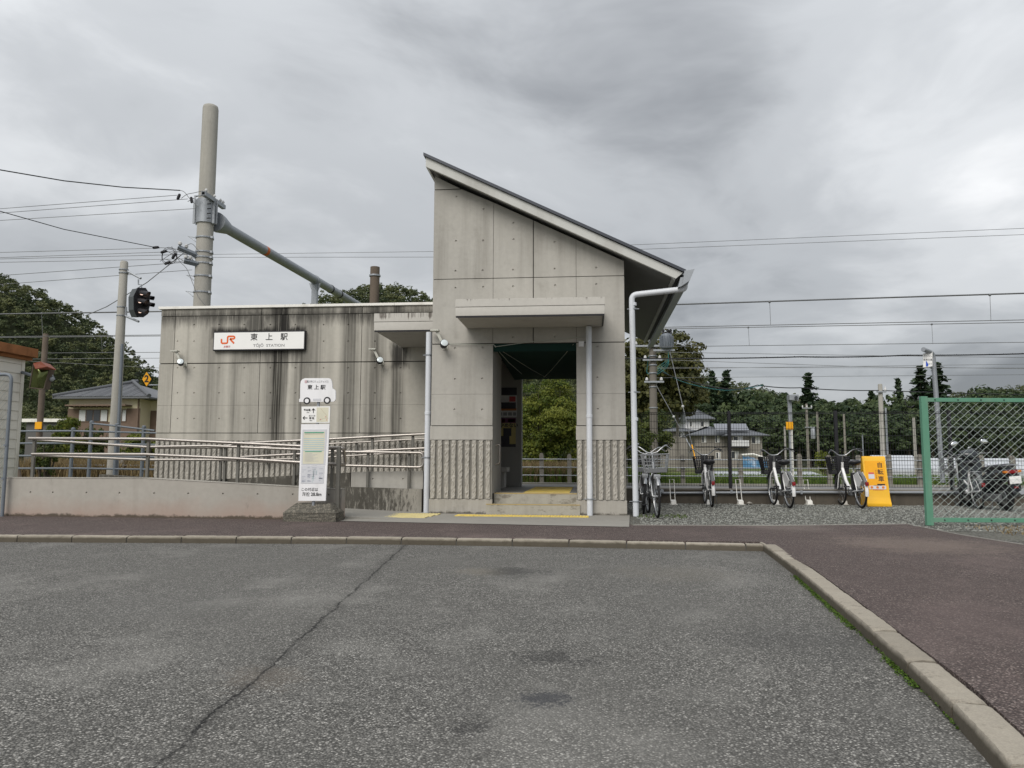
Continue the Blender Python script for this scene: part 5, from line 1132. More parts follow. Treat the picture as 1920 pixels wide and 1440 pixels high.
bkA = make_bike('silver basket bicycle parked beside the tower downpipe, basket facing the pavement', 'silver bicycles beside the tower', 'bike_silver', 'bike_silver', False, False)
q = G(1216, 971); bkA.location = (q.x+.08, q.y+1.12, -.005); bkA.rotation_euler = (0, R(2.0), R(183))
bkB = copy_tree(bkA); bkB['label'] = 'older silver basket bicycle squeezed between the tower wall and the downpipe'; bkB.location = (.92, 14.0, -.005); bkB.rotation_euler = (0, R(-2.5), R(177)); 
bkC = make_bike('dark city bicycle with white down tube behind the green fence', None, 'bike_white', 'bike_grey', False, False)
a, c = G(1836, 955), G(1742, 940); bkC.location = (a.x, a.y, -.005); bkC.rotation_euler = (0, R(-4), math.atan2(-(c.x-a.x), c.y-a.y))
# ------------------------------------------------------------------ rack stands
def rack(lab):
    t = thing('rack_stand', lab, 'bike rack', (0, 0, 0), 'white bicycle rack stands')
    MB().cbox(-.075, .075, -.05, .10, 0, .012, .003).build('base_plate', 'white_coping', t); MB().prism([(-.05, .012), (.10, .012), (.06, .10), (-.03, .075)], -.05, .05, 'x').build('shoe', 'white_coping', t)
    b = MB(); b.tube([(-.045, .03, .02), (-.045, .10, .12), (-.045, .22, .50), (.045, .22, .50), (.045, .10, .12), (.045, .03, .02)], .009, 6); b.build('hoop', 'white_coping', t, 50)
    return t
labs = ('white empty rack stand between the silver bicycle and first share bicycle', 'white rack stand holding the share bicycle nearest the downpipe', 'white empty rack stand beside the small round stone', 'white rack stand holding the middle share bicycle', 'white empty rack stand between the two right share bicycles', 'white rack stand holding the share bicycle beside the yellow sign')
r_ = None
for px, lab in zip((1263, 1329, 1389, 1455, 1518, 1583), labs):
    if r_ is None: r_ = rack(lab); o = r_
    else: o = copy_tree(r_); o['label'] = lab
    q = G(px, 946); o.location = (q.x, q.y, -.004); o.rotation_euler = (0, 0, R(2))
q = G(1405, 946); b = MB(); bm = bmesh.new(); bmesh.ops.create_icosphere(bm, subdivisions=2, radius=1)
for v in bm.verts: v.co = Vector((v.co.x*.06, v.co.y*.05, v.co.z*.035))*(1+rng.uniform(-.12, .12))+Vector((q.x, q.y, .022))
tag(b.bm(bm).build('stone', 'plinth_concrete', None, 40), 'small pale round stone lying by the low wall', 'stone')
# ------------------------------------------------------------------ yellow bicycle-share sign
q = G(1648, 950); yx, yy = q.x, q.y
ys_ = thing('share_sign', 'yellow plastic bicycle-share floor sign with black characters', 'sign', (yx, yy, 0)); hw = .215
prof = [(0, 0), (0, .055), (.05, .10), (.09, .20), (.12, .32), (.25, .93), (.275, .975), (.31, .985), (.36, .96), (.42, .5), (.46, 0)]
bm = bmesh.new(); n = len(prof); A_ = [bm.verts.new((-hw-.01*(1-p[1]), p[0], p[1])) for p in prof]; B_ = [bm.verts.new((hw+.01*(1-p[1]), p[0], p[1])) for p in prof]
for i in range(n): bm.faces.new((A_[i], A_[(i+1) % n], B_[(i+1) % n], B_[i]))
bm.faces.new(A_); bm.faces.new(B_); bmesh.ops.bevel(bm, geom=[e for e in bm.edges if e.calc_length() < .7], offset=.008, segments=2, affect='EDGES')
MB().bm(bm).build('body', 'yellow_paint', ys_, 35); ys_.rotation_euler = (0, 0, R(-3)); ys_.location = (yx, yy-.05, 0)
tl = math.atan2(.25-.12, .93-.32)
def on_face(u, z, lift=.0025): y = .12+(z-.32)*(.13/.61); return Matrix.Translation((u, y-lift, z)) @ Matrix.Rotation(-tl, 4, 'X') @ FACE
def yl(b, name, mat): return b.build(name, mat, ys_)
def facebox(u0, u1, z0, z1, mat, name, lift=.002): yl(MB().box(u0, u1, 0, z1-z0, 0, .0015, on_face(0, z0, lift)), name, mat)
facebox(-.185, .185, .33, .90, 'sign_yellow', 'face_panel', .001)
for ch, z in (('自', .80), ('転', .665), ('車', .53)): text_mesh(ch, .115, 'black_print', 'lettering', ys_, on_face(.095, z, .004), .0016)
text_mesh('バ\nイ\nク\nシ\nェ\nア', .032, 'black_print', 'lettering', ys_, on_face(.01, .62, .004), .0003)
facebox(-.13, -.03, .63, .665, 'red_print', 'label_strip', .0035); facebox(-.135, -.025, .54, .63, 'grey_paper', 'label_card', .003)
facebox(.01, .155, .415, .44, 'black_print', 'text_strip', .0035); facebox(-.14, .17, .335, .405, 'grey_paper', 'label_card', .003); facebox(-.06, .10, .407, .413, 'black_print', 'text_strip', .0035)
for u in (-.095, .01, .115): yl(MB().lathe([(.026, 0), (.026, .001)], 14, on_face(u, .37, .0045)), 'pictogram', 'amber' if u else 'pink_print')
facebox(-.08, .12, .318, .326, 'red_print', 'text_strip', .003)
# ================================================================== low wall, conduit, black mesh fence
YF = 16.5; zl = P(1500, 917, YF).z
lw = thing('low_wall', 'low dark weathered concrete platform wall behind the bicycles', 'wall', (0.6, YF, 0))
part(MB().cbox(.58, 24, YF, YF+.10, -.2, zl-.03, .006), 'wall', 'low_wall_concrete', lw); part(MB().cbox(.58, 24, YF-.02, YF+.12, zl-.028, zl, .006), 'coping', 'post_concrete', lw)
for k in range(9): part(MB().box(1.6+k*1.5, 1.66+k*1.5, YF-.012, YF, -.02, zl-.032), 'pilaster', 'low_wall_concrete', lw)
cd = thing('conduit_pipe', 'grey conduit pipe clipped along the low platform wall', 'pipe', (1, YF-.06, zl-.07))
part(MB().tube([P(1232, 924.5, YF-.06), P(1500, 923, YF-.06), P(1980, 924, YF-.06)], .026, 10), 'pipe', 'galvanised', cd, 50)
for k in range(10): x = 1.5+k*1.4; z = P(1500, 923, YF-.06).z; part(MB().box(x-.02, x+.02, YF-.095, YF, z-.035, z+.035), 'pipe_clip', 'steel_grey', cd)
a = P(1236, 917, YF-.2); jb = thing('junction_box', 'small grey junction box on a short black post by the wall', 'box', (a.x, YF-.2, 0)); MB().cbox(-.07, .07, -.05, .05, a.z-.07, a.z, .006).build('box', 'galvanised', jb); MB().box(-.02, .02, -.02, .02, 0, a.z-.068).build('post', 'dark_metal', jb)
mf = thing('mesh_fence', 'black wire mesh fence on top of the low platform wall', 'fence', (1, YF+.05, zl)); ym = YF+.05; zt = P(1500, 773, ym).z
posts = [P(x, 800, ym).x for x in (1170, 1367, 1567, 1780, 1990, 2190)]
for x in posts: part(MB().cbox(x-.03, x+.03, ym-.03, ym+.03, zl-.02, zt+.03, .004), 'post', 'dark_metal', mf)
for xa, xb in zip(posts, posts[1:]):
    b = MB(); n = int((xb-xa-.08)/.053)
    for i in range(n+1): x = xa+.04+(xb-xa-.08)*i/n; b.tube([(x, ym, zl+.04), (x, ym, zt)], .0031, 4, False)
    k = 0; z = zl+.05
    while z < zt+.001: b.tube([(xa, ym-.005, z), (xb, ym-.005, z)], .0036 if k else .005, 4, False); z += .15; k += 1
    for z in (zt, zt-.03): b.tube([(xa, ym-.005, z), (xb, ym-.005, z)], .006, 5, False)
    part(b, 'mesh_panel', 'black_wire', mf)
# concrete post fence across the tracks
pfz = .22; YC = 22.3
cf = thing('post_fence', 'grey concrete post and rail fence across the tracks', 'fence', (3, YC, pfz)); prc = None
for i in range(-16, 34):
    x = P(1015.8, 880, YC).x + i*.80
    if prc is None:
        prc = MB().prism([(-.06, 0), (.06, 0), (.06, .80), (.03, .86), (-.03, .86), (-.06, .80)], -.05, .05, 'y').build('post', 'post_concrete', cf); o = prc
    else: o = inst(prc, cf)
    o.location = (x-3, rng.uniform(-.02, .02), rng.uniform(-.02, .02)); o.rotation_euler = (rng.uniform(-.015, .015), rng.uniform(-.02, .02), 0)
for z in (.70, .47, .24): part(MB().tube([(-16, YC-.06, pfz+z), (26, YC-.06, pfz+z)], .016, 6), 'rail', 'galvanised', cf)
# ================================================================== green chain-link fence
gl = G(1743, 985); gz1 = P(1731, 746, gl.y).z; gdir = Vector((1, .10, 0)).normalized(); GLEN = 3.0
gf = thing('green_fence', 'green framed chain-link fence panel beside the parking area', 'fence', (gl.x, gl.y, 0)); gf.rotation_euler = (0, 0, math.atan2(gdir.y, gdir.x))
MB().cbox(-.045, .045, -.03, .03, 0, gz1+.02, .004).build('post', 'green_paint', gf)
MB().cbox(.045, GLEN, -.02, .02, gz1-.055, gz1, .004).build('top_rail', 'green_paint', gf); zb0 = P(1760, 975, gl.y).z; MB().cbox(.045, GLEN, -.02, .02, zb0-.03, zb0+.03, .004).build('bottom_rail', 'green_paint', gf); MB().cbox(GLEN, GLEN+.09, -.03, .03, 0, gz1+.02, .004).build('post', 'green_paint', gf)
for k in range(9): MB().lathe([(.010, 0), (.010, .006)], 8, Matrix.Translation((.15+k*.32, -.02, gz1-.028)) @ Matrix.Rotation(R(90), 4, 'X')).build('bolt', 'dark_metal', gf); MB().lathe([(.010, 0), (.010, .006)], 8, Matrix.Translation((.2+k*.32, -.02, zb0)) @ Matrix.Rotation(R(90), 4, 'X')).build('bolt', 'dark_metal', gf)
b = MB(); lo, hi, za, zb_ = .05, GLEN, zb0+.02, gz1-.05; dw, dh = .113, .098; slope = dh/dw
i = -int((zb_-za)/slope/dw)-1
while lo+i*dw < hi+(zb_-za)/slope:
    for s in (1, -1):
        xa = lo+i*dw; xb = xa+s*(zb_-za)/slope; t0, t1 = 0.0, 1.0; dx = xb-xa; ok = True
        for bound, sg_ in ((lo, 1), (hi, -1)):
            ina, inb = (xa-bound)*sg_ >= 0, (xb-bound)*sg_ >= 0
            if not ina and not inb: ok = False
            elif not ina: t0 = max(t0, (bound-xa)/dx)
            elif not inb: t1 = min(t1, (bound-xa)/dx)
        if ok and t1-t0 > .01:
            n = max(2, int((t1-t0)*(zb_-za)/dh*2)); pts = []
            for k in range(n+1): tt = t0+(t1-t0)*k/n; pts.append((xa+dx*tt, .004*s*(1 if k % 2 else -1), za+(zb_-za)*tt))
            b.tube(pts, .0020, 4, False)
    i += 1
for z in (za+.33*(zb_-za), za+.78*(zb_-za)): b.tube([(lo, .006, z), (hi, .006, z)], .0022, 4, False)
b.build('chain_link', 'mesh_wire', gf)
# ================================================================== motor scooter
def make_scooter():
    t = thing('motor_scooter', 'black motor scooter with round mirrors and white number plate', 'scooter', (0, 0, 0))
    def s_(b, name, mat, par=t, sm=45): return b.build(name, mat, par, sm)
    for y in (0, 1.28):
        w_ = s_(tor(MB(), .185, .058, 0, y, .243, 28, 10), 'wheel', 'rubber'); s_(MB().lathe([(.13, -.04), (.14, -.03), (.14, .03), (.13, .04)], 20, Matrix.Translation((0, y, .243)) @ Matrix.Rotation(R(90), 4, 'Y')), 'rim', 'bike_silver', w_)
    def hull(sections, name, mat, par=t):     # (y, z_center, half width, half height) cross-sections
        b = MB(); n = 14
        for y, zc, w_, h in sections:
            for k in range(n): a = 2*math.pi*k/n; cx_, sx_2 = math.cos(a), math.sin(a); b.v.append((w_*math.copysign(abs(cx_)**.7, cx_), y, zc+h*math.copysign(abs(sx_2)**.7, sx_2)))
        L_ = len(sections)
        for i in range(L_-1):
            for k in range(n): b.f.append((i*n+k, i*n+(k+1) % n, (i+1)*n+(k+1) % n, (i+1)*n+k)); b.m.append(0)
        b.f += [tuple(range(n)), tuple(range((L_-1)*n, L_*n))]; b.m += [0, 0]; return s_(b, name, mat, par)
    hull([(-.36, .72, .05, .03), (-.30, .70, .12, .07), (-.1, .66, .16, .12), (.25, .58, .17, .14), (.42, .50, .15, .16), (.48, .42, .12, .12)], 'rear_body', 'scooter_black')
    hull([(-.28, .79, .08, .02), (-.2, .80, .14, .05), (.1, .78, .16, .055), (.45, .74, .14, .05), (.52, .73, .06, .03)], 'seat', 'bike_black')
    hull([(.40, .27, .15, .05), (.62, .25, .18, .05), (.92, .28, .18, .06)], 'floor_board', 'scooter_black')
    MBs = MB().prism([(.90, .25), (1.02, .25), (1.16, .55), (1.12, .90), (1.02, .95), (.98, .80), (1.03, .52)], -.19, .19, 'x'); s_(MBs, 'front_shield', 'scooter_black')
    hull([(1.02, .42, .08, .05), (1.25, .53, .08, .05), (1.48, .46, .06, .04), (1.56, .38, .04, .03)], 'front_fender', 'scooter_black')
    hull([(.90, 1.00, .06, .04), (.95, 1.02, .16, .07), (1.04, 1.03, .18, .09), (1.12, 1.00, .12, .06)], 'handlebar_cowl', 'scooter_black')
    hb = s_(MB().tube(bend([(-.35, .88, 1.02), (-.16, .98, 1.03), (.16, .98, 1.03), (.35, .88, 1.02)], .08), .014, 8), 'handlebar', 'bike_grey')
    for s in (-1, 1):
        s_(MB().tube([(s*.26, .93, 1.025), (s*.37, .87, 1.02)], .020, 8), 'grip', 'bike_black', hb); s_(MB().tube([(s*.20, 1.00, 1.04), (s*.35, .96, 1.02)], .007, 6), 'brake_lever', 'bike_silver', hb)
        mo = s_(MB().tube([(s*.17, .97, 1.05), (s*.26, .96, 1.20)], .006, 6), 'mirror_stem', 'bike_black', hb)
        Mm = Matrix.Translation((s*.28, .95, 1.25)) @ Matrix.Rotation(R(s*18), 4, 'Y'); m2 = s_(MB().ball((0, .008, 0), (.075, .022, .05), 16, 8, Mm), 'mirror', 'bike_black'); s_(MB().ball((0, -.012, 0), (.068, .006, .044), 16, 8, Mm), 'mirror_glass', 'mirror_glass', m2)
        s_(MB().cbox(s*.11-.035, s*.11+.035, -.37, -.30, .69, .73, .008), 'indicator', 'amber')
    s_(MB().cbox(-.075, .075, -.385, -.33, .68, .74, .012), 'tail_lamp', 'reflector_red')
    s_(MB().cbox(-.09, .09, -.395, -.30, .36, .66, .02), 'rear_fender', 'scooter_black')
    pl = s_(MB().cbox(-.10, .10, -.41, -.402, .50, .63, .002), 'number_plate', 'sign_white')
    s_(MB().cbox(-.035, .035, -.41, -.396, .42, .45, .004), 'reflector', 'reflector_red')
    s_(MB().tube([(.13, .35, .22), (.15, .1, .24), (.15, -.28, .34)], [.03, .055, .05], 12), 'exhaust', 'bike_silver'); s_(MB().cbox(-.15, -.07, -.05, .42, .17, .31, .03), 'drive_case', 'bike_grey')
    ca_ = MB()
    for x in (-.08, .08): ca_.tube(bend([(x, .0, .80), (x, -.25, .82), (x*.8, -.42, .83)], .05), .010, 6)
    ca_.tube([(-.08, -.2, .82), (.08, -.2, .82)], .010, 6).tube([(-.065, -.42, .83), (.065, -.42, .83)], .010, 6); s_(ca_, 'rear_carrier', 'bike_silver')
    s_(MB().tube([(-.08, .25, .18), (-.2, .12, .01)], .010, 6), 'side_stand', 'bike_grey')
    return t
sct = make_scooter(); a, c = G(1888, 958), G(1836, 948); sct.location = (a.x, a.y, 0); sct.rotation_euler = (0, R(-5), math.atan2(-(c.x-a.x), c.y-a.y)*.55+.15)
# ================================================================== poles and signs across the tracks
YSn = 17.6
sn = thing('platform_sign', 'slim grey bent pole with a hanging white and blue platform sign', 'sign', (P(1766, 890, YSn).x, YSn, .3))
part(MB().tube(bend([P(1768, 905, YSn), P(1749, 662, YSn), P(1731, 655, YSn-.25)], .12), .05, 12), 'pole', 'galvanised', sn, 50)
pq = [P(1731.5, 663, YSn-.12), P(1746.5, 659, YSn-.06), P(1746.5, 687, YSn-.06), P(1731.5, 689, YSn-.12)]
part(MB().prism([(q.x, q.z) for q in pq], YSn-.11, YSn-.09, 'y'), 'plate', 'sign_white', sn)
for body, v, sz in (('ワンマン', .27, .045), ('乗車位置', .52, .048), ('後のり', .80, .04)): c = pq[0]*(1-v)*.5+pq[1]*(1-v)*.5+pq[2]*v*.5+pq[3]*v*.5; o = text_mesh(body, sz, 'grey_print', 'lettering', sn, face_at(c.x+(.03 if v > .7 else 0), YSn-.112, c.z), .0006); o.matrix_parent_inverse = Matrix.Translation(-Vector(sn.location))
part(MB().add([(P(1732, 677, YSn).x, YSn-.113, P(1732, 677, YSn).z), (P(1736.5, 683, YSn).x, YSn-.113, P(1732, 684, YSn).z), (P(1736, 688, YSn).x, YSn-.113, P(1732, 688, YSn).z), (P(1732, 688.5, YSn).x, YSn-.113, P(1732, 688.5, YSn).z)], [(0, 1, 2, 3)]), 'blue_mark', 'blue_print', sn)
YTr = 30.0
t, a = pole('utility_pole', 'concrete utility pole with a grey transformer under the station eave', 'utility pole', 1223, 612, YTr, .125, .165, 'dark_pole', .1); ux = a.x
for yy in (668, 685, 700, 718, 726, 765, 640): z = P(1222, yy, YTr).z; part(MB().lathe([(.15, z-.015), (.17, z-.015), (.17, z+.025), (.15, z+.025)], 12, Matrix.Translation((ux, YTr, 0))), 'band', 'galvanised', t)
for yy, l, r2 in ((650, .75, .5), (676, .4, .35), (717, .35, .4)): z = P(1222, yy, YTr).z; ar = part(MB().cbox(ux-l, ux+r2, YTr-.22, YTr-.14, z-.035, z+.035, .01), 'cross_arm', 'steel_grey', t); part(MB().lathe([(.03, 0), (.06, .03), (.05, .10), (.02, .14)], 10, Matrix.Translation((ux-l+.1, YTr-.18, z+.04))).lathe([(.03, 0), (.06, .03), (.05, .10), (.02, .14)], 10, Matrix.Translation((ux+r2-.1, YTr-.18, z+.04))), 'insulator', 'insulator', ar)
c = P(1250, 654, YTr-.3); tf = part(MB().lathe([(.20, 0), (.22, .03), (.22, .52), (.20, .56), (.08, .60)], 20, Matrix.Translation(c)), 'transformer', 'grey_paint', t, 40)
for k in range(16): an = 2*math.pi*k/16; part(MB().box(.22, .27, -.012, .012, .06, .48, Matrix.Translation(c) @ Matrix.Rotation(an, 4, 'Z')), 'cooling_fin', 'grey_paint', tf)
for k in (-.12, .05, .16): part(MB().lathe([(.03, .56), (.06, .60), (.035, .66), (.06, .70), (.02, .78)], 10, Matrix.Translation(c+Vector((k, 0, 0)))), 'bushing', 'dark_metal', tf)
part(MB().box(ux, c.x+.3, YTr-.34, YTr-.26, c.z-.09, c.z-.02), 'transformer_bracket', 'steel_grey', t)
for k in range(4): part(MB().tube(bend([P(1232, 690+k*4, YTr-.2), P(1255, 672+k*5, YTr-.3), P(1252, 655, YTr-.3)], .5, 5), .010, 5), 'jumper_cable', 'teal_cable', t)
part(MB().tube(bend([P(1216, 670, YTr), P(1212, 700, YTr), P(1224, 705, YTr)], .3, 5), .012, 5), 'jumper_cable', 'teal_cable', t)
part(MB().tube([P(1218, 855, YTr-.2), P(1218, 900, YTr-.2)], .05, 8), 'cable_guard', 'pvc_pipe', t)
def guy(lab, p, q, Y0, Y1): 
    t_ = thing('guy_wire', lab, 'guy wire', P(*q, Y1)); part(MB().tube([P(*p, Y0), P(*q, Y1)], .014, 6), 'wire', 'grey_wire', t_); s = .55; part(MB().ball(P(*p, Y0)*(1-s)+P(*q, Y1)*s, .05, 8, 6), 'insulator', 'insulator', t_); part(MB().tube([P(*p, Y0)*.12+P(*q, Y1)*.88, P(*q, Y1)], .02, 6), 'guard', 'sign_yellow' if 'yellow' in lab else 'galvanised', t_)
guy('long guy wire with a yellow guard from the transformer', (1255, 655), (1304, 862), YTr-.3, 26.5); guy('short grey guy wire low on the transformer pole', (1228, 718), (1296, 840), YTr, 27.0)
gp2 = 'slim far poles beyond the fence'
for px, y0, Y, r, lab, mt, ca_ in ((1269, 722, 62, .13, 'slim far pole with a small transformer in front of the grey houses', 'post_concrete', 1), (1650, 720, 40, .13, 'pale far concrete pole with cables behind the yellow sign', 'pole_concrete', 2), (1512, 757, 70, .12, 'slim far pole with crossarm beyond the rack bicycles', 'post_concrete', 1), (1532, 772, 80, .12, 'thin far pole standing just behind another slim pole', 'post_concrete', 0), (1582, 775, 60, .09, 'thin far pole behind the bicycle next to the sign', 'post_concrete', 0), (1713, 783, 30, .06, 'short slim post beside the green fence', 'pole_concrete', 0), (1617, 815, 40, .035, 'very thin white rod behind the yellow sign', 'galvanised', 0)):
    t, a = pole('far_pole', lab, 'pole', px, y0, Y, r*.8, r, mt, .1, gp2)
    if ca_:
        z = a.z-.4; wa = .42 if ca_ == 1 else .22; part(MB().cbox(a.x-wa, a.x+wa, Y-.2, Y-.1, z-.04, z+.04, .01), 'cross_arm', 'galvanised', t)
        for s in ((-.38, 0, .38) if ca_ == 1 else (.18,)): part(MB().lathe([(.04, 0), (.07, .05), (.02, .22)], 8, Matrix.Translation((a.x+s, Y-.15, z+.04))), 'insulator', 'insulator', t)
        if ca_ == 1: part(MB().lathe([(.18, -.1), (.2, 0), (.2, .75), (.15, .85)], 12, Matrix.Translation((a.x+.42, Y-.2, z-2.6))), 'transformer', 'galvanised', t, 40); part(MB().cbox(a.x-.25, a.x+.6, Y-.2, Y-.1, z-1.72, z-1.65, .01), 'cross_arm', 'galvanised', t)
        else: part(MB().tube([(a.x+.18, Y-.1, .2), (a.x+.18, Y-.1, a.z-1.2)], .05, 8), 'cable_pipe', 'galvanised', t); part(MB().tube([(a.x+1.6, Y, z-.4)]+[(a.x+1.4+.25*math.cos(k*.7), Y, z-.5+.28*math.sin(k*.7)) for k in range(9)], .025, 5), 'cable_coil', 'dark_metal', t)
YCm = 24.5
cm = thing('camera_pole', 'square steel pole with a camera box and orange plate behind the share bicycles', 'pole', (P(1480, 890, YCm).x, YCm, .2)); a = P(1480, 742, YCm)
part(MB().cbox(a.x-.055, a.x+.055, YCm-.05, YCm+.05, .2, a.z, .008), 'post', 'galvanised', cm); part(MB().cbox(a.x-.06, a.x+.22, YCm-.25, YCm+.1, a.z-.16, a.z+.02, .02), 'camera', 'galvanised', cm); part(MB().lathe([(.05, 0), (.05, .04)], 12, Matrix.Translation((a.x+.13, YCm-.25, a.z-.08)) @ Matrix.Rotation(R(90), 4, 'X')), 'lens', 'dark_window', cm)
c0, c1 = P(1473, 791, YCm-.1), P(1487, 805, YCm-.1); part(MB().cbox(c0.x, c1.x, YCm-.12, YCm-.10, c1.z, c0.z, .005), 'plate', 'sign_yellow', cm); part(MB().tube([(a.x-.17, YCm, .2), (a.x-.17, YCm, P(1470, 800, YCm).z)], .03, 8), 'cable_pipe', 'pole_concrete', cm); part(MB().tube([(a.x+.02, YCm-.06, .2), (a.x+.02, YCm-.06, P(1480, 805, YCm).z)], .03, 8), 'cable_pipe', 'white_coping', cm)
wire('telephone_cable', 'dark telephone cable drooping from the transformer pole to the far pole', [(1235, 695, YTr), (1290, 714, 31), (1370, 730, 33), (1420, 722, 36), (1500, 727, 38), (1650, 732, 40), (1980, 740, 46)], None, .024, 'black_wire', None, .05)
wire('telephone_cable', 'teal cable sagging across the far trees', [(1235, 690, YTr), (1280, 716, 31), (1360, 732, 33), (1430, 722, 36)], None, .016, 'teal_cable', None, .05)
# ================================================================== plants
def leaf_mesh(name, cen, nrm, size, mat, parent=None, tint=None, aspect=1.0, extra=None):
    """one mesh of leaf-sized quads at cen with normals nrm"""
    n = len(cen); nrm = nrm/np.linalg.norm(nrm, axis=1, keepdims=True)
    ref = np.tile(np.array([[0., 0., 1.]]), (n, 1)); ref[np.abs(nrm[:, 2]) > .9] = (1, 0, 0)
    u = np.cross(ref, nrm); u /= np.linalg.norm(u, axis=1, keepdims=True); v = np.cross(nrm, u)
    a = nrng.uniform(0, 2*math.pi, n)[:, None]; u, v = u*np.cos(a)+v*np.sin(a), -u*np.sin(a)+v*np.cos(a)
    s = np.asarray(size).reshape(-1, 1)*np.ones((n, 1))
    p = np.stack([cen-u*s*.5*aspect, cen-v*s*.5, cen+u*s*.5*aspect, cen+v*s*.5], 1).reshape(-1, 3)
    f = np.arange(n*4).reshape(-1, 4)
    if tint is None: tint = nrng.random(n)
    vt = np.repeat(tint, 4); co = p; faces = [f]
    me = bpy.data.meshes.new(name); nv, nf = len(co), len(f)
    me.vertices.add(nv); me.vertices.foreach_set('co', co.astype(np.float32).ravel()); me.loops.add(nf*4); me.loops.foreach_set('vertex_index', f.astype(np.int32).ravel())
    me.polygons.add(nf); me.polygons.foreach_set('loop_start', np.arange(0, nf*4, 4, dtype=np.int32)); me.update(calc_edges=True)
    at = me.attributes.new('tint', 'FLOAT', 'POINT'); at.data.foreach_set('value', vt.astype(np.float32))
    me.materials.append(MAT[mat]); o = bpy.data.objects.new(name, me); COL.objects.link(o)
    if parent is not None: o.parent = parent
    return o
def rdir(n):
    d = nrng.normal(size=(n, 3)); return d/np.linalg.norm(d, axis=1, keepdims=True)
def crown_pts(nl, per, rad, hgt, lobe, low=-.5):
    """leaf centres on many small lobes spread over an ellipsoid: uneven outline with gaps"""
    d = rdir(nl); d[:, 2] = np.clip(d[:, 2], low, 1); rr_ = nrng.uniform(.45, 1.0, nl)[:, None]
    c = d*rr_*np.array([rad, rad, hgt]); ls = lobe*nrng.uniform(.6, 1.35, nl)
    dd = rdir(nl*per); dd[:, 2] = np.where(dd[:, 2] < -.3, -dd[:, 2], dd[:, 2]); lc = np.repeat(c, per, 0); lsr = np.repeat(ls, per)[:, None]
    p = lc+dd*lsr*nrng.uniform(.55, 1.05, (nl*per, 1))*np.array([1, 1, .75]); tint = np.clip(np.repeat(nrng.uniform(.15, .85, nl), per)+nrng.normal(0, .16, nl*per), 0, 1)
    return p, dd+rdir(nl*per)*.55, tint
def trunk_mesh(h, r, parent, limbs=5, spread=.5, mat='bark', lean=0.0):
    b = MB(); b.tube([(0, 0, -.1), (lean*.3*h, 0, h*.35), (lean*h*.8, 0, h*.75), (lean*h, 0, h)], [r, r*.8, r*.5, r*.2], 8)
    for k in range(limbs): a = k*2.4+.5; z = h*(.45+.09*k); b.tube([(lean*z, 0, z), (lean*z+math.cos(a)*spread*h*.25, math.sin(a)*spread*h*.25, z+h*.14), (lean*z+math.cos(a)*spread*h*.45, math.sin(a)*spread*h*.45, z+h*.2)], [r*.45, r*.3, r*.08], 6)
    return b.build('trunk', mat, parent, 60)
# ---- prototypes for the far trees
def broad_tree(seed, H, rad, nl, per, lobe, ls, mat, label, group, loc, zc=.62, hz=.42):
    t = thing('tree', label, 'tree', loc, group); trunk_mesh(H*.8, H*.022, t)
    p, nr, ti = crown_pts(nl, per, rad, H*hz, lobe); p[:, 2] += H*zc; leaf_mesh('crown', p, nr, ls*nrng.uniform(.7, 1.4, len(p)), mat, t, ti); return t
def conifer(H, rad, label, group, loc, mat='cedar_leaf', layers=26, per=70, ls=.55):
    t = thing('conifer_tree', label, 'tree', loc, group); trunk_mesh(H*.97, H*.016, t, 0)
    P_, N_, T_ = [], [], []
    for i in range(layers):
        f_ = i/(layers-1); z = H*(.12+.88*f_); r = rad*(1-f_)**.75*(.75+.5*nrng.random())+.12; nb = max(4, int(9*(1-f_)+4))
        for k in range(nb):
            a = nrng.uniform(0, 2*math.pi); L = r*nrng.uniform(.6, 1.1); m_ = max(4, int(per*(1-f_*.7)/nb*2.2)); s = nrng.random(m_)**.6
            q = np.stack([np.cos(a)*L*s, np.sin(a)*L*s, z-.25*L*s**1.5+.0*s], 1)+nrng.normal(0, .13+.12*(1-f_), (m_, 3)); P_.append(q); N_.append(np.array([[0, 0, 1.]])+rdir(m_)*.9); T_.append(np.clip(nrng.uniform(.1, .8)+nrng.normal(0, .15, m_), 0, 1))
    leaf_mesh('crown', np.concatenate(P_), np.concatenate(N_), ls*nrng.uniform(.6, 1.3, sum(len(q) for q in P_)), mat, t, np.concatenate(T_)); return t
def retree(proto_, label, group, loc, s, rz):
    o = copy_tree(proto_); o['label'] = label
    if group: o['group'] = group
    o.location = loc; o.scale = (s[0], s[0], s[1]); o.rotation_euler = (0, 0, rz); return o
def at_ground(px, Y, z=.1): q = P(px, 868, Y); return Vector((q.x, Y, z))
def height_for(px, py, Y, z=.1): return P(px, py, Y).z-z
gF = 'dark trees of the treeline beyond the fields'
def far(px, ytop, Y, proto_, H0, lab, sx=None):
    h = height_for(px, ytop, Y); s = h/H0; return retree(proto_, lab, gF, at_ground(px, Y), (sx*s if sx else s, s), rng.uniform(0, 6.28))
con = conifer(14, 2.6, 'tall pointed conifer with a thin ragged top beyond the grey houses', gF, at_ground(1338, 150)); con.scale = [height_for(1338, 698, 150)/14]*3
brd = [broad_tree(s, 11, 4.6, 46, 60, 1.5, .55, 'forest_leaf', 'x', gF, at_ground(1420, 150)) for s in (1, 2, 3)]
lb = 'dark rounded broadleaf tree in the far treeline'
brd[0].location = at_ground(1410, 150); brd[1].location = at_ground(1462, 155); brd[2].location = at_ground(1560, 155)
for o, px, yt in zip(brd, (1410, 1462, 1560), (722, 716, 735)): o['label'] = lb; s = height_for(px, yt, 150)/12.9; o.scale = (s, s, s)
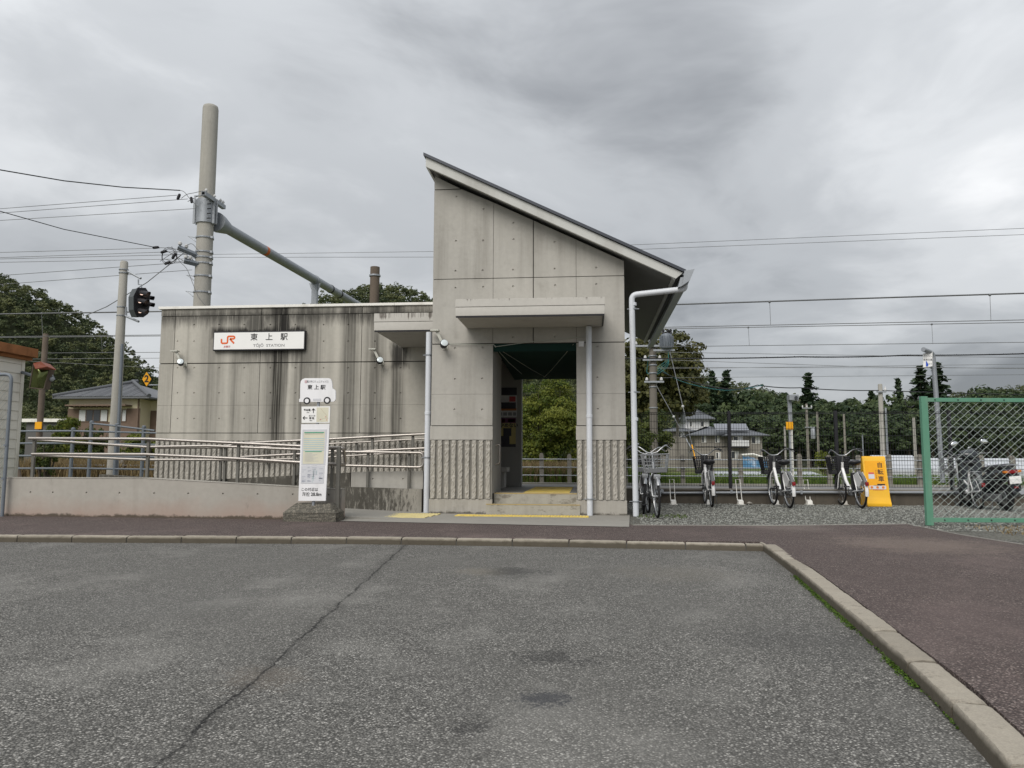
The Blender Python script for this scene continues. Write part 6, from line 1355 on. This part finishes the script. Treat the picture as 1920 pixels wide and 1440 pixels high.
for px, yt, Y, w, lab in ((1366, 697, 152, 1.15, 'tall conifer pair partner with a rounded top beyond the grey houses'), (1522, 702, 148, 1.25, 'broad tall conifer standing above the camera pole'), (1690, 712, 160, .9, 'small pointed conifer left of the tall cedar pair'), (1733, 690, 150, 1.35, 'dense cedar just left of the platform sign pole'), (1768, 683, 152, 1.25, 'tall dense cedar just right of the platform sign pole'), (1640, 735, 160, 1.1, 'short conifer behind the pale far pole')): far(px, yt, Y, con, 14, lab, w)
for i, (px, yt, Y) in enumerate(((1316, 740, 140), (1345, 735, 170), (1385, 712, 160), (1400, 745, 130), (1440, 722, 170), (1490, 735, 150), (1500, 755, 130), (1535, 740, 140), (1545, 728, 160), (1580, 742, 150), (1600, 730, 170), (1615, 738, 140), (1640, 748, 140), (1660, 722, 160), (1680, 742, 150), (1706, 735, 140), (1725, 740, 140), (1750, 735, 140), (1790, 742, 150), (1805, 728, 160), (1830, 718, 165), (1850, 712, 165), (1870, 715, 160), (1890, 725, 150), (1915, 722, 160), (1945, 715, 160), (1980, 720, 150), (1570, 760, 120), (1630, 765, 120), (1470, 762, 120), (1700, 765, 118), (1780, 765, 118), (1860, 760, 118), (1930, 760, 118), (1520, 770, 115), (1430, 762, 128), (2010, 725, 150), (1820, 765, 116), (1745, 768, 114), (1670, 770, 114), (1600, 772, 114), (1895, 764, 114), (1962, 762, 114))):
    far(px, yt+4, Y, brd[i % 3], 12.9, lb, 1.0 if yt < 750 else 1.25)
# the wooded hills
def hill_h(x, y): 
    h = 0
    for cx_, cy_, sx_2, sy_, H_ in HL: h = np.maximum(h, H_*np.exp(-((x-cx_)/sx_2)**2-((y-cy_)/sy_)**2))
    return h
c1, c2, c3 = P(60, 500, 340), P(760, 500, 420), P(2010, 700, 560)
HL = [(c1.x-30, 340, 96, 105, 84), (c2.x-10, 420, 108, 110, 91), (c2.x+85, 460, 170, 100, 56), (c3.x, 570, 200, 70, 48), (-390, 350, 150, 105, 88)]
b = MB(); xs = np.linspace(-640, 640, 129); yv = np.linspace(135, 760, 64)
X_, Y_ = np.meshgrid(xs, yv); Z_ = hill_h(X_, Y_)*np.clip((Y_-135)/50, 0, 1)+.05
b.v = [tuple(q) for q in np.stack([X_, Y_, Z_], -1).reshape(-1, 3)]; nx_ = len(xs)
b.f = [(j*nx_+i, j*nx_+i+1, (j+1)*nx_+i+1, (j+1)*nx_+i) for j in range(len(yv)-1) for i in range(nx_-1)]; b.m = [0]*len(b.f); struct(b.build('wooded_hill', 'forest_floor', None, 60))
PP, NN, TT, SS = [], [], [], []
cands = nrng.uniform((-370, 130), (430, 620), (100000, 2)); keep = []; cell = {}
for x, y in cands:
    k = (int(x//4.5), int(y//4.5))
    if any((k[0]+i, k[1]+j) in cell and (cell[(k[0]+i, k[1]+j)][0]-x)**2+(cell[(k[0]+i, k[1]+j)][1]-y)**2 < 20 for i in (-1, 0, 1) for j in (-1, 0, 1)): continue
    v = Vector((x, y, 0)); h = float(hill_h(np.array(x), np.array(y)))*min(1, max(0, (y-135)/50)); dd = Vector((x, y, 8+h-CAM_H)); dep = dd.dot(fw); xx = 960+FPX*dd.dot(rt)/dep
    if xx < -60 or xx > 1980 or (350 < xx < 540) or (h < 1.0 and not (xx < 330 or 900 < xx < 1330)): continue
    if 1180 < xx and h < 4 and y < 230: continue
    if (xx < 450 and y > 372) or (y > 440 and x < 100): continue
    if 840 < xx < 960 or 1105 < xx < 1165: continue
    cell[k] = (x, y); keep.append((x, y, h))
for x, y, h in keep:
    far_ = y/210; rad = nrng.uniform(2.1, 3.7)*(1.25 if nrng.random() < .12 else 1); tp = nrng.uniform(0, 1); nl = int((21+6*rad/4)/far_**.5); per = int(19/far_**.6)
    p, nr, ti = crown_pts(nl, per, rad*.86, rad*nrng.uniform(.75, 1.2), rad*.30, -.1); p += np.array([x, y, h+nrng.uniform(3.4, 6.6)]); PP.append(p); NN.append(nr); TT.append(np.clip(ti*.45+tp**1.5*.7, 0, 1)); SS.append(nrng.uniform(.36, .68, len(p))*max(.9, min(1.25, far_*.85)))
n = 90000; ux = nrng.uniform(-370, 330, n); uy = nrng.uniform(135, 440, n); uh = hill_h(ux, uy)*np.clip((uy-135)/50, 0, 1)
ok = uh > 1.5; ux, uy, uh = ux[ok], uy[ok], uh[ok]; n = len(ux); PP.append(np.stack([ux, uy, uh+nrng.uniform(.4, 3.2, n)], 1)); NN.append(rdir(n)+np.array([[0, -.4, .8]])); TT.append(nrng.uniform(0, .5, n)); SS.append(nrng.uniform(.8, 1.7, n))
fo = leaf_mesh('hill_forest', np.concatenate(PP), np.concatenate(NN), np.concatenate(SS), 'hill_leaf', None, np.concatenate(TT)); stuff(fo, 'dense dark green forest covering the wooded hills', 'forest')
print('forest trees', len(keep), 'leaves', len(fo.data.polygons))
# ---- the big tree by the transformer pole and the bushes across the tracks
t = broad_tree(5, 14, 4.9, 210, 130, 1.15, .30, 'autumn_leaf', 'large olive-brown broadleaf tree behind the transformer pole', None, at_ground(1232, 62), .60, .40); s = height_for(1232, 626, 62)/13.6; t.scale = (s, s, s)
t = broad_tree(6, 9, 3.4, 60, 100, 1.0, .32, 'bush_dark_leaf', 'green tree low behind the silver bicycles', None, at_ground(1215, 45), .5, .45); s = height_for(1215, 775, 45)/8; t.scale = (s, s, s)
t = broad_tree(8, 12, 4.2, 70, 90, 1.3, .36, 'forest_leaf', 'dark green tree right of the olive tree, above the far houses', None, at_ground(1300, 175), .55, .42); s = height_for(1300, 738, 175)/12.6; t.scale = (s, s, s)
def bush(px0, px1, ytop, Y, zb_, nl, per, lobe, ls, mat, label, name='shrub'):
    a, c = P(px0, 880, Y), P(px1, 880, Y); h = P((px0+px1)/2, ytop, Y).z-zb_; rx = (c.x-a.x)/2
    t = thing(name, label, 'shrub', ((a.x+c.x)/2, Y, zb_)); b = MB()
    for k in range(6): an = k*1.1; b.tube([(.1*math.cos(an), .1*math.sin(an), -.05), (rx*.35*math.cos(an), .3*math.sin(an), h*.5), (rx*.6*math.cos(an), .5*math.sin(an), h*.85)], [.035, .02, .006], 6)
    b.build('stems', 'bark', t); p, nr, ti = crown_pts(nl, per, 1, h*.52, lobe, -.8); p[:, 0] *= rx; p[:, 1] *= min(rx, 1.6); p[:, 2] += h*.48
    leaf_mesh('foliage', p, nr, ls*nrng.uniform(.6, 1.4, len(p)), mat, t, ti, .6); return t
bush(955, 1092, 706, 25.2, .2, 170, 190, .33, .075, 'bush_leaf', 'bright yellow-green tree seen through the station doorway', 'leafy_shrub')
bush(1130, 1230, 790, 26, .2, 70, 120, .36, .09, 'bush_dark_leaf', 'green shrub behind the silver bicycles and downpipe')
bush(88, 160, 786, 23.5, .2, 70, 130, .30, .085, 'bush_leaf', 'green shrub behind the pipe fence beside the wooden pole')
bush(150, 200, 797, 24.5, .2, 50, 110, .28, .08, 'bush_dark_leaf', 'reddish green shrub in front of the tiled house')
bush(222, 305, 812, 23.5, .2, 60, 110, .28, .08, 'bush_leaf', 'yellowish shrub between signal post and wing')
bush(60, 110, 818, 20.6, .2, 40, 90, .22, .07, 'bush_dark_leaf', 'low dark green shrub beside the shed')
bush(1531, 1560, 842, 45, .15, 40, 90, .35, .10, 'bush_leaf', 'round clipped green bush on the field edge')
def blades(name, label, region, n, hmin, hmax, mat, w=.012, lean=.5, zb_=.2, cat='grass'):
    x0, x1, y0, y1 = region; x = nrng.uniform(x0, x1, n); y = nrng.uniform(y0, y1, n); h = nrng.uniform(hmin, hmax, n); a = nrng.uniform(0, 6.28, n); L = nrng.uniform(.1, lean, n)*h
    base = np.stack([x, y, np.full(n, zb_)], 1); tipd = np.stack([np.cos(a)*L, np.sin(a)*L, h], 1); b2 = nrng.uniform(0, 6.28, n); sd = np.stack([np.cos(b2), np.sin(b2), np.zeros(n)], 1)*w
    mid = base+tipd*np.array([.35, .35, .6]); p = np.stack([base-sd, base+sd, mid+sd*.8, mid-sd*.8, base+tipd], 1).reshape(-1, 3)
    k = np.arange(n)*5; f = np.concatenate([np.stack([k, k+1, k+2], 1), np.stack([k, k+2, k+3], 1), np.stack([k+3, k+2, k+4], 1)]); me = bpy.data.meshes.new(name)
    me.vertices.add(len(p)); me.vertices.foreach_set('co', p.astype(np.float32).ravel()); me.loops.add(len(f)*3); me.loops.foreach_set('vertex_index', f.astype(np.int32).ravel()); me.polygons.add(len(f)); me.polygons.foreach_set('loop_start', np.arange(0, len(f)*3, 3, dtype=np.int32)); me.update(calc_edges=True)
    at = me.attributes.new('tint', 'FLOAT', 'POINT'); at.data.foreach_set('value', np.repeat(nrng.random(n), 5).astype(np.float32)); me.materials.append(MAT[mat]); o = bpy.data.objects.new(name, me); COL.objects.link(o); return stuff(o, label, cat)
blades('dry_grass', 'tall dry reddish grass growing beyond the left pipe fence', (P(20, 870, 22).x, P(300, 870, 22).x, 22.0, 24.0), 9000, .35, .85, 'dry_grass_blade', .012)
blades('trackside_weeds', 'dry trackside weeds behind the concrete post fence seen through the doorway', (P(940, 870, 22.6).x, P(1120, 870, 22.6).x, 22.5, 24.2), 6000, .25, .75, 'dry_grass_blade', .011)
blades('trackside_grass', 'green weeds mixed in along the post fence', (P(940, 870, 22.6).x, P(1250, 870, 22.6).x, 22.4, 24.4), 5000, .15, .6, 'grass_blade', .012)
blades('field_grass', 'green grass strip along the field beyond the fence', (P(1180, 870, 23).x, P(2050, 870, 23).x, 22.6, 29), 26000, .08, .30, 'grass_blade', .012)
blades('gravel_weeds', 'sparse green weeds in the gravel by the green fence', (5.0, 7.6, 9.9, 11.1), 900, .015, .05, 'dry_grass_blade', .006, .9, -.008)
blades('gravel_weeds', 'small weeds growing by the foot of the right downpipe', (.72, 1.5, 12.1, 12.8), 260, .012, .045, 'grass_blade', .005, .9, -.008)
# moss along the right kerb
n = 3600; s = nrng.random(n); pts = []
for k in range(n):
    q = s[k]; 
    seg, wdt = ((.0, .55) if q < .62 else (.72, .86)) if q < .8 else (.0, 1.0), .05
    t_ = seg[0]+(seg[1]-seg[0])*nrng.random(); y = 6.6-(6.6-2.9)*t_; x = np.interp(y, [2.43, 3.26, 4.9, 6.6], [1.19, 1.33, 1.50, 1.665])
    pts.append((x-.004-abs(nrng.normal(0, .016 if q < .8 else .005)), y, ASZ+.002))
pts = np.array(pts); cell_n = rdir(n)*.6+np.array([[0, 0, 1.]]); pts[:, 2] += nrng.uniform(0, .012, n)
stuff(leaf_mesh('kerb_moss', pts, cell_n, nrng.uniform(.005, .013, n), 'moss_tuft'), 'bright green moss growing along the foot of the kerb', 'moss')
# loose gravel stones
n = 26000; gx = nrng.uniform(.7, 9.5, n); gy = nrng.uniform(10.3, 16.4, n)
ok = gy > np.interp(gx, [q[0] for q in gE]+[12], [q[1]+.1 for q in gE]+[8.6]); gx, gy = gx[ok], gy[ok]; n = len(gx)
ico = bmesh.new(); bmesh.ops.create_icosphere(ico, subdivisions=1, radius=1); ico.verts.index_update(); iv = np.array([q.co[:] for q in ico.verts]); ifc = np.array([[q.index for q in f.verts] for f in ico.faces]); ico.free()
iv0 = iv[:12] if len(iv) > 12 else iv
sz = nrng.uniform(.006, .016, n); sc3 = np.stack([sz*nrng.uniform(.8, 1.4, n), sz*nrng.uniform(.8, 1.4, n), sz*nrng.uniform(.4, .75, n)], 1); ra = nrng.uniform(0, 6.28, n)
vv = iv[None]*sc3[:, None]*(1+nrng.uniform(-.18, .18, (n, len(iv), 1))); cx_, sx_2 = np.cos(ra)[:, None], np.sin(ra)[:, None]
vx = vv[..., 0]*cx_-vv[..., 1]*sx_2; vy = vv[..., 0]*sx_2+vv[..., 1]*cx_; co = np.stack([vx+gx[:, None], vy+gy[:, None], vv[..., 2]-.004+sz[:, None]*.2], -1).reshape(-1, 3)
ff = (ifc[None]+(np.arange(n)*len(iv))[:, None, None]).reshape(-1, 3); me = bpy.data.meshes.new('loose_gravel'); me.vertices.add(len(co)); me.vertices.foreach_set('co', co.astype(np.float32).ravel()); me.loops.add(len(ff)*3); me.loops.foreach_set('vertex_index', ff.astype(np.int32).ravel()); me.polygons.add(len(ff)); me.polygons.foreach_set('loop_start', np.arange(0, len(ff)*3, 3, dtype=np.int32)); me.update(calc_edges=True)
at = me.attributes.new('tint', 'FLOAT', 'POINT'); at.data.foreach_set('value', np.repeat(nrng.random(n), len(iv)).astype(np.float32)); me.materials.append(MAT['gravel_stone']); o = bpy.data.objects.new('loose_gravel', me); COL.objects.link(o); stuff(o, 'loose grey crushed stones of the parking yard', 'gravel')
# ================================================================== houses
def hip_roof(b, x0, x1, y0, y1, z, h, over=.7, inset=None):
    i = inset if inset is not None else (y1-y0)/2+over; X0, X1, Y0, Y1 = x0-over, x1+over, y0-over, y1+over; ym_ = (Y0+Y1)/2
    vs = [(X0, Y0, z), (X1, Y0, z), (X1, Y1, z), (X0, Y1, z), (X0+i, ym_, z+h), (X1-i, ym_, z+h)]
    b.add(vs, [(0, 1, 5, 4), (1, 2, 5), (2, 3, 4, 5), (3, 0, 4)]); b.add([(x, y, z-.12) for x, y, _ in vs[:4]], [(3, 2, 1, 0)]); b.add([(*q[:2], z-.12) for q in vs[:4]]+[q for q in vs[:4]], [(0, 1, 5, 4), (1, 2, 6, 5), (2, 3, 7, 6), (3, 0, 4, 7)])
    return vs
def window(par, x0, x1, z0, z1, y, pane='dark_window', frame='white_coping', n=2):
    w_ = part(MB().box(x0, x1, y-.05, y+.02, z0, z1), 'window', frame, par)
    for k in range(n): a_ = x0+(x1-x0)*k/n+.05; c_ = x0+(x1-x0)*(k+1)/n-.04; part(MB().box(a_, c_, y-.07, y-.045, z0+.06, z1-.06), 'pane', pane if not isinstance(pane, (list, tuple)) else pane[k], w_)
# two-storey tiled house on the left
Yh = 62.0
def hx_(px): return P(px, 780, Yh).x
def hz_(py): return P(200, py, Yh).z
th = thing('tiled_house', 'cream two-storey house with grey tiled hip roof beyond the pipe fence', 'house', (hx_(210), Yh, .1))
xa, xb = hx_(128), hx_(262); ze = hz_(746)
part(MB().box(xa, xb, Yh, Yh+8, .1, ze), 'wall', 'cream_plaster', th); part(MB().box(xb, xb+5.2, Yh+1.6, Yh+8, .1, ze), 'wall', 'cream_plaster', th)
part(MB().box(xa-.03, hx_(150), Yh-.05, Yh, .1, hz_(766)), 'board_cladding', 'brown_board', th); part(MB().box(hx_(238), xb+.03, Yh-.05, Yh, .1, hz_(766)), 'board_cladding', 'brown_board', th); part(MB().box(hx_(150), hx_(238), Yh-.05, Yh, .1, hz_(791)), 'board_cladding', 'brown_board', th); part(MB().box(xb+.03, xb+5.2, Yh+1.55, Yh+1.6, .1, hz_(768)), 'board_cladding', 'brown_board', th)
rb = MB(); vs_ = hip_roof(rb, xa, xb+.4, Yh, Yh+8, ze, hz_(709)-ze, .9, 4.6); rf_ = part(rb, 'roof', 'roof_tile', th)
rb = MB(); hip_roof(rb, xb-1, xb+5.2, Yh+1.6, Yh+8, ze, (hz_(709)-ze)*.92, .8, 3.0); part(rb, 'roof', 'roof_tile', th)
# tile rows: round cover tiles running down the front slope
A0, A1, B0, B1 = Vector(vs_[0]), Vector(vs_[1]), Vector(vs_[4]), Vector(vs_[5]); nT = 46; tl_ = None
for k in range(1, nT):
    x = A0.x+(A1.x-A0.x)*k/nT
    if x < B0.x: s_ = (x-A0.x)/(B0.x-A0.x)
    elif x > B1.x: s_ = (A1.x-x)/(A1.x-B1.x)
    else: s_ = 1.0
    e_ = Vector((x, A0.y+(B0.y-A0.y)*s_, A0.z+(B0.z-A0.z)*s_)); part(MB().tube([(x, A0.y, A0.z+.03), e_+Vector((0, 0, .03))], .07, 6), 'tile_row', 'roof_tile', rf_, 60)
for p, q in ((A0, B0), (A1, B1), (B0, B1)): part(MB().tube([p+Vector((0, 0, .1)), q+Vector((0, 0, .15))], .17, 8), 'ridge', 'ridge_tile', rf_, 60)
part(MB().box(hx_(135), hx_(247), Yh-1.0, Yh, hz_(762.5), hz_(760)), 'window_eave', 'brown_board', th)
for k in range(9): part(MB().box(hx_(140)+k*.5, hx_(140)+k*.5+.1, Yh-.9, Yh, hz_(764.5), hz_(762.6)), 'eave_bracket', 'brown_board', th)
window(th, hx_(149), hx_(203), hz_(791), hz_(768), Yh-.05, ('pale_curtain', 'dark_window', 'dark_window', 'pale_curtain'), 'brown_board', 4); window(th, hx_(222), hx_(238), hz_(791), hz_(768), Yh-.05, 'pale_curtain', 'brown_board', 2)
part(MB().tube([(xb-.1, Yh-.12, ze), (xb-.1, Yh-.12, .1)], .06, 8), 'downpipe', 'brown_board', th)
gh = thing('far_shed_roof', 'long low pale roof edge far behind the shrub', 'building', P(60, 800, 75)); part(MB().box(P(40, 800, 75).x, P(128, 800, 75).x, 75, 79, P(60, 788, 75).z-.18, P(60, 785, 75).z), 'roof', 'white_coping', gh); part(MB().box(P(44, 800, 75).x, P(124, 800, 75).x, 75.4, 78.6, .1, P(60, 788, 75).z-.19), 'wall', 'room_dark', gh)
# grey houses on the right
def far_house(Y, px0, px1, yeave, ytop, label, wall, wins, inset=None, name='far_house', balcony=None, low=None):
    f_ = lambda x, y=800: P(x, y, Y); x0, x1 = f_(px0).x, f_(px1).x; ze = f_(px0, yeave).z; t = thing(name, label, 'house', ((x0+x1)/2, Y, .1)); part(MB().box(x0, x1, Y, Y+8, .1, ze), 'wall', wall, t)
    rb = MB(); hip_roof(rb, x0, x1, Y, Y+8, ze, f_(px0, ytop).z-ze, .8, inset); r__ = part(rb, 'roof', 'blue_grey_roof', t)
    for wx0, wx1, wy0, wy1 in wins: window(t, f_(wx0).x, f_(wx1).x, f_(wx0, wy1).z, f_(wx0, wy0).z, Y, ('dark_window', 'pale_curtain'), 'white_coping', 2)
    return t, f_, r__
t, f_, r__ = far_house(100, 1303, 1372, 815, 797, 'beige two-storey house wing with grey hip roof and two small windows', 'beige_wall', [(1315, 1324, 816, 830), (1340, 1349, 816, 830), (1341, 1350, 848, 860)], 3.5)
part(MB().box(f_(1303).x-.05, f_(1372).x+.05, 99.9, 100, f_(1340, 838).z, f_(1340, 837).z), 'belt_course', 'dark_metal', t)
t, f_, r__ = far_house(98, 1368, 1428, 816, 800, 'beige two-storey house with balcony and solar heater panels on its roof', 'beige_wall', [(1374, 1392, 818, 832), (1408, 1424, 818, 832), (1370, 1384, 846, 860)], 3.2)
part(MB().box(f_(1369).x, f_(1400).x, 96.8, 98, f_(1380, 837).z, f_(1380, 826).z), 'balcony', 'pale_curtain', t); part(MB().box(f_(1369).x, f_(1400).x, 96.9, 98, f_(1380, 840).z, f_(1380, 838).z), 'balcony_slab', 'dark_metal', t)
for px in (1362, 1392): a = f_(px, 812); b = MB().box(-1.2, .9, 0, 2.2, 0, .1, Matrix.Translation((a.x, 98.4, a.z+.3)) @ Matrix.Rotation(R(24), 4, 'X')); part(b, 'solar_panel', 'solar_glass', r__)
far_house(112, 1240, 1300, 808, 800, 'dark-roofed house with long low roof left of the beige house', 'beige_wall', [(1247, 1258, 795+14, 820), (1268, 1284, 810, 820)], 4.0)
far_house(118, 1284, 1330, 785, 763, 'taller grey-roofed house behind the two beige houses', 'pale_curtain', [(1293, 1302, 790, 800), (1314, 1326, 790, 800)], 3.0)
# blue tarpaulin heap, plastic film rows, far greenhouse
tp_ = thing('tarpaulin_heap', 'blue and white tarpaulin covered heap beside the beige house', 'tarpaulin', at_ground(1418, 90)); b = MB(); n = 14
xs_ = np.linspace(P(1388, 850, 90).x, P(1445, 850, 90).x, n); top_z = P(1400, 850, 90).z
for j in range(6):
    for i in range(n):
        v_ = j/5; z = .1+(top_z-.1)*math.sin(math.pi*v_)**.6*(1-.5*(i/(n-1)))*(.8+.2*rng.random()); b.v.append((xs_[i], 89+3*v_, z))
b.f = [(j*n+i, j*n+i+1, (j+1)*n+i+1, (j+1)*n+i) for j in range(5) for i in range(n-1)]; b.m = [0]*len(b.f); part(b, 'sheet', 'tarp_blue', tp_, 30)
part(MB().tube([(xs_[0], 90, top_z*.9), (xs_[5], 89.3, top_z*.95), (xs_[-1], 89.2, top_z*.6)], .12, 6), 'rolled_edge', 'white_coping', tp_)
def film(lab, px0, px1, Y0, Y1, h, grp='plastic film crop covers in the field'):
    x0, x1 = P(px0, 880, Y0).x, P(px1, 880, Y0).x; t = thing('crop_cover', lab, 'crop cover', ((x0+x1)/2, Y0, .15), grp); n = max(1, int((x1-x0)/2.2))
    for k in range(n): a_, c_ = x0+(x1-x0)*k/n+.03, x0+(x1-x0)*(k+1)/n-.03; b = MB().prism([(Y0, .16), (Y0, .16+h*.35), ((Y0+Y1)/2, .16+h), (Y1, .16+h*.4), (Y1, .16)], a_, c_, 'x'); part(b, 'film_sheet', 'plastic_film', t)
film('pale plastic film crop cover in the field behind the middle share bicycle', 1335, 1555, 33, 38, .30); film('tall pale plastic crop cover behind the yellow sign', 1662, 1748, 36, 40, 1.05); film('long pale plastic crop cover behind the motor scooter', 1748, 1990, 40, 44, .95); film('low pale plastic strip left of the yellow sign', 1440, 1610, 29.5, 31, .18)
